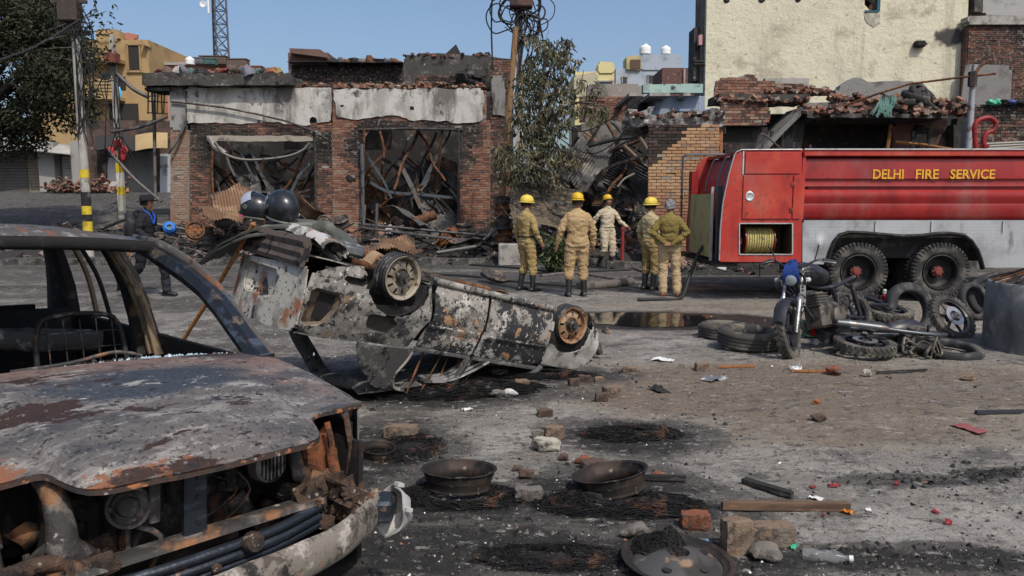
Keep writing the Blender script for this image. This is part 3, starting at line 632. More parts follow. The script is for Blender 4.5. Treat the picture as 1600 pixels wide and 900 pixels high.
for s in (1, -1):
    q = side('rear_quarter_panel', rq, flake_q, s, (fuel, tail, slot), .04)
    for nm, h, m, dp in (('fuel_flap_recess', fuel, under_m, .05), ('tail_light_recess', tail, mat('scorched_tan_recess', (.15, .115, .085), [layer((.05, .045, .04), 6, .5, .64, d=8), layer((.3, .16, .08), 8, .58, .68, w=3)], .85, bump=.006), .09), ('marker_slot', slot, soot(), .05)):
        mb = MB(); n = len(h); cx = sum(p[0] for p in h) / n; cz = sum(p[1] for p in h) / n
        o_ = [C((x, s * (yb(x, z) - .006), z)) for x, z in h]; i_ = [C((cx + (x - cx) * .82, s * (yb(x, z) - dp), cz + (z - cz) * .82)) for x, z in h]
        mb.add(o_ + i_, [(k, (k + 1) % n, n + (k + 1) % n, n + k) for k in range(n)] + [tuple(range(n, 2 * n))]); mb.build(nm, m, q)
    for nm, pl, hx in (('rear_door', rd, -1.78), ('front_door', fd, -1.07)):
        h = ell(hx, .80, .075, .035); d = side(nm, pl, flake, s, (h,), .045)
        mb = MB(); n = len(h); mb.add([C((x, s * (yb(x, z) - .005), z)) for x, z in h] + [C((x, s * (yb(x, z) - .05), z)) for x, z in h], [(k, (k + 1) % n, n + (k + 1) % n, n + k) for k in range(n)] + [tuple(range(n, 2 * n))]); mb.build('handle_recess', soot(), d)
        x0, x1 = min(p[0] for p in pl), max(p[0] for p in pl)
        MB().tube([C((x0 + .03 + (x1 - x0 - .06) * k / 8, s * (yb(-1, .66) + .004), .665 - .01 * k / 8)) for k in range(9)], .010, 6, flat=.5).build('body_crease', flake, d, smooth=60)
        MB().tube([C((x0 + .01 + (x1 - x0 - .02) * k / 8, s * (yb(-1, .92) - .005), .925)) for k in range(9)], .022, 6, flat=.6).build('window_sill', pillar_m, d, smooth=60)
    side('front_fender', ff, mat('scorched_fender_paint', (.34, .32, .29), [layer((.5, .48, .45), 4, .5, .62, d=8), layer((.14, .12, .10), 5, .52, .64, d=9, w=2), layer((.03, .03, .03), 6, .58, .62, d=9, w=3, rg=.68)], .85, bump=.004, bs=45), s)
    # sill, wheel wells
    mb = MB(); mb.tube([C((x, s * (.76), .225)) for x in (-2.0, -1.6, -1.2, -.8, -.3)], .032, 8, flat=.9); mb.build('sill', flake_q, ov, smooth=60)
    for cx, cz, r in ((-2.37, .29, .36), (0, .36, .335)):
        mb = MB(); g = [[C((cx + r * math.cos(a), s * yy, cz + r * math.sin(a))) for a in [PI * k / 14 for k in range(15)]] for yy in (.735, .45)]
        mb.sheet(g, .008 * s); n = 15; mb.add([C((cx, s * .45, cz - .05))] + g[1], [(0, k + 1, k + 2) for k in range(14)]); mb.build('wheel_well', soot(), ov, smooth=50)
    # dark inner shell behind the panels so that gaps read as depth
    mb = MB(); panel(mb, [(-3.1, .32), (-3.1, .88), (.35, .80), (.4, .42), (-.36, .26), (-1.98, .26), (-1.98, .5), (-2.75, .6), (-2.8, .32)], lambda a, b: C((a, s * (yb(a, b) - .07), b)), .12, -.01 * s); mb.build('inner_panel', soot(), ov)
    zf = ovz(-.75, s * .62, 0.0)
    MB().tube([C(p) for p in spline([(-.22, s * .68, .90), (-.5, s * .66, min(1.12, zf)), (-.95, s * .6, min(1.3, ovz(-.95, s * .6, .0)))], 6)], .03, 7).build('windscreen_post', pillar_m, ov, smooth=60)
    MB().tube([C((-1.30, s * .70, .93)), C((-1.36, s * .62, ovz(-1.36, s * .62, .02)))], .03, 6).build('centre_post', pillar_m, ov)
    # roof posts
    zr = ovz(-2.15, s * .52, .10)
    cp = [(-2.66, .95), (-2.03, .93), (-2.06, 1.05), (-2.12, 1.22), (-2.06, zr), (-2.30, zr - .01), (-2.52, 1.18)]
    mb = MB(); panel(mb, cp, lambda a, b: C((a, s * (.745 - .17 * (b - .93) / .45 + .03 * math.sin((a + 2.62) * 5)), b)), .05, -.03 * s)
    if s < 0: continue
    cpo = mb.build('rear_roof_post', pillar_m, ov, smooth=50)
    MB().tube([C(p) for p in spline([(-2.02, s * .74, .93), (-2.04, s * .70, 1.05), (-2.10, s * .64, 1.22), (-2.04, s * .575, zr - .03), (-1.90, s * .56, zr)], 6)], .017, 6).build('door_seal_flange', mat('flange', (.26, .24, .21), [layer((.05, .05, .05), 9, .5, .6)], .8), cpo, smooth=60)
# crushed roof skin lying on the ground
rows = []
for x, w in ((-2.35, .50), (-2.0, .56), (-1.5, .60), (-1.0, .60), (-.7, .58)):
    rows.append([(x + .05 * math.cos(y * 2), y * w, ovz(x, y * w, .07 + .03 * (1 - y * y) + (.16 * max(0, (x + 1.55)) * (1 if y > .9 else .3)) * (1 if x < -.9 else .4))) for y in (-1, -.6, -.2, .2, .6, 1)])
g = patch([[C(p) for p in r] for r in rows], 5, 5); MB().sheet(g, .008).build('crushed_roof', pillar_m, ov, smooth=50)
for k, (dy, a) in enumerate(((0, .0), (.03, .03), (.06, .06), (.10, .09))):
    P = spline([(-1.72, .60 - dy, ovz(-1.72, .6, .10 + a * .3)), (-1.45, .64 - dy, ovz(-1.45, .64, .08 + a * .5)), (-1.2, .66 - dy, ovz(-1.2, .66, .13 + a)), (-1.0, .68 - dy, ovz(-1.0, .68, .20 + a))], 6)
    MB().tube([C(p) for p in P], .014, 6, flat=2.).build('roof_edge_fold', mat('dull_grey_strip', (.20, .195, .19), [layer((.04, .04, .04), 7, .5, .62, d=8), layer((.4, .39, .37), 12, .6, .7, w=2)], .6, .4), ov, smooth=60)
rr = random.Random(4)
for k in range(5):
    x = -1.9 + .17 * k; MB().tube([C((x, .62, ovz(x, .62, .03))), C((x + rr.uniform(.05, .3), .60 - .1 * rr.random(), .95))], rr.choice((.006, .010)), 5).build('bent_rod', rusty(), ov)
# rear face with number-plate recess
def rear(y, z): return C((-3.275 - .03 * (1 - (y / .72) ** 2) + .006 * nz(y * 4, z * 4), y, z))
plate = [(-.58, .46), (.16, .46), (.18, .53), (.18, .70), (.12, .755), (-.50, .755), (-.60, .70), (-.60, .53)]
rface = [(-.86, .42), (.70, .36), (.735, .55), (.735, .88), (.66, .95), (.3, .985), (-.4, .99), (-.82, .95), (-.88, .85)]
mb = MB(); panel(mb, rface, rear, .045, .012, (plate,)); rf = mb.build('boot_lid', boot_m, ov, smooth=45)
n = len(plate); mb = MB(); cx, cz = -.2, .61
inn = [(cx + (y - cx) * .86, cz + (z - cz) * .80) for y, z in plate]
mb.add([rear(*p) + Vector((.004, 0, 0)) for p in plate] + [rear(*p) + Vector((.05, 0, 0)) for p in inn], [(k, (k + 1) % n, n + (k + 1) % n, n + k) for k in range(n)] + [tuple(range(n, 2 * n))])
mb.build('plate_recess', boot_m, rf, smooth=40)
for k in range(6): MB().lathe([(.013, 0), (.013, .004), (0, .004)], 8, Matrix.Translation(rear(-.38 + .085 * k, .70 + .01 * (k % 2)) + Vector((-.001, 0, 0))) @ Matrix.Rotation(-PI / 2, 4, 'Y')).build('bolt_hole', soot(), rf)
mb = MB(); panel(mb, [(.26, .42), (.70, .38), (.715, .62), (.70, .70), (.5, .66), (.28, .68)], lambda a, b: rear(a, b) + Vector((-.006, 0, 0)), .05, .003); mb.build('soot_patch', dark_m, rf)
# boot-lid top and rear window shelf
mb = MB(); mb.sheet(patch([[C((x, y, z - .05 * y * y)) for y in (-.68, -.35, 0, .35, .68)] for x, z in ((-3.26, .985), (-2.95, .99), (-2.66, .975))], 4, 4), -.012); mb.build('boot_top', pillar_m, ov, smooth=50)
MB().tube([C(p) for p in spline([(-2.62, -.60, .96), (-2.60, -.62, 1.1), (-2.48, -.50, 1.28), (-2.38, -.25, ovz(-2.38, -.25, .12)), (-2.3, .1, ovz(-2.3, .1, .10)), (-2.2, .45, ovz(-2.2, .45, .10))], 6)], .075, 8, flat=.6).build('rear_window_frame', pillar_m, ov, smooth=60)
# underbody
mb = MB(); panel(mb, [(-3.22, -.66), (-3.22, .66), (-2.75, .70), (-2.74, .45), (-2.0, .45), (-1.99, .74), (-.36, .74), (-.34, .45), (.3, .40), (.3, -.40), (-.34, -.45), (-.36, -.74), (-1.99, -.74), (-2.0, -.45), (-2.74, -.45), (-2.75, -.70)], lambda a, b: C((a, b, .26 + .012 * nz(a * 5, b * 5))), .09, -.01); mb.build('floor_pan', under_m, ov, smooth=40)
mb = MB()
for z, r in ((.16, .055), (.255, .05), (.34, .042)):
    mb.tube([C((-3.33, y, z + .01 * nz(y * 3, z * 9))) for y in (-.70, -.35, 0, .35, .66)], r * .9, 6, flat=.7)
mb.tube([C((-3.30, y, .24)) for y in (-.68, 0, .64)], .10, 4, flat=.35, up=(0, 0, 1)); mb.build('bumper_beam', ribbed, ov, smooth=30)
mb = MB(); P = spline([(-3.12, -.68, .15), (-3.08, -.35, .09), (-3.06, 0, .10), (-3.02, .35, .12), (-3.0, .58, .17)], 7)
g = [[C(p + Vector((.13 * math.cos(a), .03 * nz(a * 2, p.y * 5), .085 * math.sin(a) + .025 * nz(p.y * 7, a * 1.5)))) for p in P] for a in [PI * 1.0 + PI * 1.15 * k / 9 for k in range(10)]]
mb.sheet(g, .006); mb.build('crumpled_valance', crumple, ov, smooth=50)
mb = MB(); mb.tube([C((-2.37, y, .24)) for y in (-.6, -.3, 0, .3, .6)], .04, 8); mb.tube([C((-2.37, -.5, .24)), C((-1.9, -.45, .26))], .03, 6); mb.tube([C((-2.37, .5, .24)), C((-1.9, .45, .26))], .03, 6); mb.build('rear_axle', rusty(), ov, smooth=50)
for s in (1, -1):
    mb = MB(); mb.sheet(patch([[C((-2.62, s * .44, .20)), C((-2.55, s * .46, .10)), C((-2.45, s * .46, .14))], [C((-2.62, s * .60, .22)), C((-2.55, s * .60, .12)), C((-2.45, s * .60, .16))]], 4, 4), .02); mb.build('spring_bracket', mat('tan_rust', (.30, .20, .12), [layer((.12, .07, .04), 8, .5, .64), layer((.03, .03, .03), 9, .6, .68, w=2)], .9, bump=.006), ov, smooth=50)
mb = MB(); mb.bbox(C((-1.8, 0, .22)), C((.5, 1.1, .12)), .03); mb.build('fuel_tank', under_m, ov, smooth=40)
mb = MB(); mb.tube([C(p) for p in spline([(-2.9, -.3, .16), (-2.3, -.28, .13), (-1.6, -.1, .18), (-.6, -.08, .18)], 6)], .028, 8); mb.build('exhaust_pipe', rusty(), ov, smooth=50)
mb = MB(); mb.bbox(C((-2.72, .05, .13)), C((.36, .5, .10)), .02); 
for k in range(3): mb.bbox(C((-2.85 + .13 * k, .05, .185 - .11)), C((.10, .46, .04)), .01)
mb.build('silencer', mat('dull_zinc', (.16, .165, .17), [layer((.05, .05, .05), 6, .5, .64), layer((.3, .3, .3), 10, .6, .7, w=2)], .55, .5), ov, smooth=40)
# nose: bonnet remains, gearbox, subframe, hanging parts
mb = MB(); g = patch([[C((x, y * w, z + .03 * (1 - y * y))) for y in (-1, -.5, 0, .5, 1)] for x, w, z in ((-.25, .70, .88), (.1, .69, .87), (.4, .64, .83), (.58, .58, .74))], 4, 4); mb.sheet(g, -.008); mb.build('bonnet', pillar_m, ov, smooth=50)
mb = MB(); mb.bbox(C((.15, -.1, .52)), C((.42, .6, .40)), .03); mb.bbox(C((.30, .30, .50)), C((.3, .22, .24)), .03); mb.tube([C((.2, .15, .36)), C((.42, .2, .30)), C((.62, .15, .34))], .05, 8); mb.build('gearbox', mat('scorched_alloy', (.25, .23, .20), [layer((.06, .055, .05), 6, .5, .62, d=8), layer((.30, .17, .08), 7, .58, .68, w=2)], .7, .3, bump=.006), ov, smooth=40)
mb = MB(); rr = random.Random(14)
for k in range(34): mb.rock(C((rr.uniform(.45, .98), rr.uniform(-.35, .55), rr.uniform(.30, .82))), [rr.uniform(.05, .15) for _ in range(3)], k, rough=.4)
for k in range(16):
    a = Vector((rr.uniform(.4, .85), rr.uniform(-.3, .6), rr.uniform(.25, .6))); mb.tube([C(p) for p in spline([a, a + Vector((rr.uniform(0, .12), rr.uniform(-.2, .2), rr.uniform(-.1, .2))), a + Vector((rr.uniform(0, .2), rr.uniform(-.2, .2), rr.uniform(.1, .3)))], 4)], rr.choice((.006, .01, .016)), 5)
mb.build('hanging_engine_parts', frame_m, ov, smooth=60, kind='stuff')
mb = MB(); mb.tube([C(p) for p in spline([(.58, .62, .50), (.66, .55, .62), (.66, .45, .76), (.6, .4, .84)], 5)], .045, 7, flat=.4); mb.tube([C(p) for p in spline([(.35, .5, .55), (.5, .58, .62), (.62, .6, .60)], 4)], .035, 6); mb.build('rusty_bracket', mat('orange_rust', (.3, .1, .04)), ov, smooth=50)
# wheels: bare steel rims with blackened bead wire
rimA = mat('rim_pale_burnt', (.30, .265, .205), [layer((.14, .11, .08), 9, .5, .62, d=8), layer((.42, .33, .20), 6, .56, .68, w=2), layer((.03, .03, .03), 12, .58, .64, w=4)], .7, .25, bump=.002)
rimB = mat('rim_rust_burnt', (.27, .16, .09), [layer((.36, .25, .15), 7, .5, .64, d=8), layer((.12, .055, .03), 9, .54, .64, w=2), layer((.3, .09, .035), 5, .6, .68, w=3), layer((.03, .03, .03), 14, .6, .66, w=4)], .8, .2, bump=.002)
bead = mat('black_bead_wire', (.03, .03, .032), [layer((.12, .12, .12), 14, .55, .68)], .6, .3)
for (x, y, z, m, tilt, nm) in ((-2.37, .70, .27, rimA, .12, 'a'), (0.02, .70, .36, rimB, -.08, 'b'), (-2.37, -.70, .27, rimA, 0, 'c'), (0.02, -.70, .36, rimB, 0, 'd')):
    s = 1 if y > 0 else -1; M = Matrix.Rotation(-s * PI / 2, 4, 'X') @ Matrix.Rotation(tilt, 4, 'Y')
    mb = MB(); rim(mb, .178, .16, M, 10 if m is rimA else 8, 40); w = mb.build('wheel_rim', m, ov, smooth=35, loc=C((x, y, z)))
    mb = MB()
    for k in range(4): mb.lathe([(.186 + .003 * math.sin(k), -.075 + .04 * k), (.196, -.06 + .04 * k), (.186, -.045 + .04 * k)], 40, M)
    mb.lathe([(.166, -.085), (.166, .03)], 32, M); mb.build('bead_wire', bead, w, smooth=60)
    mb = MB(); mb.lathe([(.05, .02), (.05, .10), (.03, .105), (.03, .13), (0, .13)], 12, M); mb.build('hub', frame_m, w, smooth=40)
# ------------------------------------------------------------------ things lying on the overturned sedan
rubber = mat('faded_rubber', (.075, .078, .068), [layer((.17, .17, .145), 4, .5, .7, st=(1, 1, 1)), layer((.02, .02, .02), 7, .58, .68, w=2)], .85, bump=.004, bs=30)
A, B, Cc, D, Ee, Ff = at(330, 398, 7.0), at(362, 372, 6.75), at(415, 350, 6.55), at(470, 348, 6.5), at(515, 362, 6.45), at(545, 392, 6.4)
rows = []
for dy, dz in ((-.22, -.03), (0, .0), (.25, .02), (.5, -.03)):
    rows.append([p + Vector((0.05 * dy, dy, dz)) for p in (A, B, Cc, D, Ee, Ff)])
g = patch(rows, 6, 4)
for r in g:
    for p in r: p.z += .008 * nz(p.x * 9, p.y * 9)
mo = Vector((A.x, A.y, 0)); o = MB().sheet([[p - Cc for p in r] for r in g], .018).build('rubber_mat', rubber, smooth=50, loc=Cc)
tag(o, 'arched dark rubber mat draped over raised end of overturned sedan', 'mat')
o2 = MB().sheet([[p - Cc + Vector((-.02, -.1, -.055)) for p in r] for r in g[:10]], .014).build('rubber_mat', rubber, smooth=50, loc=Cc + Vector((0, 0, 0)))
tag(o2, 'lower curled rubber strip just beneath arched mat on overturned sedan', 'mat')
MB().tube([p - Ee for p in spline([Ee + Vector((-.1, -.12, .03)), Ee + Vector((.02, -.16, .05)), Ee + Vector((.09, -.18, -.04)), Ee + Vector((.06, -.19, -.14))], 5)], .045, 8, flat=.5).build('mat_fold', rubber, o, smooth=60, loc=Ee - Cc)
helm = mat('black_helmet_shell', (.014, .016, .020), [layer((.05, .06, .07), 8, .56, .72, d=8), layer((.2, .2, .2), 60, .68, .74, amt=.4)], .28, spec=.5, bump=.0008, bs=40)
visor = mat('hazy_visor', (.34, .38, .46), [layer((.2, .23, .3), 5, .5, .7)], .25, spec=.5, alpha=.8)
def helmet(loc, rot, label, vis_open, R=.142):
    t = thing('motorcycle_helmet', label, 'helmet', loc, rot, 'helmets on the overturned sedan')
    mb = MB(); g = []
    for i in range(15):
        th = PI * .02 + PI * .74 * i / 14; row = []
        for k in range(33):
            ph = -PI + 2 * PI * k / 32; x, y, z = math.sin(th) * math.cos(ph), math.sin(th) * math.sin(ph), math.cos(th)
            f = 1 + .08 * max(0, -x) + .04 * max(0, x) * (1 if z < 0 else 0)
            row.append(Vector((x * R * 1.12 * f, y * R * .93, z * R * 1.02)))
        g.append(row)
    full = [r for r in g]
    vs = [p for r in g for p in r]; fs = []
    for i in range(14):
        for k in range(32):
            th = PI * .02 + PI * .74 * (i + .5) / 14; ph = -PI + 2 * PI * (k + .5) / 32
            if abs(ph) < 1.05 and PI * .36 < th < PI * .62: continue
            fs.append((i * 33 + k, i * 33 + k + 1, i * 33 + 34 + k, i * 33 + 33 + k))
    mb.add(vs, fs); sh = mb.build('shell', helm, t, smooth=60)
    mb = MB(); mb.lathe([(R * .80, -R * .62), (R * .9, -R * .66), (R * .92, -R * .70), (R * .8, -R * .72), (R * .74, -R * .6)], 30, Matrix.Diagonal((1.15, .95, 1, 1))); mb.build('rim_trim', rubber, t, smooth=60)
    mb = MB(); mb.lathe([(0, R * .5), (R * .6, R * .45), (R * .85, 0), (R * .8, -R * .66)], 20, Matrix.Diagonal((1.05, .9, 1, 1))); mb.build('lining', soot(), t, smooth=60)
    mb = MB(); g = []
    for i in range(7):
        el = -.35 + .75 * i / 6; g.append([Vector((math.cos(el) * math.cos(ph) * R * 1.16, math.cos(el) * math.sin(ph) * R * .99, math.sin(el) * R * 1.06)) for ph in [-1.25 + 2.5 * k / 16 for k in range(17)]])
    mb.sheet(g, .003); mb.build('visor', visor, t, smooth=60, rot=(0, -vis_open, 0))
    for s in (1, -1): MB().lathe([(.022, 0), (.022, .006), (0, .008)], 14, Matrix.Translation((R * .15, s * R * .93, 0)) @ Matrix.Rotation(-s * PI / 2, 4, 'X')).build('visor_pivot', rubber, t, smooth=40)
    mb = MB()
    for (a, b, w) in ((-2.2, -.30, .02), (-2.05, -.36, .028), (-2.1, -.44, .014), (-1.95, -.28, .018)):
        c = Vector((math.cos(a) * R * 1.2, math.sin(a) * R * .95, b * R)); nn = Vector((math.cos(a), math.sin(a), .1)); mb.box(c, (w, .004, .009), nn.to_track_quat('Y', 'Z').to_matrix())
    mb.build('decal', mat('white_decal', (.55, .55, .55)), sh)
    return t
h1p, h2p = at(399, 325, 6.55), at(441, 323, 6.5)
h1 = helmet(h1p, (0.1, -.12, PI - .25), 'black helmet with lifted hazy visor and pink sticker on overturned sedan', 1.0, .128)
MB().box((.05, .125, -.08), (.035, .004, .015)).build('sticker', mat('pink_sticker', (.55, .05, .16)), h1)
helmet(h2p, (0, -.3, 2.4), 'larger plain black helmet with closed visor on overturned sedan', .15, .142)
wood_o = mat('orange_wood', (.30, .125, .04), [layer((.15, .06, .02), 9, .5, .65, st=(6, 6, .5)), layer((.03, .02, .015), 5, .62, .7, w=2)], .7, bump=.002)
a, b = at(396, 350, 6.35), gd(258, 582)
b.z = gz(b.x, b.y)
mb = MB(); P = spline([a - b, (a - b) * .6 + Vector((.02, 0, .012)), (a - b) * .3, Vector((0, 0, -.01))], 6); mb.tube(P, .019, 8)
tag(mb.build('bamboo_stick', wood_o, smooth=60, loc=b), 'orange-brown bamboo stick leaning against raised end of overturned sedan', 'stick')
# ------------------------------------------------------------------ tyres
tyre_m = mat('tyre_rubber', (.030, .029, .028), [layer((.11, .10, .09), 5, .48, .7, d=8), layer((.17, .155, .135), 14, .6, .72, w=2, amt=.6)], .9, bump=.002, bs=60)
def tyre(mb, R, w, ri, M, lugs=0, lug_d=.012, seg=48, grooves=True):
    # carcass: open ring, rounded shoulders, inside visible
    h = R - ri; pr = []
    for k in range(17):
        a = -PI * .5 - PI * .62 + (PI * 2.24) * k / 16      # from one bead round the tread to the other
        c, s_ = math.cos(a + PI / 2), math.sin(a + PI / 2)
        pr.append((ri + h * .5 + h * .5 * (abs(c) ** .7) * (1 if c > 0 else -1), w / 2 * (abs(s_) ** .62) * (1 if s_ > 0 else -1)))
    ins = [(r - (.012 if r > ri + h * .5 else -.004), z * .90) for r, z in pr]
    mb.lathe(pr, seg, M); mb.lathe(list(reversed(ins)), seg, M)
    if grooves:
        for z in (-.28, -.1, .1, .28): mb.lathe([(R - .004, (z - .06) * w), (R + .005, (z - .05) * w), (R + .005, (z + .05) * w), (R - .004, (z + .06) * w)], seg, M)
    for k in range(lugs):
        for s_ in (1, -1):
            a = 2 * PI * (k + (.5 if s_ < 0 else 0)) / lugs
            Q = M @ Matrix.Rotation(a, 4, 'Z')
            p = [Vector((R - lug_d * 2.6, s_ * 0 - .5 * 2 * PI * R / lugs * .55, s_ * w * .51)), ]
            t = 2 * PI * R / lugs * .30
            vs = [Q @ Vector(q) for q in ((R - .075, -t, s_ * w * .495), (R - .075, t, s_ * w * .495), (R - .012, t, s_ * w * .53), (R - .012, -t, s_ * w * .53), (R + lug_d, -t, s_ * w * .44), (R + lug_d, t, s_ * w * .44), (R + lug_d, t * 2.2, s_ * w * .06), (R + lug_d, t * .3, s_ * w * .06), (R - .01, t * .3, s_ * w * .06), (R - .01, t * 2.2, s_ * w * .06))]
            mb.add(vs, [(0, 1, 2, 3), (3, 2, 5, 4), (4, 5, 6, 7), (0, 3, 4), (1, 5, 2), (7, 6, 9, 8), (4, 7, 8), (5, 9, 6)])
# ------------------------------------------------------------------ fire tender
TY = 12.4; TL = Vector((3.37, TY, 0))
red = mat('fire_red_paint', (.36, .024, .014), [layer((.44, .055, .025), 1.6, .45, .7, d=7), layer((.26, .012, .009), 3, .52, .72, d=8, st=(1, 1, .5), w=2), layer((.10, .02, .015), 9, .60, .72, w=5, d=9, amt=.7), layer((.24, .17, .14), 1.5, .50, .72, w=7, amt=.45, d=12, rg=.7, st=(1, 1, .4)), layer((.06, .02, .015), 26, .64, .69, w=8, d=8, amt=.8)], .45, spec=.5, bump=.0015, bs=8)
red_d = mat('dark_red_tank_paint', (.25, .011, .011), [layer((.32, .018, .015), 1.4, .45, .7, d=7), layer((.16, .008, .008), 2.5, .5, .72, d=8, st=(1, 1, .35), w=2), layer((.22, .13, .11), 1.3, .50, .72, w=7, amt=.45, d=12, rg=.7, st=(1, 1, .3)), layer((.05, .02, .02), 22, .62, .68, w=5, amt=.7, d=8)], .4, spec=.5, bump=.0015, bs=7)
def diamond(m, N, L, b, tex, mix, rng, rgb):
    tc = N.new('ShaderNodeTexCoord'); mp = N.new('ShaderNodeMapping'); mp.inputs[2].default_value = (0, math.radians(45), 0); mp.inputs[3].default_value = (26, 26, 26); L.new(tc.outputs['Object'], mp.inputs[0])
    ck = N.new('ShaderNodeTexChecker'); ck.inputs['Scale'].default_value = 1; L.new(mp.outputs[0], ck.inputs[0])
    bn = N.new('ShaderNodeBump'); bn.inputs['Distance'].default_value = .003; L.new(ck.outputs['Fac'], bn.inputs['Height']); L.new(bn.outputs[0], b.inputs['Normal'])
plate_m = mat('chequer_plate', (.44, .45, .46), [layer((.30, .30, .31), 2, .45, .7, d=8), layer((.15, .14, .13), 4, .58, .74, d=9, st=(1, 1, .4), w=3)], .5, .55, spec=.5, extra=diamond)
steel_tr = mat('bright_trim', (.55, .55, .54), [layer((.3, .3, .3), 10, .5, .7)], .4, .6)
black_p = mat('chassis_black', (.012, .012, .012), [layer((.05, .045, .04), 6, .5, .7)], .8)
cream_p = mat('cream_inner_panel', (.42, .36, .16), [layer((.30, .25, .11), 3, .5, .7, d=8), layer((.12, .10, .06), 9, .6, .7, w=2)], .6)
tr = thing('fire_tender', 'red water tender with chequer-plate skirt and yellow lettering standing on the road', 'fire truck', TL)
def T2(u, v): p = at(u, v, TY); return (p.x - TL.x, p.z)
def TP(u, v, y=0.): p = T2(u, v); return Vector((p[0], y, p[1]))
DEP = 2.4
def tpoly(pts): return [T2(*p) for p in pts]
rear_out = tpoly([(1123.5, 405), (1125, 360), (1129, 318), (1138, 275), (1147, 243), (1151, 237), (1158, 234.5), (1253, 234), (1253, 410), (1124, 409)])
hole = tpoly([(1155, 349), (1238, 349), (1238, 397.5), (1155, 397.5)])
for s, yy in ((1, 0), (-1, DEP)):
    mb = MB(); panel(mb, rear_out, lambda a, b: (a, yy + s * .012 * (abs(nz(a * 2.2, b * 2.2, 3)) * sstep(.45, .1, a) * sstep(1.6, .7, b) * 3), b), .045, (.03 if s > 0 else -.03), (hole,) if s > 0 else ())
    sp = mb.build('locker_side_panel', red, tr, smooth=35)
    if s < 0: continue
    mb = MB(); mb.tube([TP(u, v, -.012) for u, v in ((1123.5, 407), (1125, 360), (1129, 318), (1138, 275), (1147, 243), (1151, 237), (1158, 234), (1253, 233.5))], .012, 6); mb.build('edge_trim', steel_tr, sp, smooth=60)
    mb = MB(); a, b = TP(1161, 272, -.008), TP(1161, 236, -.008); mb.box((a + b) / 2, (.02, .012, (b - a).z)); mb.build('trim_strip', steel_tr, sp)
    for nm, pts in (('upper_panel', [(1164, 238), (1250, 238), (1250, 271.5), (1164, 271.5)]), ('locker_door', [(1160, 274), (1237, 274), (1237, 342), (1160, 342)]), ('hinge_panel', [(1238.6, 274), (1251, 274), (1251, 342), (1238.6, 342)])):
        q = tpoly(pts); mb = MB(); c = ((q[0][0] + q[2][0]) / 2, (q[0][1] + q[2][1]) / 2); mb.bbox((c[0], -.012, c[1]), (abs(q[1][0] - q[0][0]), .02, abs(q[0][1] - q[2][1])), .004); d = mb.build(nm, red, sp, smooth=20)
        if nm == 'locker_door':
            h = TP(1170.5, 307, -.026); mb = MB(); mb.lathe([(.066, 0), (.070, .004), (.060, .010), (.045, .004), (.0, .002)], 24, Matrix.Translation(h) @ Matrix.Rotation(PI / 2, 4, 'X') @ Matrix.Diagonal((1, 1.15, 1, 1))); mb.box(h + Vector((0, -.012, -.004)), (.06, .012, .02)); mb.build('door_handle', mat('polished_handle', (.75, .75, .74), (), .25, .8), d, smooth=50)
    for u, v in ((1238, 288), (1235.5, 328)):
        mb = MB(); p = TP(u, v, -.03); mb.bbox(p, (.06, .014, .07), .003); mb.tube([p + Vector((0, -.009, -.04)), p + Vector((0, -.009, .04))], .007, 6); mb.build('hinge', mat('worn_hinge', (.28, .05, .03), [layer((.05, .03, .02), 12, .5, .6)], .6), sp)
    mb = MB(); q = hole
    for (a, b) in ((0, 1), (1, 2), (2, 3), (3, 0)):
        A, B = Vector((q[a][0], -.006, q[a][1])), Vector((q[b][0], -.006, q[b][1])); mb.tube([A, B], .012, 4)
    mb.build('locker_frame', steel_tr, sp)
# locker interior and hose reel
x0, z1 = hole[0]; x1, z0 = hole[2]
mb = MB(); mb.box(((x0 + x1) / 2, .62, (z0 + z1) / 2), (x1 - x0 + .1, .02, z1 - z0 + .1)); mb.box(((x0 + x1) / 2, .33, z0 - .012), (x1 - x0 + .1, .58, .02)); mb.box(((x0 + x1) / 2, .33, z1 + .02), (x1 - x0 + .1, .58, .02)); mb.box((x0 - .02, .33, (z0 + z1) / 2), (.02, .58, z1 - z0)); mb.box((x1 + .02, .33, (z0 + z1) / 2), (.02, .58, z1 - z0))
mb.build('hose_locker', mat('dark_ochre_inside', (.10, .085, .035), [layer((.03, .03, .03), 5, .5, .7)], .8), tr)
rl = bpy.data.objects.new('hose_reel', None)
cx, cz = T2(1191, 377); mb = MB(); nturn = 11; rmx = .205
for k in range(nturn):
    x = -.20 + .40 * k / (nturn - 1); r0 = rmx + .012 * nz(k * 1.7, 2)
    mb.tube([(x + .01 * math.sin(a), .30 + r0 * math.cos(a), r0 * math.sin(a)) for a in [2 * PI * j / 26 for j in range(26)]], .019, 7, closed=True, val=.2 + .6 * (k % 2))
ho = mb.build('hose_reel', mat('yellow_hose', (.3, .25, .08), [layer((.08, .07, .03), 11, .55, .7, d=7)], .7, attr='rnd', ramp=[(0, (.34, .27, .07)), (1, (.42, .38, .17))]), tr, smooth=60, loc=(cx, 0, cz))
for x in (-.235, .235):
    mb = MB(); mb.lathe([(0, -.006), (.235, -.006), (.235, .006), (0, .006)], 28, Matrix.Translation((x, .30, 0)) @ Matrix.Rotation(PI / 2, 4, 'Y')); mb.build('reel_flange', red_d, ho, smooth=40)
mb = MB(); mb.tube([(-.33, .3, 0), (.33, .3, 0)], .025, 8); mb.tube([(-.29, .25, 0), (-.29, .18, .05), (-.29, .18, -.05), (-.29, .25, 0)], .01, 5); mb.build('reel_axle', mat('pink_primer', (.45, .16, .14)), ho)
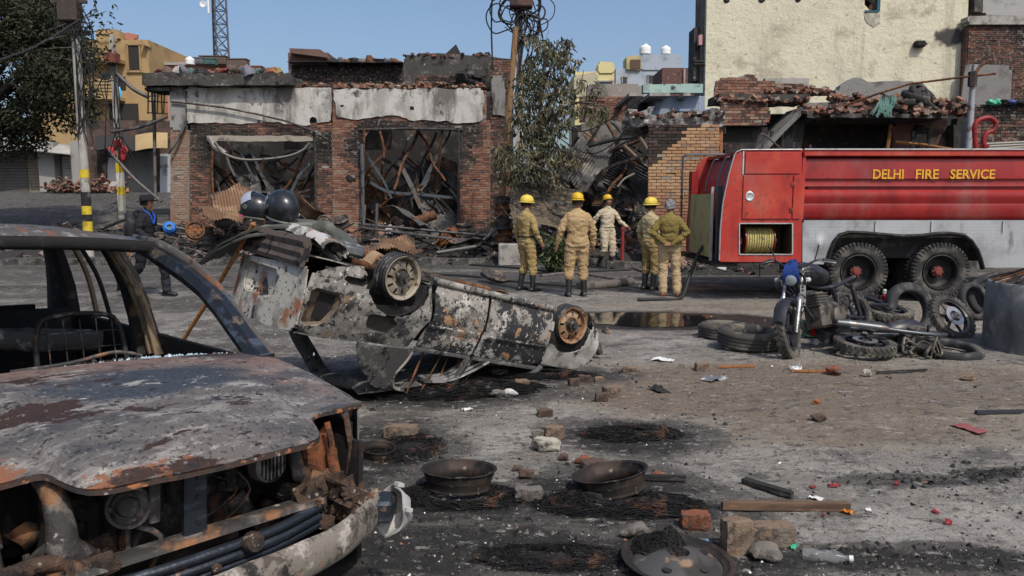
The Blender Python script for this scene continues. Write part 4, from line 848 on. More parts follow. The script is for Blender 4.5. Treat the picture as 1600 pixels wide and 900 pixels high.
# rear cabinet
mb = MB(); mb.add([(.10, .03, .62), (.10, DEP - .03, .62), (.12, DEP - .03, 1.75), (.12, .03, 1.75), (.42, DEP - .03, 2.40), (.42, .03, 2.40)], [(0, 1, 2, 3), (3, 2, 4, 5)]); mb.build('rear_bulkhead', red_d, tr)
mb = MB(); mb.box((-.06, 1.15, 1.22), (.03, 1.4, 1.05)); mb.build('pump_panel', cream_p, tr)
mb = MB(); mb.box((.04, .30, 1.25), (.08, .08, 1.25)); mb.build('panel_post', mat('dark_grey_post', (.05, .055, .07), (), .5), tr); mb = MB(); mb.box((-.05, .42, 1.25), (.04, .04, 1.22)); mb.build('panel_edge', steel_tr, tr)
mb = MB(); mb.box((.12, DEP / 2, .60), (.35, DEP - .1, .08)); mb.build('rear_step', black_p, tr)
mb = MB(); mb.box((.05, DEP - .2, 1.4), (.12, .25, 1.55)); mb.build('rear_corner_post', red_d, tr)
for y in (.75, 1.5): MB().tube(spline([(.16, y, 1.75), (.10, y, 1.85), (.22, y, 2.3), (.30, y, 2.36), (.36, y, 2.34)], 5), .016, 6).build('grab_rail', mat('rail_grey', (.08, .085, .10), (), .45, .5), tr, smooth=60)
MB().tube(spline([(-.12, DEP, .8), (-.12, DEP, 2.3), (-.08, DEP, 2.48), (.1, DEP, 2.5), (.8, DEP, 2.5)], 6), .020, 7).build('ladder_hoop', mat('rail_grey', (.08, .085, .10)), tr, smooth=60)
MB().tube(spline([(.9, 1.4, 2.44), (1.0, 1.4, 2.75), (1.1, 1.4, 2.78), (1.5, 1.4, 2.45)], 6), .016, 6).build('roof_rail', mat('rail_grey', (.08, .085, .10)), tr, smooth=60)
mb = MB(); mb.tube(spline([(.05, .9, .95), (-.15, .8, .75), (-.35, .6, .35), (-.55, .3, .03), (-.9, .2, .015), (-1.3, .1, .02)], 6), .032, 8); mb.build('suction_hose', mat('black_hose', (.02, .02, .02), (), .6), tr, smooth=60)
# tank, top rail, skirt
XE = 6.35
def TZ(v): return T2(1400, v)[1]
def TX(u, v=300): return T2(u, v)[0]
prof = [(TZ(245), .10), (TZ(249), .05), (TZ(264), .035), (TZ(279), .03), (TZ(280), .06), (TZ(284), .065), (TZ(291), .05), (TZ(292.5), .10), (TZ(295), .10), (TZ(302), .02), (TZ(305), .015), (TZ(310), .02), (TZ(317), .05), (TZ(318.5), .055), (TZ(320), .05), (TZ(338), .075), (TZ(343.5), .11)]
mb = MB(); xs = [TX(1256) + (XE - TX(1256)) * k / 30 for k in range(31)]
mb.sheet([[(x, y + .010 * nz(x * 1.3, z * 2, 2), z) for x in xs] for z, y in reversed(prof)], 0); mb.box(((TX(1256) + XE) / 2, DEP / 2 + .1, 1.75), (XE - TX(1256), DEP - .1, 1.1)); tk = mb.build('tank', red_d, tr, smooth=28)
mb = MB(); mb.bbox(((TX(1253) + XE) / 2, .02, TZ(239.3)), (XE - TX(1253), .08, TZ(234.5) - TZ(244)), .01); mb.box(((TX(1123) + XE) / 2 + .2, DEP / 2, TZ(236.5)), (XE - TX(1123) - .4, DEP - .06, .05)); mb.box((TX(1255), .06, (TZ(244) + TZ(343)) / 2), (.05, .10, TZ(244) - TZ(343))); mb.build('top_rail', red, tr)
mb = MB(); mb.box((TX(1262), .105, (TZ(244) + TZ(343)) / 2), (.10, .02, TZ(244) - TZ(343))); mb.build('recess_back', black_p, tr)
mb = MB(); mb.box(((TX(1253) + XE) / 2, -.026, TZ(233.2)), (XE - TX(1253), .03, .02)); mb.build('drip_rail', steel_tr, tr)
sk = tpoly([(1253.5, 344), (1640, 344), (1640, 418), (1534, 418), (1529, 405), (1524, 390), (1514, 376), (1503, 368), (1480, 365.5), (1462, 366), (1440, 369), (1410, 370), (1385, 368), (1350, 365), (1325, 364), (1311, 368), (1302, 378), (1296, 392), (1290, 413), (1253.5, 412)]); sk[1] = (XE, sk[1][1]); sk[2] = (XE, sk[2][1])
mb = MB(); panel(mb, sk, lambda a, b: (a, -.012 - .06 * blob(a, b, TX(1284), TZ(385), .05, .12) + .006 * nz(a * 2, b * 3), b), .05, .012); skirt = mb.build('skirt', plate_m, tr, smooth=40)
for u in (1458, 1370, 1570): mb = MB(); mb.box((TX(u), -.024, TZ(354)), (.02, .02, .18)); mb.build('skirt_joint', steel_tr, skirt)
mb = MB(); mb.tube([TP(u, v, -.03) for u, v in ((1290, 415), (1296, 392), (1302, 378), (1311, 367), (1325, 363), (1350, 364), (1385, 367), (1410, 369), (1440, 368), (1462, 365), (1480, 364.5), (1503, 367), (1515, 376), (1525, 391), (1530, 405), (1534, 420))], .035, 6, flat=1.3); mb.build('wheel_arch_trim', black_p, skirt, smooth=60)
mb = MB(); mb.box(((TX(1290) + TX(1534)) / 2, 1.2, .95), (TX(1534) - TX(1290), 2.0, .5)); mb.box((XE / 2 + .6, .75, .72), (XE - .6, .12, .22)); mb.box((XE / 2 + .6, 1.65, .72), (XE - .6, .12, .22)); mb.box((.9, 1.2, .66), (1.2, 2.2, .08))
for u in (1343, 1472): mb.tube([(TX(u, 424), .25, .48), (TX(u, 424), DEP - .25, .48)], .09, 8)
mb.build('chassis', black_p, tr)
# lettering
def lettering(txt, w, h, M, m, parent, name='lettering', ext=.004, off=.012, sw=1., fit=True):
    cu = bpy.data.curves.new(name, 'FONT'); cu.body = txt; cu.extrude = ext; cu.offset = off; cu.resolution_u = 3; cu.space_word = sw
    ob = bpy.data.objects.new(name, cu); COL.objects.link(ob); bpy.context.view_layer.update()
    me = bpy.data.meshes.new_from_object(ob.evaluated_get(bpy.context.evaluated_depsgraph_get())); bpy.data.objects.remove(ob)
    xs = [v.co.x for v in me.vertices]; ys = [v.co.y for v in me.vertices]
    sx = w / (max(xs) - min(xs)); sy = h / (max(ys) - min(ys)); cx = (max(xs) + min(xs)) / 2; cy = (max(ys) + min(ys)) / 2
    for v in me.vertices: v.co = M @ Vector(((v.co.x - cx) * sx, (v.co.y - cy) * sy, v.co.z))
    me.materials.clear(); me.materials.append(m); o = bpy.data.objects.new(name, me); COL.objects.link(o)
    if parent: o.parent = parent
    return o
yel = mat('signwriter_yellow', (.62, .32, .03), [layer((.35, .13, .02), 14, .56, .66, d=9, rg=.7)], .6)
for wd_, u0, u1 in (('DELHI', 1365, 1413), ('FIRE', 1432, 1468), ('SERVICE', 1486, 1556)):
    lettering(wd_, TX(u1, 272) - TX(u0, 272), TZ(264.5) - TZ(279.5), Matrix.Translation(TP((u0 + u1) / 2, 272, .022)) @ Matrix.Rotation(PI / 2, 4, 'X'), yel, tk, off=.022)
# wheels
rimt = mat('truck_rim_black', (.02, .02, .02), [layer((.07, .06, .05), 6, .5, .7)], .6, .2)
hubm = mat('faded_red_hub', (.17, .04, .034), [layer((.15, .04, .03), 14, .5, .65), layer((.22, .15, .13), 20, .62, .7, w=2)], .8)
me_t = MB(); tyre(me_t, .472, .29, .275, Matrix.Identity(4), 46, .014, 64, False); me_t = me_t.mesh('tyre', tyre_m, 35)
def truck_wheel(x, y, face):
    w = bpy.data.objects.new('wheel', me_t); COL.objects.link(w); w.parent = tr; w.location = (x, y, .478); w.rotation_euler = (Matrix.Rotation(PI / 2 * face, 3, 'X') @ Matrix.Rotation(rnd.random() * 3, 3, 'Z')).to_euler()
    mb = MB(); mb.lathe([(.285, .12), (.29, .135), (.275, .14), (.262, .11), (.25, .0), (.20, -.04), (.11, -.045), (.10, -.02), (.095, .03), (.06, .035), (0, .035)], 36)
    r = mb.build('rim', rimt, w, smooth=35)
    mb = MB(); mb.lathe([(.072, .0), (.072, .055), (.055, .065), (.05, .085), (0, .09)], 18)
    for k in range(8): mb.lathe([(.013, 0), (.013, .03), (0, .03)], 6, Matrix.Translation((.085 * math.cos(k * PI / 4), .085 * math.sin(k * PI / 4), .02)))
    mb.build('hub', hubm, w, smooth=35)
X1, X2 = TX(1343, 424), TX(1472, 424)
for x in (X1, X2, 8.2):
    truck_wheel(x, .17, 1); truck_wheel(x, DEP - .17, -1)
    if x < 8: truck_wheel(x, .52, 1); truck_wheel(x, DEP - .52, -1)
# cab, ahead of the tank
mb = MB(); mb.prism([(6.6, .55), (9.0, .55), (9.0, 1.45), (8.75, 2.45), (6.6, 2.45)], -DEP + .1, Matrix.Translation((0, .05, 0)) @ Matrix.Rotation(PI / 2, 4, 'X')); mb.box((6.45, DEP / 2, 1.2), (.4, 2.0, 1.2)); cab = mb.build('cab', red, tr)
for x0_, x1_ in ((6.85, 7.6), (7.75, 8.6)):
    mb = MB(); mb.box(((x0_ + x1_) / 2, .045, 1.9), (x1_ - x0_, .02, .62)); mb.build('cab_window', mat('dark_window', (.02, .025, .03), (), .08, spec=.6), cab)
    mb = MB(); mb.box(((x0_ + x1_) / 2, .040, 1.15), (x1_ - x0_, .03, .7)); d = mb.build('cab_door', red, cab)
    mb = MB(); mb.box((x0_ + .1, .02, 1.4), (.14, .03, .03)); mb.build('door_handle', steel_tr, d)
# red delivery pipe on the roof
dp = lambda u, v: at(u, v, 13.5) - TL
mb = MB(); mb.tube(spline([dp(1526, 237), dp(1523, 212), dp(1524, 194), dp(1533, 186), dp(1547, 184.5), dp(1556, 192), dp(1552, 203), dp(1541, 209), dp(1537, 220), dp(1540, 237)], 6), .042, 10)
mb.lathe([(.06, -.02), (.06, .02)], 12, Matrix.Translation(dp(1540, 228))); mb.build('delivery_pipe', mat('maroon_pipe', (.22, .02, .02), [layer((.1, .015, .015), 7, .5, .65)], .5), tr, smooth=60)
for u, v in ((1192, 228), (1240, 228), (1266, 232)):
    MB().tube([at(u, 236, 12.9) - TL, at(u, v - 6, 12.9) - TL], .016, 6).build('roof_stanchion', mat('rail_grey', (.08, .085, .10)), tr)
mb = MB(); g = tpoly([(1432 - 247, 0)]) if False else None
mb.tube([TP(1196, 411, .3), TP(1196.5, 436, .3)], .008, 5); mb.build('hanging_chain', black_p, tr)
# ------------------------------------------------------------------ people
def cloth(name, c, dark, light):
    return mat(name, c, [layer(light, 2.5, .42, .72, d=6, amt=.7), layer(dark, 3, .48, .78, d=7, w=2, amt=.55), layer(tuple(k * .4 for k in dark), 9, .62, .78, w=4, d=8, amt=.35)], .92, bump=.012, bs=16, bd=5, spec=.15)
skin = mat('brown_skin', (.26, .125, .075), [layer((.18, .08, .05), 20, .5, .7)], .55, bump=.0008, bs=120)
khaki = cloth('khaki_coverall', (.33, .225, .115), (.17, .115, .055), (.42, .31, .18))
khaki2 = cloth('ochre_overall', (.29, .205, .085), (.13, .095, .04), (.38, .285, .14))
pale = cloth('pale_khaki_overall', (.42, .35, .25), (.24, .19, .13), (.52, .45, .34))
olive = cloth('olive_jacket', (.165, .125, .04), (.08, .062, .02), (.23, .175, .06))
trous = cloth('khaki_trousers', (.40, .30, .175), (.27, .20, .11), (.48, .37, .23))
blackc = cloth('black_clothes', (.018, .018, .022), (.008, .008, .010), (.035, .035, .042))
boot_b = mat('black_gumboot', (.014, .014, .015), [layer((.06, .055, .05), 8, .55, .72)], .5, spec=.4)
shoe_b = mat('brown_shoe', (.16, .05, .02), [layer((.06, .02, .01), 10, .5, .7)], .45)
hair_g = mat('grey_hair', (.12, .12, .125), [layer((.32, .32, .33), 30, .48, .62, d=6)], .8, bump=.004, bs=80)
hair_k = mat('black_hair', (.012, .011, .011), (), .7, bump=.003, bs=80)
yellow_h = mat('yellow_helmet', (.60, .36, .012), [layer((.42, .23, .01), 6, .52, .72, d=8), layer((.2, .14, .05), 18, .58, .70, w=2, amt=.7)], .5, spec=.4)
yellow_p = mat('pale_yellow_helmet', (.62, .46, .06), [layer((.45, .32, .05), 6, .52, .72, d=8), layer((.2, .14, .05), 18, .58, .70, w=2, amt=.7)], .5, spec=.4)
def person(label, loc, yaw, H=1.75, L=None, R=None, torso_m=0, mats=(), lean=(0, 0), head=(0, 0), parts=None, group=None, belt=None, loose=1., hat=None, hairm=None, shoes=('boot', None, .34), one_piece=True):
    # local axes: x = the person's right, y = forward, z = up. L / R: limb joints per side
    k = H / 1.75; t = thing('person', label, 'person', loc, (0, 0, yaw), group)
    V = lambda x, y, z: Vector((x * k, y * k, z * k))
    lx, ly = lean
    comps = []; mb = MB()      # comps: (p, q, r0, r1, material)
    def limb(pts, rad, m, seg=14):
        P = [Vector(p) for p in pts]; S = spline(P, 5); rs = []
        for i in range(len(P) - 1):
            for j in range(5): rs.append(rad[i] + (rad[i + 1] - rad[i]) * j / 5)
        rs.append(rad[-1]); rs = [r * k for r in rs]; mb.tube(S, rs, seg)
        for i in range(len(S) - 1): comps.append((S[i], S[i + 1], rs[i], rs[i + 1], m))
        for i in (0, -1): mb.lathe([(rs[i] * math.cos(a), rs[i] * math.sin(a)) for a in [-PI / 2 + PI * j / 8 for j in range(9)]], 12, Matrix.Translation(S[i]))
    D = dict(hip=(.095, 0, .90), knee=(.105, .03, .49), ankle=(.11, 0, .10), sh=(.178, -.005, 1.385), elb=(.245, -.035, 1.15), wri=(.255, .05, .915), hand=None, toe=.0)
    sides = []
    for s, o in ((-1, L or {}), (1, R or {})):
        d = dict(D); d.update(o); q = {}
        for n in ('hip', 'knee', 'ankle', 'sh', 'elb', 'wri'):
            p = d[n]; x = p[0] if (n in o) else p[0] * s
            ax = lx * max(0, (p[2] - .95)) / .5; ay = ly * max(0, (p[2] - .95)) / .5
            q[n] = V(x + (ax if n == 'sh' or n not in o else 0), p[1] + (ay if n == 'sh' or n not in o else 0), p[2])
        q['s'] = s; q['toe'] = d['toe']; q['hd'] = d['hand']; sides.append(q)
    tops, legs = torso_m, (torso_m if one_piece else 1)
    # torso
    rings = [(.80, .12, .085), (.87, .155, .115), (.95, .172, .128), (1.02, .165, .122), (1.08, .158, .116), (1.16, .165, .118), (1.25, .178, .124), (1.34, .19, .126), (1.40, .188, .112), (1.435, .16, .10), (1.465, .115, .085), (1.49, .075, .07), (1.51, .058, .06)]
    g = []
    for z, a, b in rings:
        f = max(0, z - .95) / .5; c = V(lx * f, ly * f - .012 * sstep(1.1, 1.4, z), z)
        a *= loose * k; b *= loose * k
        g.append([c + Vector((a * math.copysign(abs(math.cos(p)) ** .85, math.cos(p)), b * math.copysign(abs(math.sin(p)) ** .85, math.sin(p)), 0)) for p in [2 * PI * j / 24 for j in range(24)]])
    n = len(mb.v); vs = [p for r in g for p in r]; fs = [(i * 24 + j, i * 24 + (j + 1) % 24, (i + 1) * 24 + (j + 1) % 24, (i + 1) * 24 + j) for i in range(len(g) - 1) for j in range(24)]
    mb.add(vs, fs + [tuple(reversed(range(24))), tuple(range((len(g) - 1) * 24, len(g) * 24))])
    for i in range(len(rings) - 1):
        for xo in (-.5, 0, .5):
            z, a, b = rings[i]; z2, a2, b2 = rings[i + 1]; f, f2 = max(0, z - .95) / .5, max(0, z2 - .95) / .5
            comps.append((V(lx * f + xo * a, ly * f, z), V(lx * f2 + xo * a2, ly * f2, z2), b * k, b2 * k, legs if z < 1.02 else tops))
    for q in sides:
        s = q['s']
        an = q['ankle'] + (V(0, 0, shoes[2] - .12) if shoes[0] == 'boot' else V(0, 0, 0))
        low = q['knee'].lerp(q['ankle'], .36) if shoes[0] == 'boot' else q['ankle']
        limb([q['hip'] + V(0, 0, .03), q['hip'].lerp(q['knee'], .5) + V(0, .012, 0), q['knee'], low], [.108 * loose, .096 * loose, .080 * loose, .078 * loose if shoes[0] == 'boot' else .074 * loose], legs)
        if shoes[0] != 'boot': pass
        limb([q['sh'] - V(s * .03, 0, -.005), q['sh'].lerp(q['elb'], .5), q['elb'], q['elb'].lerp(q['wri'], .5), q['wri']], [.064 * loose, .064 * loose, .056 * loose, .053 * loose, .045], tops)
        # hand: palm, four fingers, thumb
        d = (q['wri'] - q['elb']).normalized() if q['hd'] is None else Vector(q['hd']).normalized()
        side_ = Vector((0, 1, 0)); side_ = (side_ - d * side_.dot(d)).normalized(); nrm = d.cross(side_)
        w = q['wri']; pm = w + d * .055 * k
        limb([w - d * .01, pm, w + d * .095 * k], [.026, .034, .030], 2, 8)
        cur = nrm * (.3 * (1 if nrm.x * -s > 0 else -1))
        for f_, (off, ln) in enumerate(((.027, .070), (.009, .080), (-.009, .074), (-.026, .058))):
            b0 = w + d * .085 * k + side_ * off * k; b1 = b0 + (d + cur * .4).normalized() * ln * .5 * k; b2 = b1 + (d + cur * 1.4).normalized() * ln * .5 * k
            limb([b0, b1, b2], [.0105, .010, .009], 2, 6)
        b0 = w + d * .03 * k + side_ * .026 * k; limb([b0, b0 + (d * .8 + side_ * .5) * .035 * k, b0 + (d * 1.0 + side_ * .35) * .068 * k], [.013, .012, .010], 2, 6)
    # neck and head
    hz = head; hb = V(lx * 1.1, ly * 1.1, 1.49); hc = hb + V(0, .02 + .05 * math.sin(hz[1]), .145)
    limb([hb - V(0, 0, .04), hb + V(0, .005, .06)], [.058, .056], 2)
    HR = (Matrix.Rotation(hz[0], 3, 'Z') @ Matrix.Rotation(-hz[1], 3, 'X')); HM = Matrix.Translation(hc) @ HR.to_4x4()
    hv = []
    bm = bmesh.new(); bmesh.ops.create_icosphere(bm, subdivisions=3, radius=1)
    for v in bm.verts:
        x, y, z = v.co; jaw = sstep(.1, -.9, z)
        hv.append(HM @ Vector((x * .082 * (1 - .22 * jaw) * k, (y * .102 * (1 - .12 * jaw) + .012 * jaw) * k, z * .120 * k)))
    bm.verts.index_update(); mb.add(hv, [[v.index for v in f.verts] for f in bm.faces]); bm.free()
    comps.append((HM @ V(0, .01, -.06), HM @ V(0, 0, .05), .075 * k, .09 * k, 2))
    def hl(a, b, r0, r1):
        A, B = HM @ V(*a), HM @ V(*b); mb.tube([A, B], [r0 * k, r1 * k], 8); comps.append((A, B, r0 * k, r1 * k, 2))
    hl((0, .092, .02), (0, .116, -.022), .009, .015)      # nose
    for s in (-1, 1): hl((s * .077, -.008, .02), (s * .084, -.014, -.03), .014, .010); hl((s * .03, .086, .025), (s * .03, .088, .030), .014, .012)
    hl((-.022, .092, -.055), (.022, .092, -.055), .010, .010)
    # one continuous skin
    me = mb.mesh('body_raw', khaki); ob = bpy.data.objects.new('body_raw', me); COL.objects.link(ob)
    md = ob.modifiers.new('r', 'REMESH'); md.mode = 'VOXEL'; md.voxel_size = .0095; sm = ob.modifiers.new('s', 'SMOOTH'); sm.factor = .5; sm.iterations = 3
    bpy.context.view_layer.update(); dg = bpy.context.evaluated_depsgraph_get(); m2 = bpy.data.meshes.new_from_object(ob.evaluated_get(dg)); bpy.data.objects.remove(ob)
    m2.materials.clear()
    for m in mats: m2.materials.append(m)
    segs = [(a, b - a, max(1e-9, (b - a).length_squared), r0, r1, m) for a, b, r0, r1, m in comps]
    def cls(p):
        best = 9; bm_ = 0
        for a, d, l2, r0, r1, m in segs:
            w = p - a; tt = w.dot(d) / l2; tt = 0 if tt < 0 else 1 if tt > 1 else tt
            ds = (w - d * tt).length - (r0 + (r1 - r0) * tt)
            if ds < best: best = ds; bm_ = m
        return bm_
    joints = [q[n] for q in sides for n in ('knee', 'elb', 'hip')] + [V(0, 0, 1.05)]
    vm = [cls(v.co) for v in m2.vertices]; nr = [v.normal.copy() for v in m2.vertices]
    for v, m, nn in zip(m2.vertices, vm, nr):
        if m == 2: continue
        p = v.co; am = .0075 + .012 * max(math.exp(-((p - j).length / .11) ** 2) for j in joints)
        v.co = p + nn * (am * (1.7 * noise.noise(Vector((p.x * 8 + yaw * 5, p.y * 8, p.z * 15))) + noise.noise(Vector((p.x * 22, p.y * 22, p.z * 30 + yaw)))))
    mi = [max((vm[i] for i in p.vertices), key=[vm[i] for i in p.vertices].count) for p in m2.polygons]
    m2.polygons.foreach_set('material_index', mi); m2.shade_smooth(); m2.name = 'body'
    bo = bpy.data.objects.new('body', m2); COL.objects.link(bo); bo.parent = t
    # footwear
    for q in sides:
        a = q['ankle']; kn = q['knee']; yw = q['toe']; F = Vector((math.sin(yw), math.cos(yw), 0)); S = Vector((F.y, -F.x, 0)); mbf = MB()
        ground_z = a.z - .10 * k
        g = []
        for (yy, w, h, zb) in ((-.085, .03, .05, .012), (-.075, .038, .075, .004), (-.03, .042, .11, 0), (.03, .044, .10, 0), (.09, .050, .075, .002), (.14, .050, .062, .004), (.175, .040, .05, .008), (.192, .018, .032, .012)):
            row = []
            for j in range(12):
                p = 2 * PI * j / 12; row.append(Vector((a.x, a.y, ground_z)) + F * yy * k + S * (w * math.cos(p) * k) + Vector((0, 0, (zb + (h - zb) * (.5 + .5 * math.sin(p)))) ) * k)
            g.append(row + [row[0]])
        mbf.sheet(g); mbf.add([p for p in g[0][:12]], [tuple(range(12))]); mbf.add([p for p in g[-1][:12]], [tuple(reversed(range(12)))])
        if shoes[0] == 'boot':
            top = a.lerp(kn, .70); mbf.tube([a - V(0, .012, .03), a.lerp(kn, .2) - V(0, .012, 0), a.lerp(kn, .45) - V(0, .010, 0), top], [.052 * k, .052 * k, .058 * k, .066 * k], 14)
            mbf.tube([top - V(0, 0, .008), top + V(0, 0, .004)], [.069 * k, .069 * k], 14)
        mbf.box(Vector((a.x, a.y, ground_z + .008)) + F * .05 * k, (.088 * k, .27 * k, .016), (0, 0, -yw))
        mbf.build('boot' if shoes[0] == 'boot' else 'shoe', shoes[1] or boot_b, t, smooth=50)
    if belt:
        mbf = MB(); f = .08 / .5; c = V(lx * f, ly * f, 1.03); P = [c + V(.180 * loose * math.cos(p), .136 * loose * math.sin(p), .004 * math.sin(3 * p)) for p in [2 * PI * j / 28 for j in range(28)]]
        mbf.tube(P, .020, 6, flat=.35, closed=True, up=(0, 0, 1)); mbf.build('belt', belt, t, smooth=60)
    # collar
    mbf = MB(); c = hb + V(0, 0, .0); g = [[c + V((.068 + .006 * i) * math.cos(p), (.068 + .006 * i) * math.sin(p) + .004, .022 - .028 * i) for p in [2 * PI * j / 20 for j in range(21)]] for i in (0, 1, 2)]
    mbf.sheet(g, .004); mbf.build('collar', mats[tops], t, smooth=60)
    if hat:
        hm, kind = hat; hr = []; mbf = MB(); HMh = HM @ Matrix.Translation((0, -.004 * k, .035 * k)) @ Matrix.Rotation(-.06, 4, 'X')
        sc = Matrix.Diagonal((.96, 1.16, 1, 1))
        if kind == 'fire':
            mbf.lathe([(.128, -.012), (.130, -.004), (.112, .010), (.110, .022), (.108, .05), (.098, .085), (.075, .112), (.045, .126), (0, .131)], 28, HMh @ sc); mbf.lathe([(.128, -.012), (.100, .002), (.09, .08), (0, .11)], 24, HMh @ sc)
            h = mbf.build('helmet', hm, t, smooth=50)
            mbf = MB(); mbf.lathe([(.113, .004), (.116, .012), (.112, .018)], 28, HMh @ sc); mbf.build('helmet_band', soot(), h, smooth=50)
            mbf = MB(); mbf.tube([HMh @ Vector((0, -.125 + .0, .012)), HMh @ Vector((0, -.118, .05)), HMh @ Vector((0, -.06, .118)), HMh @ Vector((0, 0, .134)), HMh @ Vector((0, .06, .118)), HMh @ Vector((0, .118, .05))], .006, 6); mbf.build('helmet_ridge', hm, h, smooth=60)
        else:
            mbf.lathe([(.150, -.004), (.152, .002), (.108, .010), (.104, .05), (.092, .09), (.05, .105), (0, .106)], 26, HMh @ sc, wob=lambda r, z, a: (r, z + (.012 * math.sin(2 * a) if r > .12 else 0))); mbf.build('hat', hm, t, smooth=50)
    # hair
    if hairm:
        mbf = MB(); g = []
        for i in range(9):
            th = .05 + (PI * .60) * i / 8; g.append([HM @ V(math.sin(th) * math.cos(p) * .087 * (1 + .04 * nz(p * 3, th * 4)), (math.sin(th) * math.sin(p) * .108 - .012 - (.025 * sstep(.4, 1, math.sin(p)) * sstep(.6, 1.4, th))), math.cos(th) * .122 + .006) for p in [2 * PI * j / 24 for j in range(25)]])
        mbf.sheet(g, .006); mbf.build('hair', hairm, t, smooth=60)
    return t
FG_ = 'firefighters standing on the road'
def stand(u, v): p = gd(u, v); p.z = gz(p.x, p.y) - .004; return p
p1 = person('firefighter with ochre overall, dark belt and pale yellow helmet beside potted shrub', stand(822, 453), -.85, 1.70, L=dict(knee=(-.10, .05, .49), ankle=(-.125, -.03, .10)), R=dict(knee=(.14, .03, .49), ankle=(.19, .01, .10), elb=(.27, -.02, 1.15), wri=(.29, .10, .93)), mats=(khaki2, khaki2, skin), head=(-.35, .0), hat=(yellow_p, 'fire'), belt=mat('dark_belt', (.03, .028, .022)), group=FG_, hairm=hair_k)
p2 = person('firefighter seen from behind in loose tan coverall with gumboots and yellow helmet', stand(901, 462), .10, 1.74, L=dict(ankle=(-.15, -.02, .10), knee=(-.13, .03, .49), elb=(-.29, -.03, 1.16), wri=(-.34, .03, .92)), R=dict(ankle=(.13, .01, .10), elb=(.27, -.03, 1.15), wri=(.29, .06, .90)), mats=(khaki, khaki, skin), hat=(yellow_h, 'fire'), loose=1.14, group=FG_, hairm=hair_k, head=(0, 0))
p3 = person('firefighter in pale overall facing us with hand on red standpipe', stand(948, 419), PI + .35, 1.74, L=dict(elb=(-.30, .05, 1.17), wri=(-.40, .22, 1.03), knee=(-.10, .10, .50), ankle=(-.09, .02, .11)), R=dict(elb=(.30, -.08, 1.18), wri=(.40, -.10, 1.02), knee=(.12, .10, .51), ankle=(.14, -.14, .14)), mats=(pale, pale, skin), head=(.1, -.35), hat=(yellow_h, 'fire'), belt=pale, group=FG_, hairm=hair_k)
p4 = person('firefighter in dusty overall and yellow helmet standing close behind man in olive jacket', stand(1014, 452), -.9, 1.66, mats=(pale if False else cloth('dusty_overall', (.36, .29, .16), (.20, .15, .07), (.46, .38, .24)), khaki2, skin), head=(-.3, -.1), hat=(yellow_p, 'fire'), one_piece=False, group=FG_, hairm=hair_k)
p5 = person('bareheaded grey-haired man in olive jacket with hands clasped behind back', stand(1044, 462), -.25, 1.66, L=dict(elb=(-.30, -.10, 1.15), wri=(-.06, -.185, .98), hand=(1, -.12, -.25), ankle=(-.10, 0, .10), knee=(-.10, .03, .49)), R=dict(elb=(.30, -.10, 1.15), wri=(.07, -.20, .97), hand=(-1, -.1, -.3), ankle=(.16, -.02, .10), knee=(.13, .02, .49)), mats=(olive, trous, skin), one_piece=False, hairm=hair_g, shoes=('shoe', shoe_b, .1), head=(-.5, -.05), belt=mat('brown_belt', (.10, .04, .015)), loose=1.06)
w0 = gd(232, 462)
p6 = person('man in black jacket and hat striding past with backpack and blue lanyard', Vector((w0.x, w0.y, gz(w0.x, w0.y))), -PI / 2 - .15, 1.72, L=dict(knee=(-.09, .26, .53), ankle=(-.09, .30, .11), elb=(-.24, -.16, 1.17), wri=(-.24, -.06, .95)), R=dict(knee=(.09, -.10, .50), ankle=(.09, -.44, .20), elb=(.24, .06, 1.15), wri=(.22, .25, 1.0)), mats=(blackc, blackc, skin), shoes=('shoe', boot_b, .1), hat=(blackc, 'hat'), hairm=hair_k, head=(0, -.1), lean=(0, .05))
mb = MB(); mb.bbox((0, -.21, 1.24), (.30, .17, .46), .05); mb.bbox((0, -.31, 1.16), (.22, .07, .24), .03); b = mb.build('backpack', mat('dark_backpack', (.022, .022, .026), [layer((.05, .05, .06), 9, .5, .7)], .8, bump=.003), p6, smooth=50)
for s in (-1, 1): MB().tube(spline([(s * .10, -.15, 1.42), (s * .12, -.02, 1.475), (s * .13, .13, 1.36), (s * .15, .09, 1.1)], 5), .02, 6, flat=.3).build('strap', boot_b, b, smooth=60)
MB().tube(spline([(-.07, .03, 1.50), (-.06, .15, 1.40), (0, .165, 1.25), (.06, .15, 1.40), (.07, .03, 1.50)], 6), .011, 5).build('lanyard', mat('blue_lanyard', (.02, .09, .45)), p6, smooth=60)
MB().bbox((-.08, .18, 1.16), (.13, .06, .09), .015).build('camera_body', boot_b, p6)
# red standpipe under the hand of the fireman
sp_ = stand(972, 414); t = thing('standpipe', 'slim red standpipe upright on the road beside firefighter in pale overall', 'standpipe', sp_)
mb = MB(); mb.tube([(0, 0, .05), (0, 0, .98)], .042, 12); mb.lathe([(.055, .90), (.055, .96), (.03, .97), (0, .97)], 14); mb.build('pipe', mat('pipe_red', (.28, .03, .03), [layer((.12, .02, .02), 6, .5, .7)], .6), t, smooth=50)
mb = MB(); mb.lathe([(.13, 0), (.12, .03), (.06, .05), (.05, .10), (0, .10)], 16); 
for k in range(3): a = k * 2.1; mb.box((.11 * math.cos(a), .11 * math.sin(a), .04), (.12, .03, .04), (0, 0, a))
mb.build('foot', steel_tr, t, smooth=40)
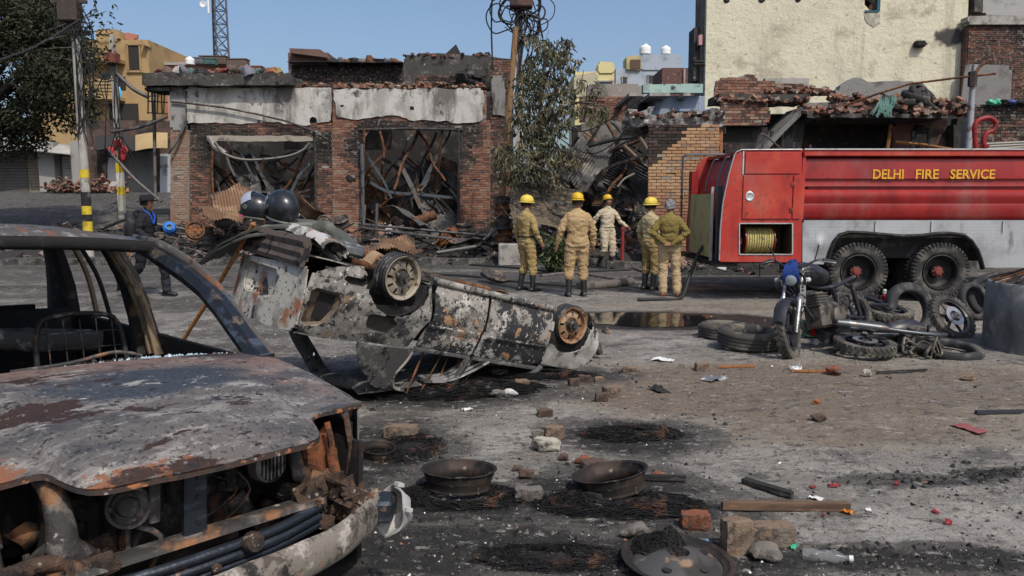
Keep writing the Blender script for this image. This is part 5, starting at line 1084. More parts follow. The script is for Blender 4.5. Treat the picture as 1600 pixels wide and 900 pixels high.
# ------------------------------------------------------------------ street of burnt shops
def W2(pts, Y, O): return [((at(u, v, Y).x - O.x), (at(u, v, Y).z - O.z)) for u, v in pts]
BR = [(.018, .016, .015), (.045, .034, .029), (.10, .055, .042), (.19, .085, .055), (.25, .125, .08), (.25, .18, .135), (.29, .25, .20)]
def bcol(v):
    v = min(.999, max(0, v)) * (len(BR) - 1); i = int(v); f = v - i; return tuple(BR[i][k] * (1 - f) + BR[i + 1][k] * f for k in range(3))
brick_j = mat('brick_faces', (.3, .1, .05), [layer((.27, .235, .20), 11, .52, .66, d=8, amt=.65), layer((.02, .018, .017), 3, .56, .72, d=8, w=2, amt=.75), layer((.10, .05, .03), 25, .55, .7, w=3, amt=.5)], .95, attr='rnd', ramp=[(i / 6, c) for i, c in enumerate(BR)], bump=.006, bs=40)
def brickcol(m, N, L, b, tex, mix, rng, rgb):
    oi = N.new('ShaderNodeObjectInfo'); f = rng(tex(40, 6, w=2), .5, .7, .5); c = mix(f, oi.outputs['Color'], rgb((.05, .04, .035))); L.new(c, b.inputs['Base Color'])
brick_i = mat('single_brick', (.3, .1, .05), (), .95, bump=.006, bs=40, extra=brickcol)
mortar = mat('sooty_mortar', (.24, .215, .185), [layer((.05, .045, .04), 1.2, .5, .66, d=8), layer((.33, .30, .26), 6, .56, .7, w=2)], .95, bump=.01, bs=25)
bm_brick = MB().bbox((0, 0, 0), (.222, .10, .066), .005).mesh('brick', brick_i)
def brickwork(par, poly, holes, Y0, tone=.55, soot_f=None, n_ind=300, seed=1, bw=.232, bh=.078, back=True, amp=.2, name='brick', th=.1, face=-1, backm=None):
    # bricks laid in stretcher bond inside poly (x,z local), front face at local y = Y0; joints recessed over a mortar slab
    q = random.Random(seed); xs = [p[0] for p in poly]; zs = [p[1] for p in poly]; spots = []
    nr = int((max(zs) - min(zs)) / bh) + 1
    for r in range(nr):
        z = min(zs) + (r + .5) * bh; x = min(xs) - bw + (r % 2) * bw * .5 + q.uniform(-.01, .01)
        while x < max(xs) + bw:
            def ok(px): return inside((px, z), poly) and not any(inside((px, z), h) for h in holes)
            l, r_ = ok(x - bw * .49), ok(x + bw * .49)
            if l and r_: spots.append((x, z, 1.))
            elif l or r_:
                s_ = -1 if l else 1; e = x + s_ * bw * .49; lo, hi = 0., bw * .98
                for _ in range(6):
                    mid = (lo + hi) / 2
                    if ok(e - s_ * mid): lo = mid
                    else: hi = mid
                if lo > .04: spots.append((e - s_ * lo / 2, z, lo / bw))
            x += bw
    q.shuffle(spots); mb = MB()
    for i, (x, z, wf) in enumerate(spots):
        v = tone + amp * 1.6 * nz(x * .9 + seed, z * .9) + q.uniform(-amp, amp) + .25 * nz(x * .35, z * .5, seed)
        if soot_f: v -= soot_f(x, z)
        dy = q.uniform(-.006, .008) + (.03 if q.random() < .015 else 0); e = Euler((q.uniform(-.02, .02), q.uniform(-.015, .015), q.uniform(-.02, .02)))
        if i < n_ind:
            o = bpy.data.objects.new(name, bm_brick); COL.objects.link(o); o.parent = par; o.location = (x, Y0 + .05 + dy, z); o.rotation_euler = e; o.color = (*bcol(v), 1); o.scale = (wf, 1, q.uniform(.92, 1.06))
        else: mb.box((x, Y0 + .05 + dy, z), (.222 * wf, .10, .066), e, max(.001, min(1, v)), jit=.003)
    if mb.v: mb.build('brickwork', brick_j, par, kind='stuff')
    if back:
        mb = MB(); panel(mb, poly, lambda a, b: (a, Y0 + .018, b), .25, .12, holes); mb.build('mortar_bed', backm or mortar, par)
plaster = mat('burnt_white_plaster', (.46, .445, .41), [layer((.31, .295, .27), 1.6, .46, .60, d=12, st=(1, 1, .5), rg=.68), layer((.14, .13, .12), 1.0, .50, .64, d=12, w=2, st=(1.6, 1, .35), rg=.68), layer((.03, .028, .026), 1.3, .56, .66, d=12, w=4, rg=.7), layer((.40, .34, .27), 3, .60, .72, w=5, amt=.6), layer((.05, .05, .05), 9, .66, .72, w=6)], .95, bump=.012, bs=14, bd=10)
darkconc = mat('smoked_concrete', (.06, .056, .052), [layer((.16, .15, .138), 2.2, .53, .66, d=12, rg=.7), layer((.02, .019, .018), 3, .52, .66, d=9, w=2), layer((.30, .28, .25), 9, .64, .72, w=4)], .95, bump=.02, bs=9, bd=10)
darkwall = mat('blackened_wall', (.028, .026, .025), [layer((.075, .068, .06), 2, .5, .7, d=9), layer((.14, .07, .045), 3, .6, .74, d=8, w=2)], .95, bump=.02, bs=12, bd=9)
corr_m = mat('burnt_corrugated', (.085, .08, .076), [layer((.23, .21, .19), 1.3, .5, .66, d=8), layer((.25, .13, .07), 1.6, .54, .66, w=2, d=8), layer((.018, .018, .018), 2.2, .54, .64, w=4, d=8)], .6, .4, bump=.004, bs=30)
def corrugated(w, l, par=None, wave=.018, pitch=.09, bend=.15, seed=0, m=None, name='corrugated_sheet'):
    n = int(w / pitch * 6); g = []
    for j in range(13):
        t = j / 12; g.append([Vector((-w / 2 + w * i / n, -l / 2 + l * t, wave * math.sin(2 * PI * (w * i / n) / pitch) + bend * (math.sin(t * PI * 1.1 + seed) * .6 + nz(i / n * 2 + seed, t * 2) * .9))) for i in range(n + 1)])
    return MB().sheet(g, .002).mesh(name, m or corr_m, 60)
YF = 26.0
A0 = at(395, 311, YF); A0.z = 0
shopA = thing('burnt_shop', 'burnt single-storey brick shop with smoke-streaked white plaster band and sagging cable', 'shop', A0, group=None)
B0 = at(640, 311, YF); B0.z = 0
shopB = thing('burnt_shop', 'burnt brick shop whose ragged plaster band is peeling above wide frame of twisted metal', 'shop', B0)
def gs(x, z): return 0
def room(par, O, u0, u1, top, Y0, Y1, m):
    a, b = at(u0, 300, YF).x - O.x, at(u1, 300, YF).x - O.x; zt = at(u0, top, YF).z
    mb = MB(); c = (a + b) / 2; w = b - a; d = Y1 - Y0
    mb.box((c, Y1 - YF, zt / 2), (w, .15, zt)); mb.box((a, (Y0 + Y1) / 2 - YF, zt / 2), (.15, d, zt)); mb.box((b, (Y0 + Y1) / 2 - YF, zt / 2), (.15, d, zt)); mb.build('inner_wall', m, par)
    mb = MB(); mb.box((c, Y0 + .25 - YF, zt + .08), (w + .2, .5, .16)); mb.build('roof_slab', darkconc, par)
room(shopA, A0, 275, 516, 150, YF + .15, YF + 4.5, darkwall); room(shopB, B0, 526, 762, 150, YF + .15, YF + 4.5, darkwall)
opA = [(331, 220), (491, 220), (491, 400), (331, 400)]; opB = [(569, 203), (716, 203), (716, 400), (569, 400)]
pA = W2([(298, 193), (519, 193), (519, 386), (298, 386)], YF, A0); hA = W2(opA, YF, A0)
def sootA(x, z): return .55 * sstep(1.2, .1, abs(math.hypot(max(0, hA[0][0] - x, x - hA[1][0]), max(0, z - hA[0][1]))) + .5 * nz(x * 1.3, z * 1.3)) * sstep(1.5, 3.5, z) + .5 * sstep(.6, .1, z)
brickwork(shopA, pA, [hA], -.02, .60, sootA, 300, 3)
cA = W2([(268, 202), (297, 202), (297, 386), (268, 386)], YF, A0)
brickwork(shopA, cA, [], -.10, .86, lambda x, z: .15 * sstep(.5, 0, z), 0, 4, amp=.10)
pl = ragged(W2([(293, 137), (518, 137), (518, 190), (470, 196), (420, 190), (380, 194), (330, 192), (293, 193)], YF, A0), .035, .16, 2)
holesA = [[(x + .07 * math.cos(a) * k, z + .09 * math.sin(a) * k) for a in [2 * PI * j / 9 for j in range(9)]] for (x, z), k in zip(W2([(395, 163), (408, 163), (341, 187), (406, 190), (490, 190)], YF, A0), (.9, .8, .8, 1.1, 1.9))]
mb = MB(); panel(mb, pl, lambda a, b: (a, -.06 + .006 * nz(a * 3, b * 3), b), .07, .045, holesA); pb = mb.build('plaster_band', plaster, shopA, smooth=40)
mb = MB(); q = W2([(268, 137), (292, 137), (292, 204), (268, 204)], YF, A0); panel(mb, q, lambda a, b: (a, -.13, b), .2, .2); mb.build('corner_column', mat('grey_render', (.26, .255, .25), [layer((.12, .115, .11), 2, .48, .66, d=9), layer((.05, .05, .05), 3, .58, .7, w=3)], .95, bump=.01, bs=14), shopA)
mb = MB(); q = W2([(231, 117), (462, 117), (462, 136), (231, 136)], YF, A0); panel(mb, ragged(q, .03, .2, 5), lambda a, b: (a, -.42 + .02 * nz(a * 4, b * 4), b), .1, 1.2); mb.build('parapet_slab', darkconc, shopA)
mb = MB(); a, b = at(232, 128, YF) - A0, at(270, 128, YF) - A0; mb.box(((a.x + b.x) / 2, .3, at(250, 141, YF).z), (b.x - a.x, 1.2, .10)); mb.build('balcony_edge', darkconc, shopA)
def beam(par, pts, r, m, name, O, Y=YF, dy=0., flat=1., seg=6): return MB().tube([at(u, v, Y + dy) - O for u, v in pts], r, seg, flat=flat).build(name, m, par, smooth=50)
mb = MB(); q = W2([(325, 212), (496, 213), (496, 221), (325, 221)], YF, A0); panel(mb, ragged(q, .02, .15, 8), lambda a, b: (a, -.09, b), .08, .15); mb.build('lintel', mat('pale_lintel', (.30, .27, .22), [layer((.12, .11, .10), 3, .5, .64, d=8)], .95, bump=.01), shopA)
beam(shopA, [(333, 218), (331, 260), (334, 330), (335, 384)], .045, rusty(), 'shutter_guide', A0, dy=-.1)
beam(shopA, [(491, 205), (493, 260), (494, 384)], .05, charred(), 'shutter_guide', A0, dy=-.1)
beam(shopA, [(328, 215), (335, 228), (352, 240)], .10, conc(), 'broken_lintel_end', A0, dy=-.14)
mb = MB(); mb.tube([at(u, v, YF - .2) - A0 for u, v in ((268, 159), (300, 162), (350, 168), (400, 178), (450, 190), (490, 205), (512, 218))], .035, 6); mb.build('hanging_cable', mat('cable_grey', (.05, .045, .042), [layer((.14, .12, .11), 6, .5, .7)], .7), shopA, smooth=60)
mb = MB(); mb.tube(spline([at(u, v, YF - .22) - A0 for u, v in ((336, 222), (350, 240), (385, 250), (440, 246), (470, 237), (484, 224))], 5), .05, 6); mb.build('sagging_conduit', mat('pale_conduit', (.16, .15, .14), [layer((.05, .05, .05), 5, .5, .65)], .7), shopA, smooth=60)
# --- shop B
pB = W2([(520, 188), (766, 188), (766, 386), (520, 386)], YF, B0); hB = W2(opB, YF, B0)
def sootB(x, z): return .6 * sstep(.9, .1, math.hypot(max(0, hB[0][0] - x, x - hB[1][0]), max(0, z - hB[0][1])) + .5 * nz(x * 1.4, z * 1.4, 5)) * sstep(2.2, 3.8, z) + .5 * sstep(1.2, .1, z) * sstep(.4, 2.6, x)
brickwork(shopB, pB, [hB], -.06, .58, sootB, 300, 7)
pl = ragged(W2([(522, 140), (753, 139), (757, 152), (753, 190), (716, 193), (690, 190), (640, 188), (622, 182), (590, 182), (560, 188), (526, 184)], YF, B0), .05, .15, 6)
hb = [[(x + .08 * math.cos(a) * k, z + .08 * math.sin(a) * k) for a in [2 * PI * j / 9 for j in range(9)]] for (x, z), k in zip(W2([(535, 165), (644, 170)], YF, B0), (1.0, 1.2))]
mb = MB(); panel(mb, pl, lambda a, b: (a, -.10 + .008 * nz(a * 3, b * 3), b), .07, .045, hb); mb.build('plaster_band', plaster, shopB, smooth=40)
bk = W2([(520, 140), (760, 140), (760, 190), (520, 190)], YF, B0); brickwork(shopB, bk, [], -.05, .45, None, 0, 9)
for i in range(22):
    u = 524 + i * 5.2 if i < 18 else 660 + (i - 18) * 5.2
    if i in (4, 5, 12): continue
    o = bpy.data.objects.new('brick', bm_brick); COL.objects.link(o); o.parent = shopB; o.location = at(u, 135.5, YF) - B0 + Vector((0, .0, 0)); o.rotation_euler = (0, 0, PI / 2 + rnd.uniform(-.2, .2)); o.color = (*bcol(rnd.uniform(.3, .9)), 1); o.scale = (1, 1, 1.8)
mb = MB(); q = W2([(631, 86), (700, 84), (765, 88), (800, 92), (800, 142), (631, 142)], YF + 1, B0); panel(mb, ragged(q, .05, .3, 3), lambda a, b: (a, 1.0, b), .15, .3); par = mb.build('parapet_wall', darkconc, shopB)
brickwork(shopB, W2([(650, 118), (760, 118), (760, 140), (650, 140)], YF + 1, B0), [], .95, .25, None, 0, 11, amp=.25, back=False)
q = W2([(455, 101), (631, 101), (631, 142), (455, 142)], YF + 3, B0); brickwork(shopB, q, [], 3., .16, None, 0, 12, amp=.14, backm=darkwall)
me_c = corrugated(4.2, .9, bend=.03); o = bpy.data.objects.new('roof_sheet', me_c); COL.objects.link(o); o.parent = shopB; o.location = at(543, 100, YF + 3) - B0
q = W2([(766, 92), (802, 92), (802, 386), (766, 386)], YF + .3, B0); brickwork(shopB, q, [], .3, .22, None, 0, 13, amp=.16, backm=darkwall)
mb = MB(); panel(mb, ragged(W2([(769, 118), (790, 118), (791, 182), (770, 180)], YF + .3, B0), .05, .2, 9), lambda a, b: (a, .24, b), .1, .04); mb.build('plaster_patch', mat('dirty_grey_render', (.20, .195, .185), [layer((.07, .065, .06), 2, .48, .62, d=9, st=(2, 1, .4))], .95, bump=.012, bs=12), shopB)
for u, nm in ((569, 'a'), (716, 'b')): beam(shopB, [(u, 200), (u + (1 if u > 600 else -2), 260), (u, 384)], .05, charred() if u > 600 else rusty(), 'shutter_guide', B0, dy=-.12)
beam(shopB, [(565, 225), (567, 300), (566, 345)], .06, mat('blue_grey_pipe', (.10, .11, .125), [layer((.03, .03, .03), 5, .5, .65)], .6, .3), 'down_pipe', B0, dy=-.25)
beam(shopB, [(560, 203), (640, 201), (724, 203)], .05, charred(), 'shutter_box', B0, dy=-.08)
for (u, v), r in zip(((548, 232), (735, 227), (546, 280), (553, 281)), (.08, .09, .11, .07)):
    MB().rock((0, 0, 0), (r * 2, .06, r * 2), u, rough=.3, sub=2).build('socket_hole', soot(), shopB, loc=at(u, v, YF - .06) - B0, smooth=60)
mb = MB(); q_ = at(735, 139, YF) - B0
for k in range(22): mb.rock((q_.x + rnd.uniform(-.45, .4), .2 + rnd.uniform(-.1, .3), q_.z + .12 + rnd.uniform(0, .3)), [rnd.uniform(.15, .5) for _ in range(3)], k, rough=.4)
mb.build('charred_bundle', soot(), shopB, kind='stuff'); 
mb = MB(); q_ = at(712, 84, YF + 1) - B0; mb.add([q_ + Vector((-.4, 0, -.05)), q_ + Vector((0, .2, .36)), q_ + Vector((.2, 0, -.05)), q_ + Vector((.1, .4, -.05))], [(0, 1, 2), (0, 3, 1), (1, 3, 2)]); mb.build('torn_sheet', soot(), shopB)
# --- twisted beams and sheets fallen inside the shops: each its own thing
beam_mesh = []
for k in range(5):
    mb = MB(); L_ = 3.0; P = [Vector((0, .10 * math.sin(i * .5 + k), -L_ / 2 + L_ * i / 10 + 0)) + Vector((.06 * math.sin(i * .9 + k * 2), 0, 0)) for i in range(11)]
    if k < 3:
        mb.tube(P, .05, 4, flat=.25, up=(1, 0, 0)); mb.tube([p + Vector((.0, .06, 0)) for p in P], .045, 4, flat=.2, up=(0, 1, 0))
    else: mb.tube(P, .045, 7)
    beam_mesh.append(mb.mesh('beam', [charred(), rusty(), mat('ashy_beam', (.15, .14, .13), [layer((.04, .04, .04), 3, .48, .62, d=8), layer((.2, .1, .05), 4, .6, .7, w=2)], .7, .3)][k % 3], 40))
sheets = [corrugated(1.2, 2.2, seed=k, bend=.22, m=corr_m if k % 2 == 0 else mat('rust_corrugated', (.17, .10, .06), [layer((.30, .20, .12), 1.5, .48, .66, d=8), layer((.04, .035, .03), 2, .52, .64, w=2, d=8)], .7, .3)) for k in range(5)]
def put(me, name, label, cat, group, loc, rot, sc=(1, 1, 1)):
    o = bpy.data.objects.new(name, me); COL.objects.link(o); o.location = loc; o.rotation_euler = rot; o.scale = sc; tag(o, label, cat, group); return o
q = random.Random(21)
def fill(u0, u1, v0, v1, n, ns, lab, grp, seed, YF=YF):
    q = random.Random(seed)
    for k in range(n):
        u, v = q.uniform(u0, u1), q.uniform(v0, v1); Y = YF + q.uniform(.3, 2.6)
        put(q.choice(beam_mesh), 'fallen_beam', 'warped steel beam collapsed inside ' + lab, 'beam', 'beams inside ' + grp, at(u, v, Y), (q.uniform(-.5, .5), q.choice((-1, 1)) * q.uniform(.25, 1.25), q.uniform(-.6, .6)), (1, 1, q.uniform(.6, 1.15)))
    for k in range(ns):
        u, v = q.uniform(u0, u1), q.uniform(v0 + 20, v1 + 15); Y = YF + q.uniform(.4, 2.4)
        put(q.choice(sheets), 'roof_sheet', 'crumpled corrugated roof sheet collapsed inside ' + lab, 'metal sheet', 'roof sheets inside ' + grp, at(u, v, Y), (q.uniform(.6, 1.6), q.uniform(-1.2, 1.2), q.uniform(-1.5, 1.5)), (q.uniform(.6, 1), q.uniform(.6, 1.1), 1))
fill(345, 480, 240, 320, 26, 6, 'shop with smoke-streaked plaster', 'the first shop', 5)
fill(580, 708, 235, 325, 26, 9, 'shop with peeling plaster', 'the second shop', 6)
fill(905, 1005, 225, 330, 22, 6, 'void beside tan brick wall', 'the collapsed shop', 9, 20.6)
for (pts, r, m) in (([(578, 285), (610, 300), (660, 304), (708, 309)], .07, 0), ([(660, 290), (680, 250), (692, 235)], .09, 0), ([(625, 255), (640, 285), (658, 325)], .10, 1), ([(575, 245), (598, 280), (612, 310)], .05, 0), ([(352, 235), (362, 265), (385, 300)], .05, 1), ([(372, 230), (388, 262), (402, 290)], .05, 0), ([(388, 226), (402, 258), (412, 280)], .06, 0), ([(455, 300), (470, 270), (485, 255)], .07, 0), ([(400, 298), (440, 303), (485, 307)], .06, 0)):
    P = [at(u, v, YF + .25) for u, v in pts]; c = P[0].copy()
    o = MB().tube([p - c for p in spline(P, 4)], r, 4, flat=.4).build('fallen_beam', [mat('slate_beam', (.085, .095, .105), [layer((.03, .03, .03), 3, .5, .64, d=8), layer((.2, .2, .2), 5, .6, .7, w=2)], .55, .4), mat('ashy_beam', (.15, .14, .13))][m], loc=c, smooth=30)
    tag(o, 'long bent bar hanging across front of burnt shop opening', 'beam', 'bars across the shop openings')
# ------------------------------------------------------------------ things beyond: middle ruin, brick wall, blue house, cream block
def house(name, label, cat, pts, Y, m, O=None, th=2.0, holes=(), res=.5, group=None, part='wall', rag=0.):
    O = O or (at(sum(p[0] for p in pts) / len(pts), 311, Y)); O = Vector((O.x, Y, 0)); t = thing(name, label, cat, O, group=group)
    p = W2(pts, Y, O)
    if rag: p = ragged(p, rag, .3, 3)
    mb = MB(); panel(mb, p, lambda a, b: (a, 0, b), res, th, [W2(h, Y, O) for h in holes]); mb.build(part, m, t); return t, O
def slab(t, O, pts, Y, m, name, dy=0., th=.3, rag=0., res=.2):
    p = W2(pts, Y + dy, O)
    if rag: p = ragged(p, rag, .2, 4)
    mb = MB(); panel(mb, p, lambda a, b: (a, dy, b), res, th); return mb.build(name, m, t)
def window(t, O, u0, v0, u1, v1, Y, m, dy=-.02, frame=None):
    mb = MB(); a, b = at(u0, v1, Y) - O, at(u1, v0, Y) - O; c = (a + b) / 2; mb.box((c.x, dy, c.z), (b.x - a.x, .04, b.z - a.z)); w = mb.build('window', m, t)
    if frame:
        mb = MB()
        for (x, z, sx, sz) in ((c.x, b.z, b.x - a.x + .16, .08), (c.x, a.z, b.x - a.x + .2, .10), (a.x, c.z, .08, b.z - a.z), (b.x, c.z, .08, b.z - a.z)): mb.box((x, dy - .03, z), (sx, .1, sz))
        mb.build('window_frame', frame, w)
    return w
YB = 19.0
ob_, O = house('brick_wall', 'warm tan brick wall with soot-blackened upper corner beside collapsed shop', 'wall', [(1013, 196), (1122, 196), (1122, 402), (1013, 402)], YB + .15, mat('brown_mortar', (.13, .09, .06), [layer((.05, .04, .035), 3, .5, .65)], .95, bump=.01), th=.25, part='mortar_bed')
ob_.children[0].location.y = -.19
pw = W2([(1012, 197), (1123, 197), (1123, 400), (1012, 400)], YB, O)
def sootD(x, z):
    x0, x1 = pw[0][0], pw[1][0]; zt = pw[0][1]; return .75 if (x - x0) + (zt - z) * 1.15 < 1.15 + .25 * nz(x * 5, z * 5) else 0
BRsave = BR[:]; BR[5] = (.36, .21, .11); BR[6] = (.42, .28, .16)
brickwork(ob_, pw, [], -.22, .80, sootD, 300, 15, amp=.10, back=False)
BR[:] = BRsave
mb = MB(); P = W2([(985, 184), (1010, 181), (1060, 182), (1132, 184), (1134, 196), (1090, 199), (1040, 196), (985, 195)], YB, O); panel(mb, ragged(P, .05, .12, 3), lambda a, b: (a, -.15 + .08 * nz(a * 7, b * 7), b), .06, .5); mb.build('broken_coping', mat('crumbled_concrete', (.24, .225, .21), [layer((.09, .085, .08), 5, .45, .62, d=9), layer((.40, .38, .35), 9, .6, .7, w=3)], .95, bump=.05, bs=12, bd=10), ob_)
slab(ob_, O, [(1124, 200), (1132, 200), (1132, 400), (1124, 400)], YB, mat('brick_orange_pier', (.34, .15, .07), [layer((.16, .08, .05), 8, .5, .62, d=8, st=(1, 1, 4))], .95, bump=.02, bs=20), 'pier', -.02, .25)
blue_w = mat('pale_blue_paint', (.25, .31, .40), [layer((.17, .21, .28), 1.5, .48, .68, d=8), layer((.08, .09, .10), 4, .6, .72, w=2)], .9)
mint = mat('mint_paint', (.30, .42, .38), [layer((.17, .23, .21), 2, .48, .66, d=9), layer((.06, .06, .055), 4, .56, .68, w=2, d=8)], .9)
bl, O = house('blue_house', 'low pale-blue house with mint parapet and projecting flat roof', 'house', [(1012, 150), (1125, 150), (1125, 235), (1012, 235)], 24., blue_w, th=3.)
slab(bl, O, [(1000, 131), (1102, 131), (1102, 145), (1000, 145)], 24, mint, 'parapet', -.3, .3, .02); slab(bl, O, [(978, 145), (1124, 145), (1124, 150), (978, 150)], 24, conc(), 'roof_slab', -.9, 4., .01)
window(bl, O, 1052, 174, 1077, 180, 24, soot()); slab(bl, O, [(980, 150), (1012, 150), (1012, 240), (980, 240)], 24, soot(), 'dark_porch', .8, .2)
beam(bl, [(1092, 181), (1093, 150)], .02, mat('pale_pole', (.4, .35, .3)), 'thin_pole', O, 24, -.9)
# middle ruin
mr, O = house('collapsed_shop', 'collapsed shop with tilted pale slab and dark rubble-filled void beside tan brick wall', 'ruin', [(895, 195), (1012, 195), (1012, 395), (895, 395)], 23., darkwall, th=.4)
gm_ = mat('pale_grey_slab', (.17, .162, .15), [layer((.08, .076, .07), 2, .48, .60, d=12, rg=.7), layer((.08, .075, .07), 4, .58, .7, w=2)], .95, bump=.01)
slab(mr, O, [(905, 192), (1000, 190), (1000, 205), (985, 222), (930, 240), (905, 215)], 22.6, gm_, 'tilted_slab', -.5, .25, .06)
slab(mr, O, [(925, 235), (955, 240), (985, 262), (970, 285), (940, 290), (922, 262)], 22.2, mat('patchy_render', (.14, .137, .13), [layer((.03, .03, .03), 1.6, .50, .54, d=11, rg=.68), layer((.16, .07, .045), 3, .58, .66, w=2)], .9, bump=.02, bs=9), 'broken_wall_piece', -1., .2, .16)
slab(mr, O, [(870, 235), (925, 225), (928, 300), (872, 300)], 22.8, mat('slate_sheet', (.05, .055, .062), [layer((.10, .10, .11), 2, .5, .7)], .6), 'dark_sheet', -.4, .1)
slab(mr, O, [(905, 150), (985, 150), (985, 192), (905, 192)], 26, mortar, 'back_wall', 3., .3)
brickwork(mr, W2([(905, 150), (985, 150), (985, 192), (905, 192)], 26, O), [], 2.95, .30, None, 0, 51, amp=.12, back=False)
for (pts, m) in (([(988, 200), (1000, 216), (1012, 235)], 0), ([(975, 228), (990, 242), (1010, 262)], 0), ([(985, 248), (998, 260), (1006, 272)], 1), ([(920, 228), (960, 218), (1008, 212)], 2)):
    beam(mr, pts, .06, [mat('bare_timber', (.15, .11, .085)), rusty(), soot()][m], 'roof_timber', O, 22, -1.)
mb = MB()
mb.tube(spline([at(u, v, 21) - O for u, v in ((1010, 250), (1008, 265), (990, 272), (975, 280), (965, 292))], 5), .025, 5); mb.build('loose_cable', mat('pale_cable', (.28, .25, .21)), mr, smooth=60)
# row of ruined roofs behind the tender
YR = 20.5
rw, O = house('ruined_roof', 'burnt roofless building with brick parapet, leaning slab and debris behind the tender', 'ruin', [(1125, 178), (1500, 178), (1500, 390), (1125, 390)], YR + 1.5, darkwall, th=.3)
def brk(pts, dy, tone, seed, am=.22, back=True): brickwork(rw, W2(pts, YR + 1.5 + dy, O), [], dy, tone, None, 0, seed, amp=am, back=back)
slab(rw, O, [(1118, 147), (1272, 147), (1272, 159), (1118, 159)], YR + 1.5, darkconc, 'roof_beam', -1.2, 1.2, .03)
brk([(1116, 147), (1120, 125), (1140, 120), (1160, 121), (1168, 115), (1178, 116), (1188, 126), (1255, 132), (1262, 140), (1300, 141), (1300, 149), (1116, 149)], -.9, .45, 31)
slab(rw, O, [(1190, 122), (1268, 122), (1268, 138), (1190, 134)], YR + 1.5, conc(), 'low_parapet', -.5, .2)
brk([(1125, 160), (1200, 160), (1205, 180), (1200, 196), (1128, 196)], -1.2, .42, 32, .3)
slab(rw, O, [(1128, 196), (1200, 196), (1200, 240), (1128, 240)], YR + 1.5, darkwall, 'burnt_recess', -.9, .3)
slab(rw, O, [(1305, 140), (1322, 128), (1332, 121), (1345, 122), (1352, 128), (1435, 126), (1436, 148), (1436, 180), (1305, 180)], YR + 1.5, mat('grey_cement_wall', (.20, .195, .185), [layer((.10, .095, .09), 2, .5, .68, d=9), layer((.04, .04, .04), 4, .6, .7, w=3)], .95, bump=.02, bs=10), 'cement_wall', -.4, .3, .04)
slab(rw, O, [(1255, 178), (1510, 178), (1510, 184), (1255, 184)], YR + 1.5, darkconc, 'roof_slab', -1.9, 2.4, .03)
slab(rw, O, [(1255, 160), (1500, 160), (1500, 178), (1255, 178)], YR + 1.5, mat('grey_cement_wall', (.2, .195, .185)), 'roof_upstand', -1.0, .3, .02)
slab(rw, O, [(1395, 186), (1485, 186), (1485, 260), (1395, 260)], YR + 1.5, mat('scorched_pink_wall', (.20, .115, .10), [layer((.05, .04, .035), 1.6, .45, .6, d=9), layer((.22, .14, .06), 3, .55, .66, w=2)], .95, bump=.02, bs=10), 'pink_wall_piece', -.6, .2, .03)
slab(rw, O, [(1428, 195), (1455, 195), (1455, 240), (1428, 240)], YR + 1.5, soot(), 'doorway', -.66, .05)
slab(rw, O, [(1490, 186), (1600, 160), (1600, 260), (1490, 260)], YR + 1.5, darkwall, 'side_wall', -1.0, .3)
mb = MB(); a, b = at(1180, 240, YR) - O, at(1250, 168, YR) - O; d = (b - a); mb.sheet(patch([[a + Vector((0, y, 0)), a + d * .5 + Vector((0, y, .03)), b + Vector((0, y, 0))] for y in (-.3, .3, 1.0)], 4, 4), .12); mb.build('leaning_slab', gm_, rw)
mb = MB(); P = W2([(1247, 165), (1262, 172), (1250, 240), (1205, 240)], YR, O); panel(mb, P, lambda a, b: (a, -.3 - 1.2, b), .1, .06); mb.build('charred_sheet', soot(), rw)
for pts in (([(1385, 240), (1390, 210), (1392, 195)]), ([(1398, 222), (1440, 226), (1500, 236)]), ([(1425, 240), (1427, 205)]), ([(1450, 240), (1452, 200)]), ([(1206, 240), (1206, 205)]), ([(1222, 240), (1222, 200)])):
    beam(rw, pts, .05, mat('orange_frame', (.20, .09, .03), [layer((.05, .03, .02), 4, .5, .62)], .85) if pts[0][0] in (1385, 1398) else charred(), 'steel_post', O, YR, 0.)
rr = random.Random(8)
mb = MB()
for k in range(260):
    u = rr.gauss(1420, 36); v = 178 - rr.random() * 26 * math.exp(-((u - 1415) / 38) ** 2)
    mb.box(at(u, v, YR - .2 + rr.uniform(-.3, .5)) - O, (rr.uniform(.1, .24), rr.uniform(.08, .14), rr.uniform(.05, .1)), (rr.uniform(-.6, .6), rr.uniform(-.6, .6), rr.uniform(0, 3)), max(.01, min(1, rr.gauss(.55, .28))))
mb.build('brick_debris', brick_j, rw, kind='stuff')
mb = MB()
for k in range(14): a = rr.uniform(1372, 1402); mb.tube(spline([at(a, 152 + rr.uniform(-3, 3), YR - .5) - O, at(a - rr.uniform(2, 12), 166, YR - .7) - O, at(a - rr.uniform(5, 22), 180 + rr.uniform(-4, 4), YR - .75) - O], 4), .05, 5, flat=.4)
mb.build('green_net', mat('green_netting', (.10, .19, .165), [layer((.04, .07, .065), 5, .5, .64)], .9), rw, kind='stuff', smooth=60)
tm = MB(); tyre(tm, .32, .17, .19, Matrix.Identity(4), 0, seg=32, grooves=False); tyre_s = tm.mesh('tyre', tyre_m, 50)
for u, v, rx, ry in ((1437, 146, 1.1, .3), (1446, 153, .95, .2), (1428, 150, .4, .1), (1412, 158, .2, -.2), (1452, 160, .8, .5), (1395, 166, .3, .3)):
    put(tyre_s, 'old_tyre', 'old tyre dumped on debris-covered roof behind the tender', 'tyre', 'tyres on the ruined roof', at(u, v, YR - .2), (rx, ry, .3))
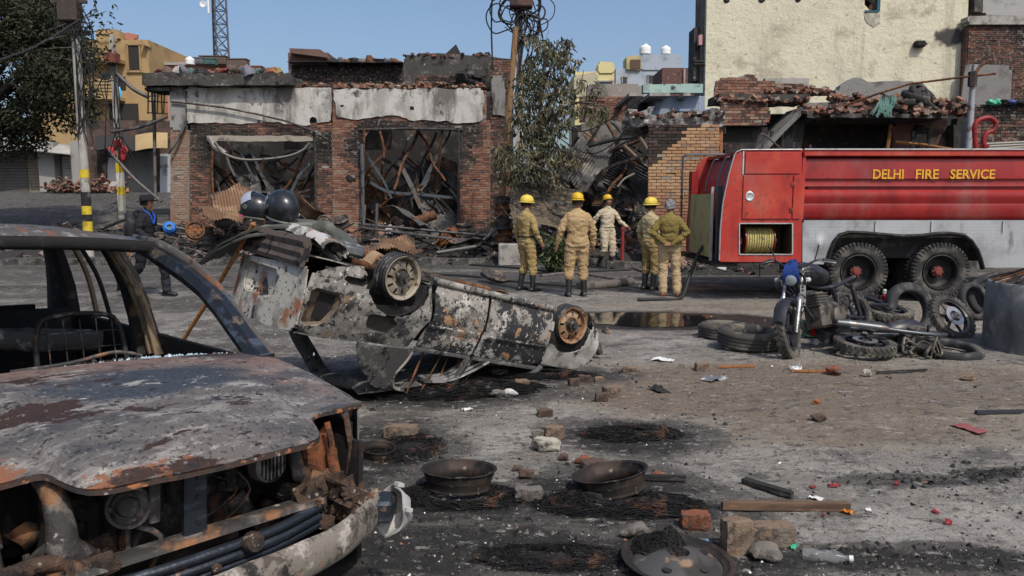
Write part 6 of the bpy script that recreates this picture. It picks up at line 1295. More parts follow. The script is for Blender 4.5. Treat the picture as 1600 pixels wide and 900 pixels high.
def strew(t, O, u0, u1, v, Y, n, seed, h=.15, tone=.5):
    q = random.Random(seed); mb = MB()
    for k in range(n):
        p = at(q.uniform(u0, u1), v, Y) - O; s = q.random()
        mb.box(p + Vector((0, q.uniform(-.12, .3), h * q.random() ** 2 + .02)), (.22 * (.5 + .5 * s), .11, .07), (q.uniform(-.5, .5), q.uniform(-.5, .5), q.uniform(0, 3)), max(.01, min(1, q.gauss(tone, .25))), jit=.01)
    mb.build('loose_bricks', brick_j, t, kind='stuff')
strew(rw, O, 1200, 1300, 146, YR + .5, 60, 1, .15); strew(rw, O, 1255, 1380, 177, YR - .3, 90, 2, .2); strew(rw, O, 1440, 1510, 177, YR - .3, 90, 3, .35); strew(rw, O, 1120, 1260, 159, YR + .3, 70, 4, .12); strew(rw, O, 1300, 1440, 160, YR + .5, 80, 5, .2)
strew(ob_, ob_.location, 985, 1134, 183, YB - .1, 24, 6, .10, .30); strew(shopB, B0, 634, 765, 89.5, YF + 1.1, 60, 7, .10, .25); strew(shopB, B0, 524, 760, 138, YF, 110, 8, .16, .5); strew(shopA, A0, 300, 515, 137, YF + .1, 60, 9, .12, .3)
# cream block
cream_m = mat('cream_roughcast', (.58, .54, .40), [layer((.49, .455, .34), .5, .45, .65, d=9), layer((.40, .365, .27), 1.2, .54, .68, d=9, w=2), layer((.27, .25, .20), 5, .60, .70, d=7, w=4), layer((.66, .62, .48), 9, .6, .7, w=6), layer((.36, .33, .255), 1.1, .54, .68, w=9, d=10, st=(1.6, 1, .12), amt=.6, rg=.65), layer((.20, .18, .15), .7, .66, .76, w=8, d=9)], .95, bump=.05, bs=5, bd=9)
cb, O = house('cream_building', 'tall cream roughcast building with a single small window and smoke stain', 'building', [(1107, -140), (1519, -140), (1500, 330), (1098, 330)], 33., cream_m, th=2., holes=[[(1351, -14), (1374, -14), (1374, 18), (1351, 18)]], res=.28)
slab(cb, O, [(1099, -140), (1106, -140), (1099, 330), (1090, 330)], 33, mat('painted_side_shade', (.11, .105, .10), [layer((.2, .19, .18), 2, .5, .7)], .95), 'side_return', .3, 1.)  # left side's shade is put into its colour, far darker than the cream front
slab(cb, O, [(1085, 40), (1096, 40), (1093, 130), (1083, 130)], 33, darkconc, 'drain_shaft', .5, 1.)
slab(cb, O, [(1092, 55), (1099, 52), (1098, 72), (1092, 74)], 33, mat('pink_paint', (.45, .25, .25)), 'pink_corner', .2, .3)
for v in (97, 101): beam(cb, [(1084, v), (1100, v)], .09, soot(), 'pipe_bracket', O, 33, -.1)
mb = MB(); a, b = at(1351, 18, 33) - O, at(1374, -14, 33) - O; c = (a + b) / 2; mb.box((c.x, .9, c.z), (b.x - a.x + .2, .1, b.z - a.z + .2)); mb.build('window', soot(), cb)
mb = MB(); mb.box((b.x + .0, .1, c.z), (.12, .25, b.z - a.z)); mb.box((c.x, .08, a.z), (b.x - a.x, .25, .08)); mb.build('window_frame', mat('teal_frame', (.03, .09, .12)), cb)
slab(cb, O, [(1350, 19), (1374, 19), (1373, 36), (1365, 43), (1352, 36)], 33, mat('grey_patch', (.30, .28, .24), [layer((.45, .42, .32), 4, .5, .6)], .95), 'render_patch', -.02, .06, .12)
mb = MB(); a = at(1434, 70, 33) - O; mb.bbox((a.x, -.15, a.z), (.42, .3, .26), .05); mb.tube([(a.x + .2, -.1, a.z - .05), (a.x + .28, -.2, a.z), (a.x + .25, 0, a.z + .1)], .03, 5); mb.build('cable_box', soot(), cb, smooth=30)
for u, v in ((1135, 1), (1190, 1), (1247, 0)): MB().rock((0, 0, 0), (.25, .1, .2), u, sub=2).build('putlog_hole', soot(), cb, loc=at(u, v, 33) - O, smooth=60)
st = W2([(1462, 62), (1470, 48), (1490, 40), (1508, 44), (1511, 60), (1505, 72), (1480, 74), (1466, 72)], 33, O)
stain = mat('smoke_stain', (.09, .085, .08), (), .95, extra=lambda m, N, L, b, tex, mix, rng, rgb: None)
def stain_x(m, N, L, b, tex, mix, rng, rgb):
    tc = N.new('ShaderNodeTexCoord'); gr = N.new('ShaderNodeTexGradient'); gr.gradient_type = 'SPHERICAL'; mp = N.new('ShaderNodeMapping'); L.new(tc.outputs['Object'], mp.inputs[0]); mp.inputs[3].default_value = (.95, 1, 1.9); L.new(mp.outputs[0], gr.inputs[0])
    mm = N.new('ShaderNodeMath'); mm.operation = 'MULTIPLY_ADD'; L.new(tex(4, 8, st=(1, 1, 1)), mm.inputs[0]); mm.inputs[1].default_value = .9; L.new(gr.outputs[0], mm.inputs[2]); L.new(rng(mm.outputs[0], .62, 1.05), b.inputs['Alpha'])
stm = mat('smoke_mark', (.06, .055, .055), (), .95, extra=stain_x)
mb = MB(); mb.add([(-1.1, 0, -.62), (1.0, 0, -.62), (1.0, 0, .62), (-1.1, 0, .62)], [(0, 1, 2, 3)]); mb.build('smoke_mark', stm, cb, loc=at(1488, 57, 32.97) - O)
# person at the window
wp = at(1361, 14, 33.35); t = thing('person', 'person in red leaning at small window of cream building', 'person', wp - Vector((0, 0, .75)))
mb = MB(); g = []
for z, a_, b_ in ((0, .20, .14), (.3, .22, .15), (.5, .22, .14), (.60, .15, .10), (.66, .06, .06), (.72, .06, .065), (.80, .085, .095), (.88, .09, .10), (.95, .06, .07), (.97, .01, .01)): g.append([(a_ * math.cos(p), b_ * math.sin(p), z) for p in [2 * PI * j / 16 for j in range(17)]])
mb.sheet(g); bo = mb.build('body', [mat('red_shirt', (.35, .03, .03)), skin], t, smooth=60)
bo.data.polygons.foreach_set('material_index', [1 if p.center.z > .66 else 0 for p in bo.data.polygons])
mb = MB(); mb.lathe([(.10, .0), (.10, .06), (.06, .11), (0, .12)], 14, Matrix.Translation((0, .02, .87))); mb.build('hair', hair_k, t, smooth=60)
# brick building on the right
bb, O = house('brick_building', 'tall plum brick building with grey rendered patch beside cream building', 'building', [(1512, 38), (1720, 30), (1720, 330), (1500, 330)], 32.6, mat('plum_brick_far', (.17, .085, .065), [layer((.10, .05, .042), 3, .45, .6, d=8, st=(1, 1, 3)), layer((.27, .20, .17), 5, .58, .7, d=8, w=2, st=(.6, 1, 2.5))], .95, bump=.03, bs=12, extra=None), th=6., res=1.)
brickwork(bb, W2([(1513, 40), (1640, 38), (1640, 190), (1507, 190)], 32.6, O), [], -.05, .34, None, 0, 41, amp=.14, back=False)
slab(bb, O, [(1509, 100), (1582, 102), (1578, 175), (1500, 175)], 32.6, mat('grey_render2', (.19, .18, .17), [layer((.13, .12, .115), 2, .48, .66, d=9)], .95, bump=.02, bs=8), 'render_patch', -.12, .1)
slab(bb, O, [(1512, 25), (1720, 22), (1720, 38), (1512, 38)], 32.6, conc(), 'parapet', -.2, .5); slab(bb, O, [(1535, -60), (1720, -60), (1720, 24), (1535, 24)], 32.6, mat('pale_grey_render', (.33, .325, .31), [layer((.24, .23, .22), 2, .5, .68, d=9)], .95, bump=.02), 'upper_storey', .6, 4.)
slab(bb, O, [(1523, -60), (1536, -60), (1536, 22), (1523, 22)], 32.6, darkconc, 'corner_pier', .3, .5)
# low brick wall at right
lw, O = house('brick_wall', 'low sooty brick boundary wall behind red pipe of the tender', 'wall', [(1512, 163), (1720, 163), (1720, 400), (1512, 400)], 19., mortar, th=.3, part='mortar_bed')
brickwork(lw, W2([(1512, 164), (1700, 164), (1700, 330), (1512, 330)], 19, O), [], -.06, .38, lambda x, z: .3 * sstep(3.4, 4.0, z), 0, 43, amp=.22, back=False)
for v in (222, 226, 230): beam(lw, [(1540, v + 3), (1600, v), (1660, v)], .03, mat('pale_tube', (.3, .28, .25)), 'stored_pipe', O, 18.7)
for k in range(10):
    p = at(1550 + k * 7 + rnd.uniform(-3, 3), 160, 18.9); m = [mat('green_bag', (.08, .38, .24)), soot(), mat('blue_bag', (.05, .08, .2)), darkconc][min(3, k // 2)] if k < 6 else soot()
    tag(MB().rock((0, 0, 0), (.22, .2, .14), k, rough=.4, sub=2).build('rubbish_bundle', m if not callable(m) else m(), smooth=60, loc=p), ['crumpled green plastic bag on low sooty boundary wall', 'charred bundle on low sooty boundary wall'][0 if k < 2 else 1], 'bag' if k < 2 else 'bundle', 'bags on the boundary wall' if k < 2 else 'bundles on the boundary wall')
# steel pole with rusty boom behind the tender
sp0 = at(1512, 240, 17); sp0.z = 0; t = thing('steel_pole', 'grey steel pole with rusty boom standing behind the tender', 'pole', sp0)
mb = MB(); mb.tube([at(1511, 470, 17) - sp0 if False else Vector((-.05, 0, 0)), at(1516, 190, 17) - sp0, at(1521, 118, 17) - sp0, at(1523, 101, 17) - sp0], [.075, .07, .055, .05], 10); mb.build('post', mat('pole_grey', (.30, .31, .32), [layer((.15, .09, .06), 5, .52, .66, d=8), layer((.05, .05, .05), 4, .58, .7, w=2)], .6, .3), t, smooth=60)
mb = MB(); mb.tube([at(u, v, 17 + k) - sp0 for u, v, k in ((1320, 165, .6), (1370, 147, .4), (1422, 131, .2), (1500, 121, 0), (1556, 115, -.2))], .025, 6); mb.tube([at(1521, 118, 16.9) - sp0, at(1532, 103, 16.9) - sp0, at(1546, 94, 16.9) - sp0], .03, 6); mb.build('boom', rusty(), t, smooth=60)
mb = MB(); mb.tube([at(1519, 135, 16.95) - sp0, at(1520, 112, 16.95) - sp0], .09, 6); mb.build('clamp', charred(), t)
# ------------------------------------------------------------------ far buildings over the roofs
def block(name, label, cat, u0, v0, u1, v1, Y, m, depth=6., group=None):
    a, b = at(u0, v1, Y), at(u1, v0, Y); O = Vector(((a.x + b.x) / 2, Y, 0)); t = thing(name, label, cat, O, group=group)
    mb = MB(); mb.box((0, depth / 2, b.z / 2), (b.x - a.x, depth, b.z)); mb.build('wall', m, t); return t, O
def fmat(n, c, c2=None): return mat(n, c, [layer(c2 or tuple(k * .7 for k in c), .6, .48, .68, d=8), layer(tuple(k * .4 for k in c), 1.5, .6, .72, w=2, d=8)], .9)
t, O = block('yellow_house', 'pale yellow house with dark corner window far behind the burnt tree', 'house', 897, 112, 960, 330, 60, fmat('lemon_wall', (.60, .52, .26)))
slab(t, O, [(935, 96), (960, 97), (960, 114), (935, 114)], 60, fmat('lemon_wall', (.6, .52, .26)), 'stair_tower', -.1, 2); window(t, O, 935, 127, 957, 146, 60, mat('dark_window', (.02, .025, .03)), -.05, conc())
slab(t, O, [(897, 118), (935, 112), (935, 152), (897, 152)], 60, fmat('shaded_cream', (.42, .38, .26)), 'shaded_bay', -.06, .2)  # bay's shade is painted in as a duller wall colour
t, O = block('grey_house', 'tall blue-grey concrete house with roof tank in the distance', 'house', 959, 107, 1066, 330, 66, fmat('bluegrey_wall', (.33, .37, .42)))
slab(t, O, [(1002, 85), (1066, 85), (1066, 109), (1002, 109)], 66, fmat('bluegrey_wall', (.33, .37, .42)), 'roof_room', -.1, 3); window(t, O, 1012, 118, 1022, 132, 66, mat('dark_window', (.02, .025, .03)), -.05, conc()); window(t, O, 972, 120, 980, 132, 66, mat('dark_window', (.02, .025, .03)), -.05, conc()); slab(t, O, [(959, 134), (1066, 134), (1066, 136), (959, 136)], 66, conc(), 'floor_band', -.15, .2); slab(t, O, [(979, 88), (1002, 86), (1002, 110), (979, 108)], 66, fmat('tan_wall', (.42, .36, .2)), 'terrace_room', -.2, 2); window(t, O, 984, 94, 1000, 108, 66, mat('brown_opening', (.10, .06, .04)), -.25)
def tank(u, v, Y, m, lab, s=1.):
    p = at(u, v, Y); t = thing('water_tank', lab, 'water tank', p); mb = MB()
    mb.lathe([(.55 * s, 0), (.58 * s, .1 * s), (.55 * s, .2 * s), (.58 * s, .3 * s), (.55 * s, .45 * s), (.58 * s, .6 * s), (.50 * s, .75 * s), (.25 * s, .88 * s), (.2 * s, .9 * s)], 16); mb.build('drum', m, t, smooth=40)
    MB().lathe([(.24 * s, .88 * s), (.24 * s, .98 * s), (0, 1.0 * s)], 12).build('lid', m, t, smooth=40); return t
tw = mat('tank_white', (.7, .7, .68)); tb = mat('tank_black', (.02, .02, .02))
tank(1040, 85, 68, tw, 'white water tank with lid on roof room of grey house', .75); tank(1008, 85, 70, tw, 'white dome tank beside stair room of grey house', .9)
t, O = block('brick_terrace', 'flat dark-red brick terrace beside cream building', 'house', 1030, 106, 1090, 330, 45, mat('far_brick', (.16, .085, .07), [layer((.09, .05, .045), 6, .45, .6, st=(1, 1, 3)), layer((.25, .21, .2), 3, .6, .7, w=2)], .95), 3.)
slab(t, O, [(1068, 106), (1071, 106), (1071, 160), (1068, 160)], 45, conc(), 'concrete_post', -.1, .2)
# left distance: pink house, roof clutter, dark parapet room
t, O = block('pink_house', 'low pink terrace house behind left burnt shop', 'house', 228, 99, 372, 330, 44, fmat('pink_wall', (.42, .22, .18)), 5.)
slab(t, O, [(228, 96), (375, 98), (375, 102), (228, 101)], 44, conc(), 'coping', -.2, .4)
t, O = block('roof_room', 'brown rooftop room with overhanging lid behind burnt shops', 'roof room', 452, 82, 512, 150, 40, fmat('brown_brick_far', (.15, .09, .075)), 2.5)
slab(t, O, [(443, 75), (500, 77), (513, 86), (512, 90), (450, 82)], 40, fmat('brown_brick_far', (.15, .09, .075)), 'roof_lid', -.5, 3.)
tank(297, 101, 42, tw, 'white plastic tank on terrace of pink house', .42)
rr = random.Random(12); cl = [(.17, .05, .045), (.04, .04, .045), (.30, .28, .26), (.22, .17, .06), (.07, .14, .13), (.11, .08, .065), (.22, .10, .06), (.14, .14, .16)]
for i, (u, v, w, h, c, nm) in enumerate([(335, 96, 40, 12, 5, 'low brown brick box'), (312, 97, 16, 9, 7, 'small grey crate'), (330, 98, 14, 8, 4, 'teal crate'), (372, 103, 30, 16, 5, 'brick parapet stub'), (395, 110, 30, 8, 6, 'pale railing panel')]):
    p = at(u, v, 43 - i * .4); mb = MB(); s = 43 / 1200; mb.bbox((0, 0, h * s / 2), (w * s, .6, h * s), .04); mb.box((0, 0, h * s + .03), (w * s * 1.04, .64, .05)); tag(mb.build('roof_box', fmat('roofbox%d' % i, cl[c]), loc=p - Vector((0, 0, h * s / 2))), nm + ' among roof clutter of pink house', 'box')
for i in range(16):
    u = 255 + i * 12 + rr.uniform(-4, 4); p = at(u, 116, YF - .2 + rr.uniform(-.2, .3)); p.z = at(u, 117, YF).z - .02
    mb = MB(); w = rr.uniform(.25, .5)
    mb.rock((0, 0, .10), (w, .3, rr.uniform(.18, .38)), i + 50, rough=.45, sub=2); c = cl[(i * 5) % 8]
    nm = ['dull red', 'black', 'off-white', 'mustard', 'teal', 'brown', 'orange', 'slate'][(i * 5) % 8]
    tag(mb.build('cloth_bundle', cloth('bundle%d' % ((i * 5) % 8), c, tuple(k * .5 for k in c), tuple(min(.7, k * 1.4) for k in c)), smooth=60, loc=p), nm + ' cloth bundle on slab of left burnt shop', 'bundle', nm + ' bundles on the slab')
for i in range(9):
    u = 520 + i * 12 + rr.uniform(-3, 3); p = at(u, 101, YF + 3.1); mb = MB(); mb.rock((0, 0, .08), (rr.uniform(.3, .6), .4, rr.uniform(.25, .45)), i + 9, rough=.3, sub=2)
    tag(mb.build('roof_bundle', [soot(), fmat('greybundle', (.12, .12, .13)), rusty()][i % 3], smooth=60, loc=p), ['sooty', 'slate grey', 'rusty'][i % 3] + ' lump on dark roof between the burnt shops', 'bundle', ['sooty', 'grey', 'rusty'][i % 3] + ' lumps on the dark roof')
# lattice mast
p = at(343, 100, 75); mb = MB(); t = thing('telecom_mast', 'steel lattice telecom mast with small dish rising above roofs', 'mast', p); h = 16.; g_ = mat('mast_grey', (.10, .105, .12), (), .5, .4)
lg = lambda k, z: Vector(((.72 - .012 * z) * (-1, 1, 0)[k], (.6, .6, -.6)[k], z))
for k in range(3): MB().tube([lg(k, -6), lg(k, h)], .09, 6).build('mast_leg', g_, t)
for i in range(18):
    z = -6 + i * 1.22; mb = MB()
    for a, b in ((0, 1), (1, 2), (2, 0)): mb.tube([lg(a, z), lg(b, z + 1.22)], .05, 4); mb.tube([lg(a, z), lg(b, z)], .05, 4); mb.tube([lg(b, z), lg(a, z + 1.22)], .04, 4)
    mb.build('brace_bay', g_, t)
MB().lathe([(0, -.1), (.25, 0), (.32, .15), (.3, .18), (0, .1)], 14, Matrix.Translation((-1.0, -.7, 5.3)) @ Matrix.Rotation(PI / 2, 4, 'X')).build('dish', tw, t, smooth=40)
MB().tube([(-.6, -.6, 4.5), (-.6, -.6, 6)], .12, 6).build('antenna', tw, t)
# ochre apartment house with balconies
och = fmat('ochre_wall', (.36, .25, .12), (.27, .18, .085)); drk = mat('dark_opening', (.03, .027, .025))
t, O = block('ochre_apartment', 'ochre apartment house with stacked balconies behind concrete poles', 'building', 60, 62, 231, 330, 42, och, 5.)
slab(t, O, [(150, 45), (186, 46), (188, 64), (150, 64)], 42, och, 'stair_head', -.1, 2); slab(t, O, [(200, 62), (231, 68), (231, 72), (200, 66)], 42, och, 'cornice', -.4, .6)
slab(t, O, [(202, 53), (221, 57), (221, 66), (202, 64)], 42.5, fmat('brick_screen', (.4, .16, .12)), 'roof_screen', .3, .2)
window(t, O, 202, 70, 219, 112, 42, drk, -.03, och); window(t, O, 160, 115, 182, 140, 42, mat('dark_window', (.02, .025, .03)), -.03, conc()); window(t, O, 186, 120, 196, 140, 42, drk, -.03); window(t, O, 172, 162, 216, 190, 42, drk, -.03)
for v in (98, 156):
    a, b = at(120, v, 42) - O, at(196, v, 42) - O; mb = MB(); mb.box(((a.x + b.x) / 2, -.5, a.z), (b.x - a.x, 1.1, .18)); bal = mb.build('balcony', och, t)
    for k in range(5): mb = MB(); mb.box(((a.x + b.x) / 2, -1.02, a.z + .2 + .17 * k), (b.x - a.x, .05, .10)); mb.build('rail', och, bal)
MB().rock((0, 0, 0), (.4, .2, .7), 4, sub=2).build('blue_cloth', mat('sky_blue_cloth', (.10, .42, .62)), t, loc=at(184, 146, 41) - O, smooth=60)
# row of shuttered shops at left, uphill
YS = 37.; zb = 2.0
t, O = block('shop_row', 'low row of shuttered grey shops under sagging awnings', 'shop', -30, 232, 128, 330, YS, fmat('grey_shop_wall', (.22, .20, .17)), 4.)
for u0, u1, c in ((0, 45, (.10, .095, .085)), (45, 72, (.20, .17, .13)), (100, 128, (.42, .40, .36))):
    a, b = at(u0, 299, YS) - O, at(u1, 243, YS) - O; mb = MB()
    for k in range(12): z = zb - .05 + (b.z - zb) * (k + .5) / 12; mb.box(((a.x + b.x) / 2, -.06, z), (b.x - a.x - .1, .05, (b.z - zb) / 12 * .86))
    mb.build('shutter', fmat('shutter%d' % u0, c), t)
for u in (86, 130): a = at(u, 300, YS) - O; mb = MB(); mb.box((a.x, -.3, (zb + at(u, 222, YS).z) / 2), (.75 if u < 100 else .4, .5, at(u, 222, YS).z - zb)); mb.build('column', fmat('grey_col', (.30, .29, .27)), t)
mb = MB(); mb.sheet(patch([[at(u, v + d, YS - y) - O for u, v in ((-20, 232), (30, 226), (70, 230), (110, 234))] for y, d in ((0, -6), (.8, 4), (1.3, 8))], 4, 3), .04); mb.build('awning', fmat('awning_grey', (.36, .34, .31)), t, smooth=60)
t, O = block('burnt_lockup', 'burnt brick lock-up with dark awning between the two poles', 'shop', 128, 188, 268, 330, YS, mat('far_burnt_brick', (.10, .065, .052), [layer((.03, .028, .026), 1.2, .45, .6, d=8), layer((.2, .15, .12), 3, .6, .7, w=2)], .95, bump=.02), 3.)
slab(t, O, [(186, 236), (240, 236), (240, 304), (186, 304)], YS, fmat('grey_shutter', (.17, .165, .15)), 'shutter', -.1, .1); slab(t, O, [(168, 246), (184, 246), (184, 302), (168, 302)], YS, fmat('white_col', (.5, .48, .45)), 'column', -.4, .3); slab(t, O, [(250, 240), (268, 240), (268, 304), (250, 304)], YS, fmat('white_col2', (.38, .4, .42)), 'white_board', -.3, .1)
mb = MB(); mb.sheet(patch([[at(u, v + d, YS - y) - O for u, v in ((150, 220), (185, 216), (220, 222), (250, 216))] for y, d in ((0, -6), (.9, 5), (1.4, 16))], 4, 3), .04); mb.build('awning', mat('charred_tarp', (.03, .028, .025)), t, smooth=60)
mb = MB(); mb.sheet(patch([[at(u, v + d, YS - 1 - y) - O for u, v in ((212, 216), (235, 212), (262, 212))] for y, d in ((0, -4), (.5, 8), (.7, 20))], 4, 3), .03); mb.build('tan_tarp', fmat('tan_tarp', (.36, .26, .13)), t, smooth=60)
for k in range(3):
    mb = MB(); c = at((112, 150, 130)[k], 296, YS - 1.5); q = random.Random(k)
    for j in range(60): mb.box((q.gauss(0, .7), q.gauss(0, .3), .05 + abs(q.gauss(0, .25))), (.23, .11, .08), (q.uniform(-1, 1), q.uniform(-1, 1), q.uniform(0, 3)), max(.01, min(1, q.gauss(.5, .2))))
    tag(mb.build('brick_heap', brick_j, loc=Vector((c.x, c.y, gz(c.x, c.y)))), 'heap of broken bricks lying before the shuttered shops', 'brick heap', 'brick heaps uphill')['kind'] = 'stuff'
# ------------------------------------------------------------------ poles and cables
polec = mat('pole_concrete', (.36, .34, .30), [layer((.22, .20, .18), 2, .46, .66, d=9), layer((.09, .085, .08), 3, .58, .7, d=9, w=2)], .95, bump=.01, bs=20)
wire_m = mat('black_cable', (.012, .012, .012), (), .6); ye_b = mat('band_yellow', (.55, .40, .03), [layer((.3, .22, .03), 5, .5, .65)], .9); bk_b = mat('band_black', (.02, .02, .02), [layer((.1, .1, .1), 5, .55, .68)], .9); wh_b = mat('band_white', (.55, .54, .5), [layer((.25, .25, .25), 5, .5, .65)], .9)
def pole(u, Yp, v_top, w0, w1, label, bands, lean=0.):
    p = at(u, 400, Yp); p.z = gz(p.x, p.y); t = thing('utility_pole', label, 'pole', p)
    h = at(u, v_top, Yp).z - p.z; zz = lambda v: at(u, v, Yp).z - p.z; cx = lambda z: lean * z
    mb = MB(); mb.tube([(cx(0), 0, -.1), (cx(h * .5), 0, h * .5), (cx(h), 0, h)], [w0, (w0 + w1) / 2, w1], 4 if w0 > .12 else 12, up=(1, 1, 0) if False else None); mb.build('shaft', polec, t)
    for v0, v1, m in bands:
        a, b = zz(v1), zz(v0); r = w0 + (w1 - w0) * (a / h) + .006; mb = MB(); mb.tube([(cx(a), 0, a), (cx(b), 0, b)], r, 4 if w0 > .12 else 12); mb.build('painted_band', m, t)
    return t, p, zz, cx
def cables(par, pts_list, r=.02, m=None, name='cable'):
    for P in pts_list: MB().tube(spline(P, 6), r, 5).build(name, m or wire_m, par, smooth=60)
t, p, zz, cx = pole(140, 20.5, -60, .118, .10, 'concrete utility pole with yellow and black bands near the walking man', [(265, 278, ye_b), (300, 322, bk_b), (322, 335, ye_b), (335, 346, bk_b), (346, 362, ye_b), (280, 298, polec)])
mb = MB(); mb.bbox((0, -.2, zz(20)), (.5, .35, .55), .03); mb.box((0, -.2, zz(6)), (.9, .08, .08)); mb.build('junction_box', mat('rusty_box', (.05, .04, .035), [layer((.12, .06, .04), 5, .5, .65)], .8), t)
mb = MB(); mb.box((0, -.1, zz(53)), (.85, .1, .1)); mb.build('cross_arm', charred(), t)
qq = random.Random(5)
for k in range(9): cables(t, [[(qq.uniform(-.2, .3), -.2, zz(qq.uniform(-10, 40))), (qq.uniform(.1, .6), -.25, zz(qq.uniform(60, 110))), (qq.uniform(0, .5), -.2, zz(qq.uniform(120, 170))), (qq.uniform(-.1, .4), -.2, zz(qq.uniform(180, 230)))]], .016)
for k in range(6):
    c = Vector((qq.uniform(-.1, .45), -.3, zz(qq.uniform(0, 60)))); r = qq.uniform(.15, .35); cables(t, [[c + Vector((r * math.cos(a), 0, r * math.sin(a) * 1.3)) for a in [j * .7 for j in range(9)]]], .014)
t2, p2, zz2, cx2 = pole(195, 28, 55, .14, .11, 'slim round concrete pole with rusty box and red cloth by burnt lock-up', [(255, 270, ye_b), (270, 292, wh_b), (292, 304, ye_b)], 0.)
mb = MB(); mb.bbox((.05, -.2, zz2(93)), (.45, .35, .38), .03); mb.build('meter_box', mat('red_rust_box', (.18, .06, .04), [layer((.08, .03, .025), 6, .5, .6)], .8), t2)
for k in range(4): MB().rock((0, 0, 0), (.28, .2, .35), k, rough=.4, sub=2).build('red_cloth', mat('faded_red_cloth', (.42, .05, .06), [layer((.2, .03, .04), 6, .5, .65)], .9), t2, loc=((-.15, .2, .05, .25)[k], -.15, zz2((238, 245, 225, 236)[k])), smooth=60)
for k in range(7): cables(t2, [[(qq.uniform(-.1, .2), -.2, zz2(qq.uniform(70, 110))), (qq.uniform(-.5, .8), -.4, zz2(qq.uniform(140, 180))), (qq.uniform(-.4, .9), -.4, zz2(qq.uniform(230, 300)))]], .018)
for (a, b, r) in (((183, 116, 27), (232, 152, 27), .07), ((174, 206, 26), (262, 182, 26), .05), ((170, 236, 25), (252, 315, 24.5), .05), ((240, 145, 27), (243, 320, 26.5), .06), ((292, 188, 25.8), (262, 240, 25.6), .05)):
    A, B = at(*a), at(*b); o = MB().tube(spline([Vector((0, 0, 0)), (B - A) * .5 + Vector((0, 0, -.1)), B - A], 5), r, 7).build('fallen_pole', mat('steel_grey_bar', (.12, .115, .11), [layer((.04, .04, .04), 3, .5, .64)], .6, .3), loc=A, smooth=60); tag(o, {183: 'grey pole slanting from slim concrete pole towards burnt shop', 174: 'thin grey bar sloping up to corner of burnt shop', 170: 'charred bar leaning down towards the walking man', 240: 'upright charred post at corner of left burnt shop', 292: 'curved hose hanging off grey corner column'}[a[0]], 'pole')
# balcony grille at corner of shop A
gp = at(238, 200, 26.2); t = thing('burnt_grille', 'charred iron grille hanging below slab corner of left burnt shop', 'grille', gp)
for k in range(6): MB().tube([at(232 + k * 5, 140, 26.2) - gp, at(232 + k * 5 + rnd.uniform(-2, 2), 178, 26.2) - gp], .022, 4).build('bar', charred(), t)
for v in (143, 158, 176): MB().tube([at(230, v, 26.2) - gp, at(262, v + 2, 26.2) - gp], .025, 4).build('rail', charred(), t)
# centre pole with looped cables, timber and box
t3, p3, zz3, cx3 = pole(811, 22, -40, .16, .13, 'concrete pole wrapped in looping black cables behind the burnt tree', [])
mb = MB(); mb.bbox((.05, -.25, zz3(2)), (.62, .4, .5), .04); mb.build('transformer_box', mat('rusty_box2', (.10, .055, .045), [layer((.04, .03, .03), 5, .5, .62)], .85), t3)
for k in range(16):
    c = Vector((qq.uniform(-.5, .6), -.3 - qq.random() * .1, zz3(qq.uniform(5, 45)))); r = qq.uniform(.2, .5); cables(t3, [[c + Vector((r * math.cos(a + k), .02 * j, r * math.sin(a + k) * qq.uniform(.6, 1.2))) for j, a in enumerate([j * .75 for j in range(8)])]], qq.choice((.015, .02, .026)))
for k in range(12): cables(t3, [[(qq.uniform(-.3, .3), -.2, zz3(qq.uniform(0, 30))), (qq.uniform(-.1, .6), -.25, zz3(qq.uniform(35, 60))), (qq.uniform(-.2, .3), -.2, zz3(qq.uniform(80, 160)))]], .018)
cables(t3, [[at(770, -30, 22) - p3, at(768, 40, 22) - p3, at(770, 110, 22) - p3], [at(845, -30, 22) - p3, at(842, 20, 22) - p3, at(848, 60, 22) - p3]], .025)
a, b = at(806, 42, 21.6), at(778, 350, 21.6); b.z = .3; o = MB().tube([Vector((0, 0, 0)), (a - b) * .5, a - b], [.11, .10, .08], 8).build('timber_prop', mat('weathered_timber', (.22, .13, .065), [layer((.10, .06, .035), 4, .5, .64, st=(4, 4, .4)), layer((.3, .16, .05), 3, .58, .7, w=2)], .9), loc=b, smooth=60); tag(o, 'tall brown timber prop leaning against cable-wrapped pole', 'timber')
cbm = mat('thin_wire', (.03, .03, .03))
for i, (P, lb) in enumerate((([(-5, 95, 14), (60, 70, 16), (125, 30, 20)], 'thin wire running from left tree to banded pole'), ([(150, 118, 20.5), (170, 125, 24), (195, 128, 28)], 'short wire between the two concrete poles'), ([(815, 130, 22), (900, 205, 20), (1010, 150, 19)], 'slack wire sagging from cable-wrapped pole to blue house'), ([(830, 180, 22), (920, 240, 20.5), (1000, 190, 19.5)], 'dark slack wire over collapsed shop'), ([(200, 130, 28), (222, 148, 27), (250, 150, 26.5)], 'short wire from slim pole to burnt grille'))):
    Q = [at(*k) for k in P]; o = MB().tube([q_ - Q[0] for q_ in spline(Q, 8)], .016, 5).build('overhead_wire', cbm, loc=Q[0]); tag(o, lb, 'wire')
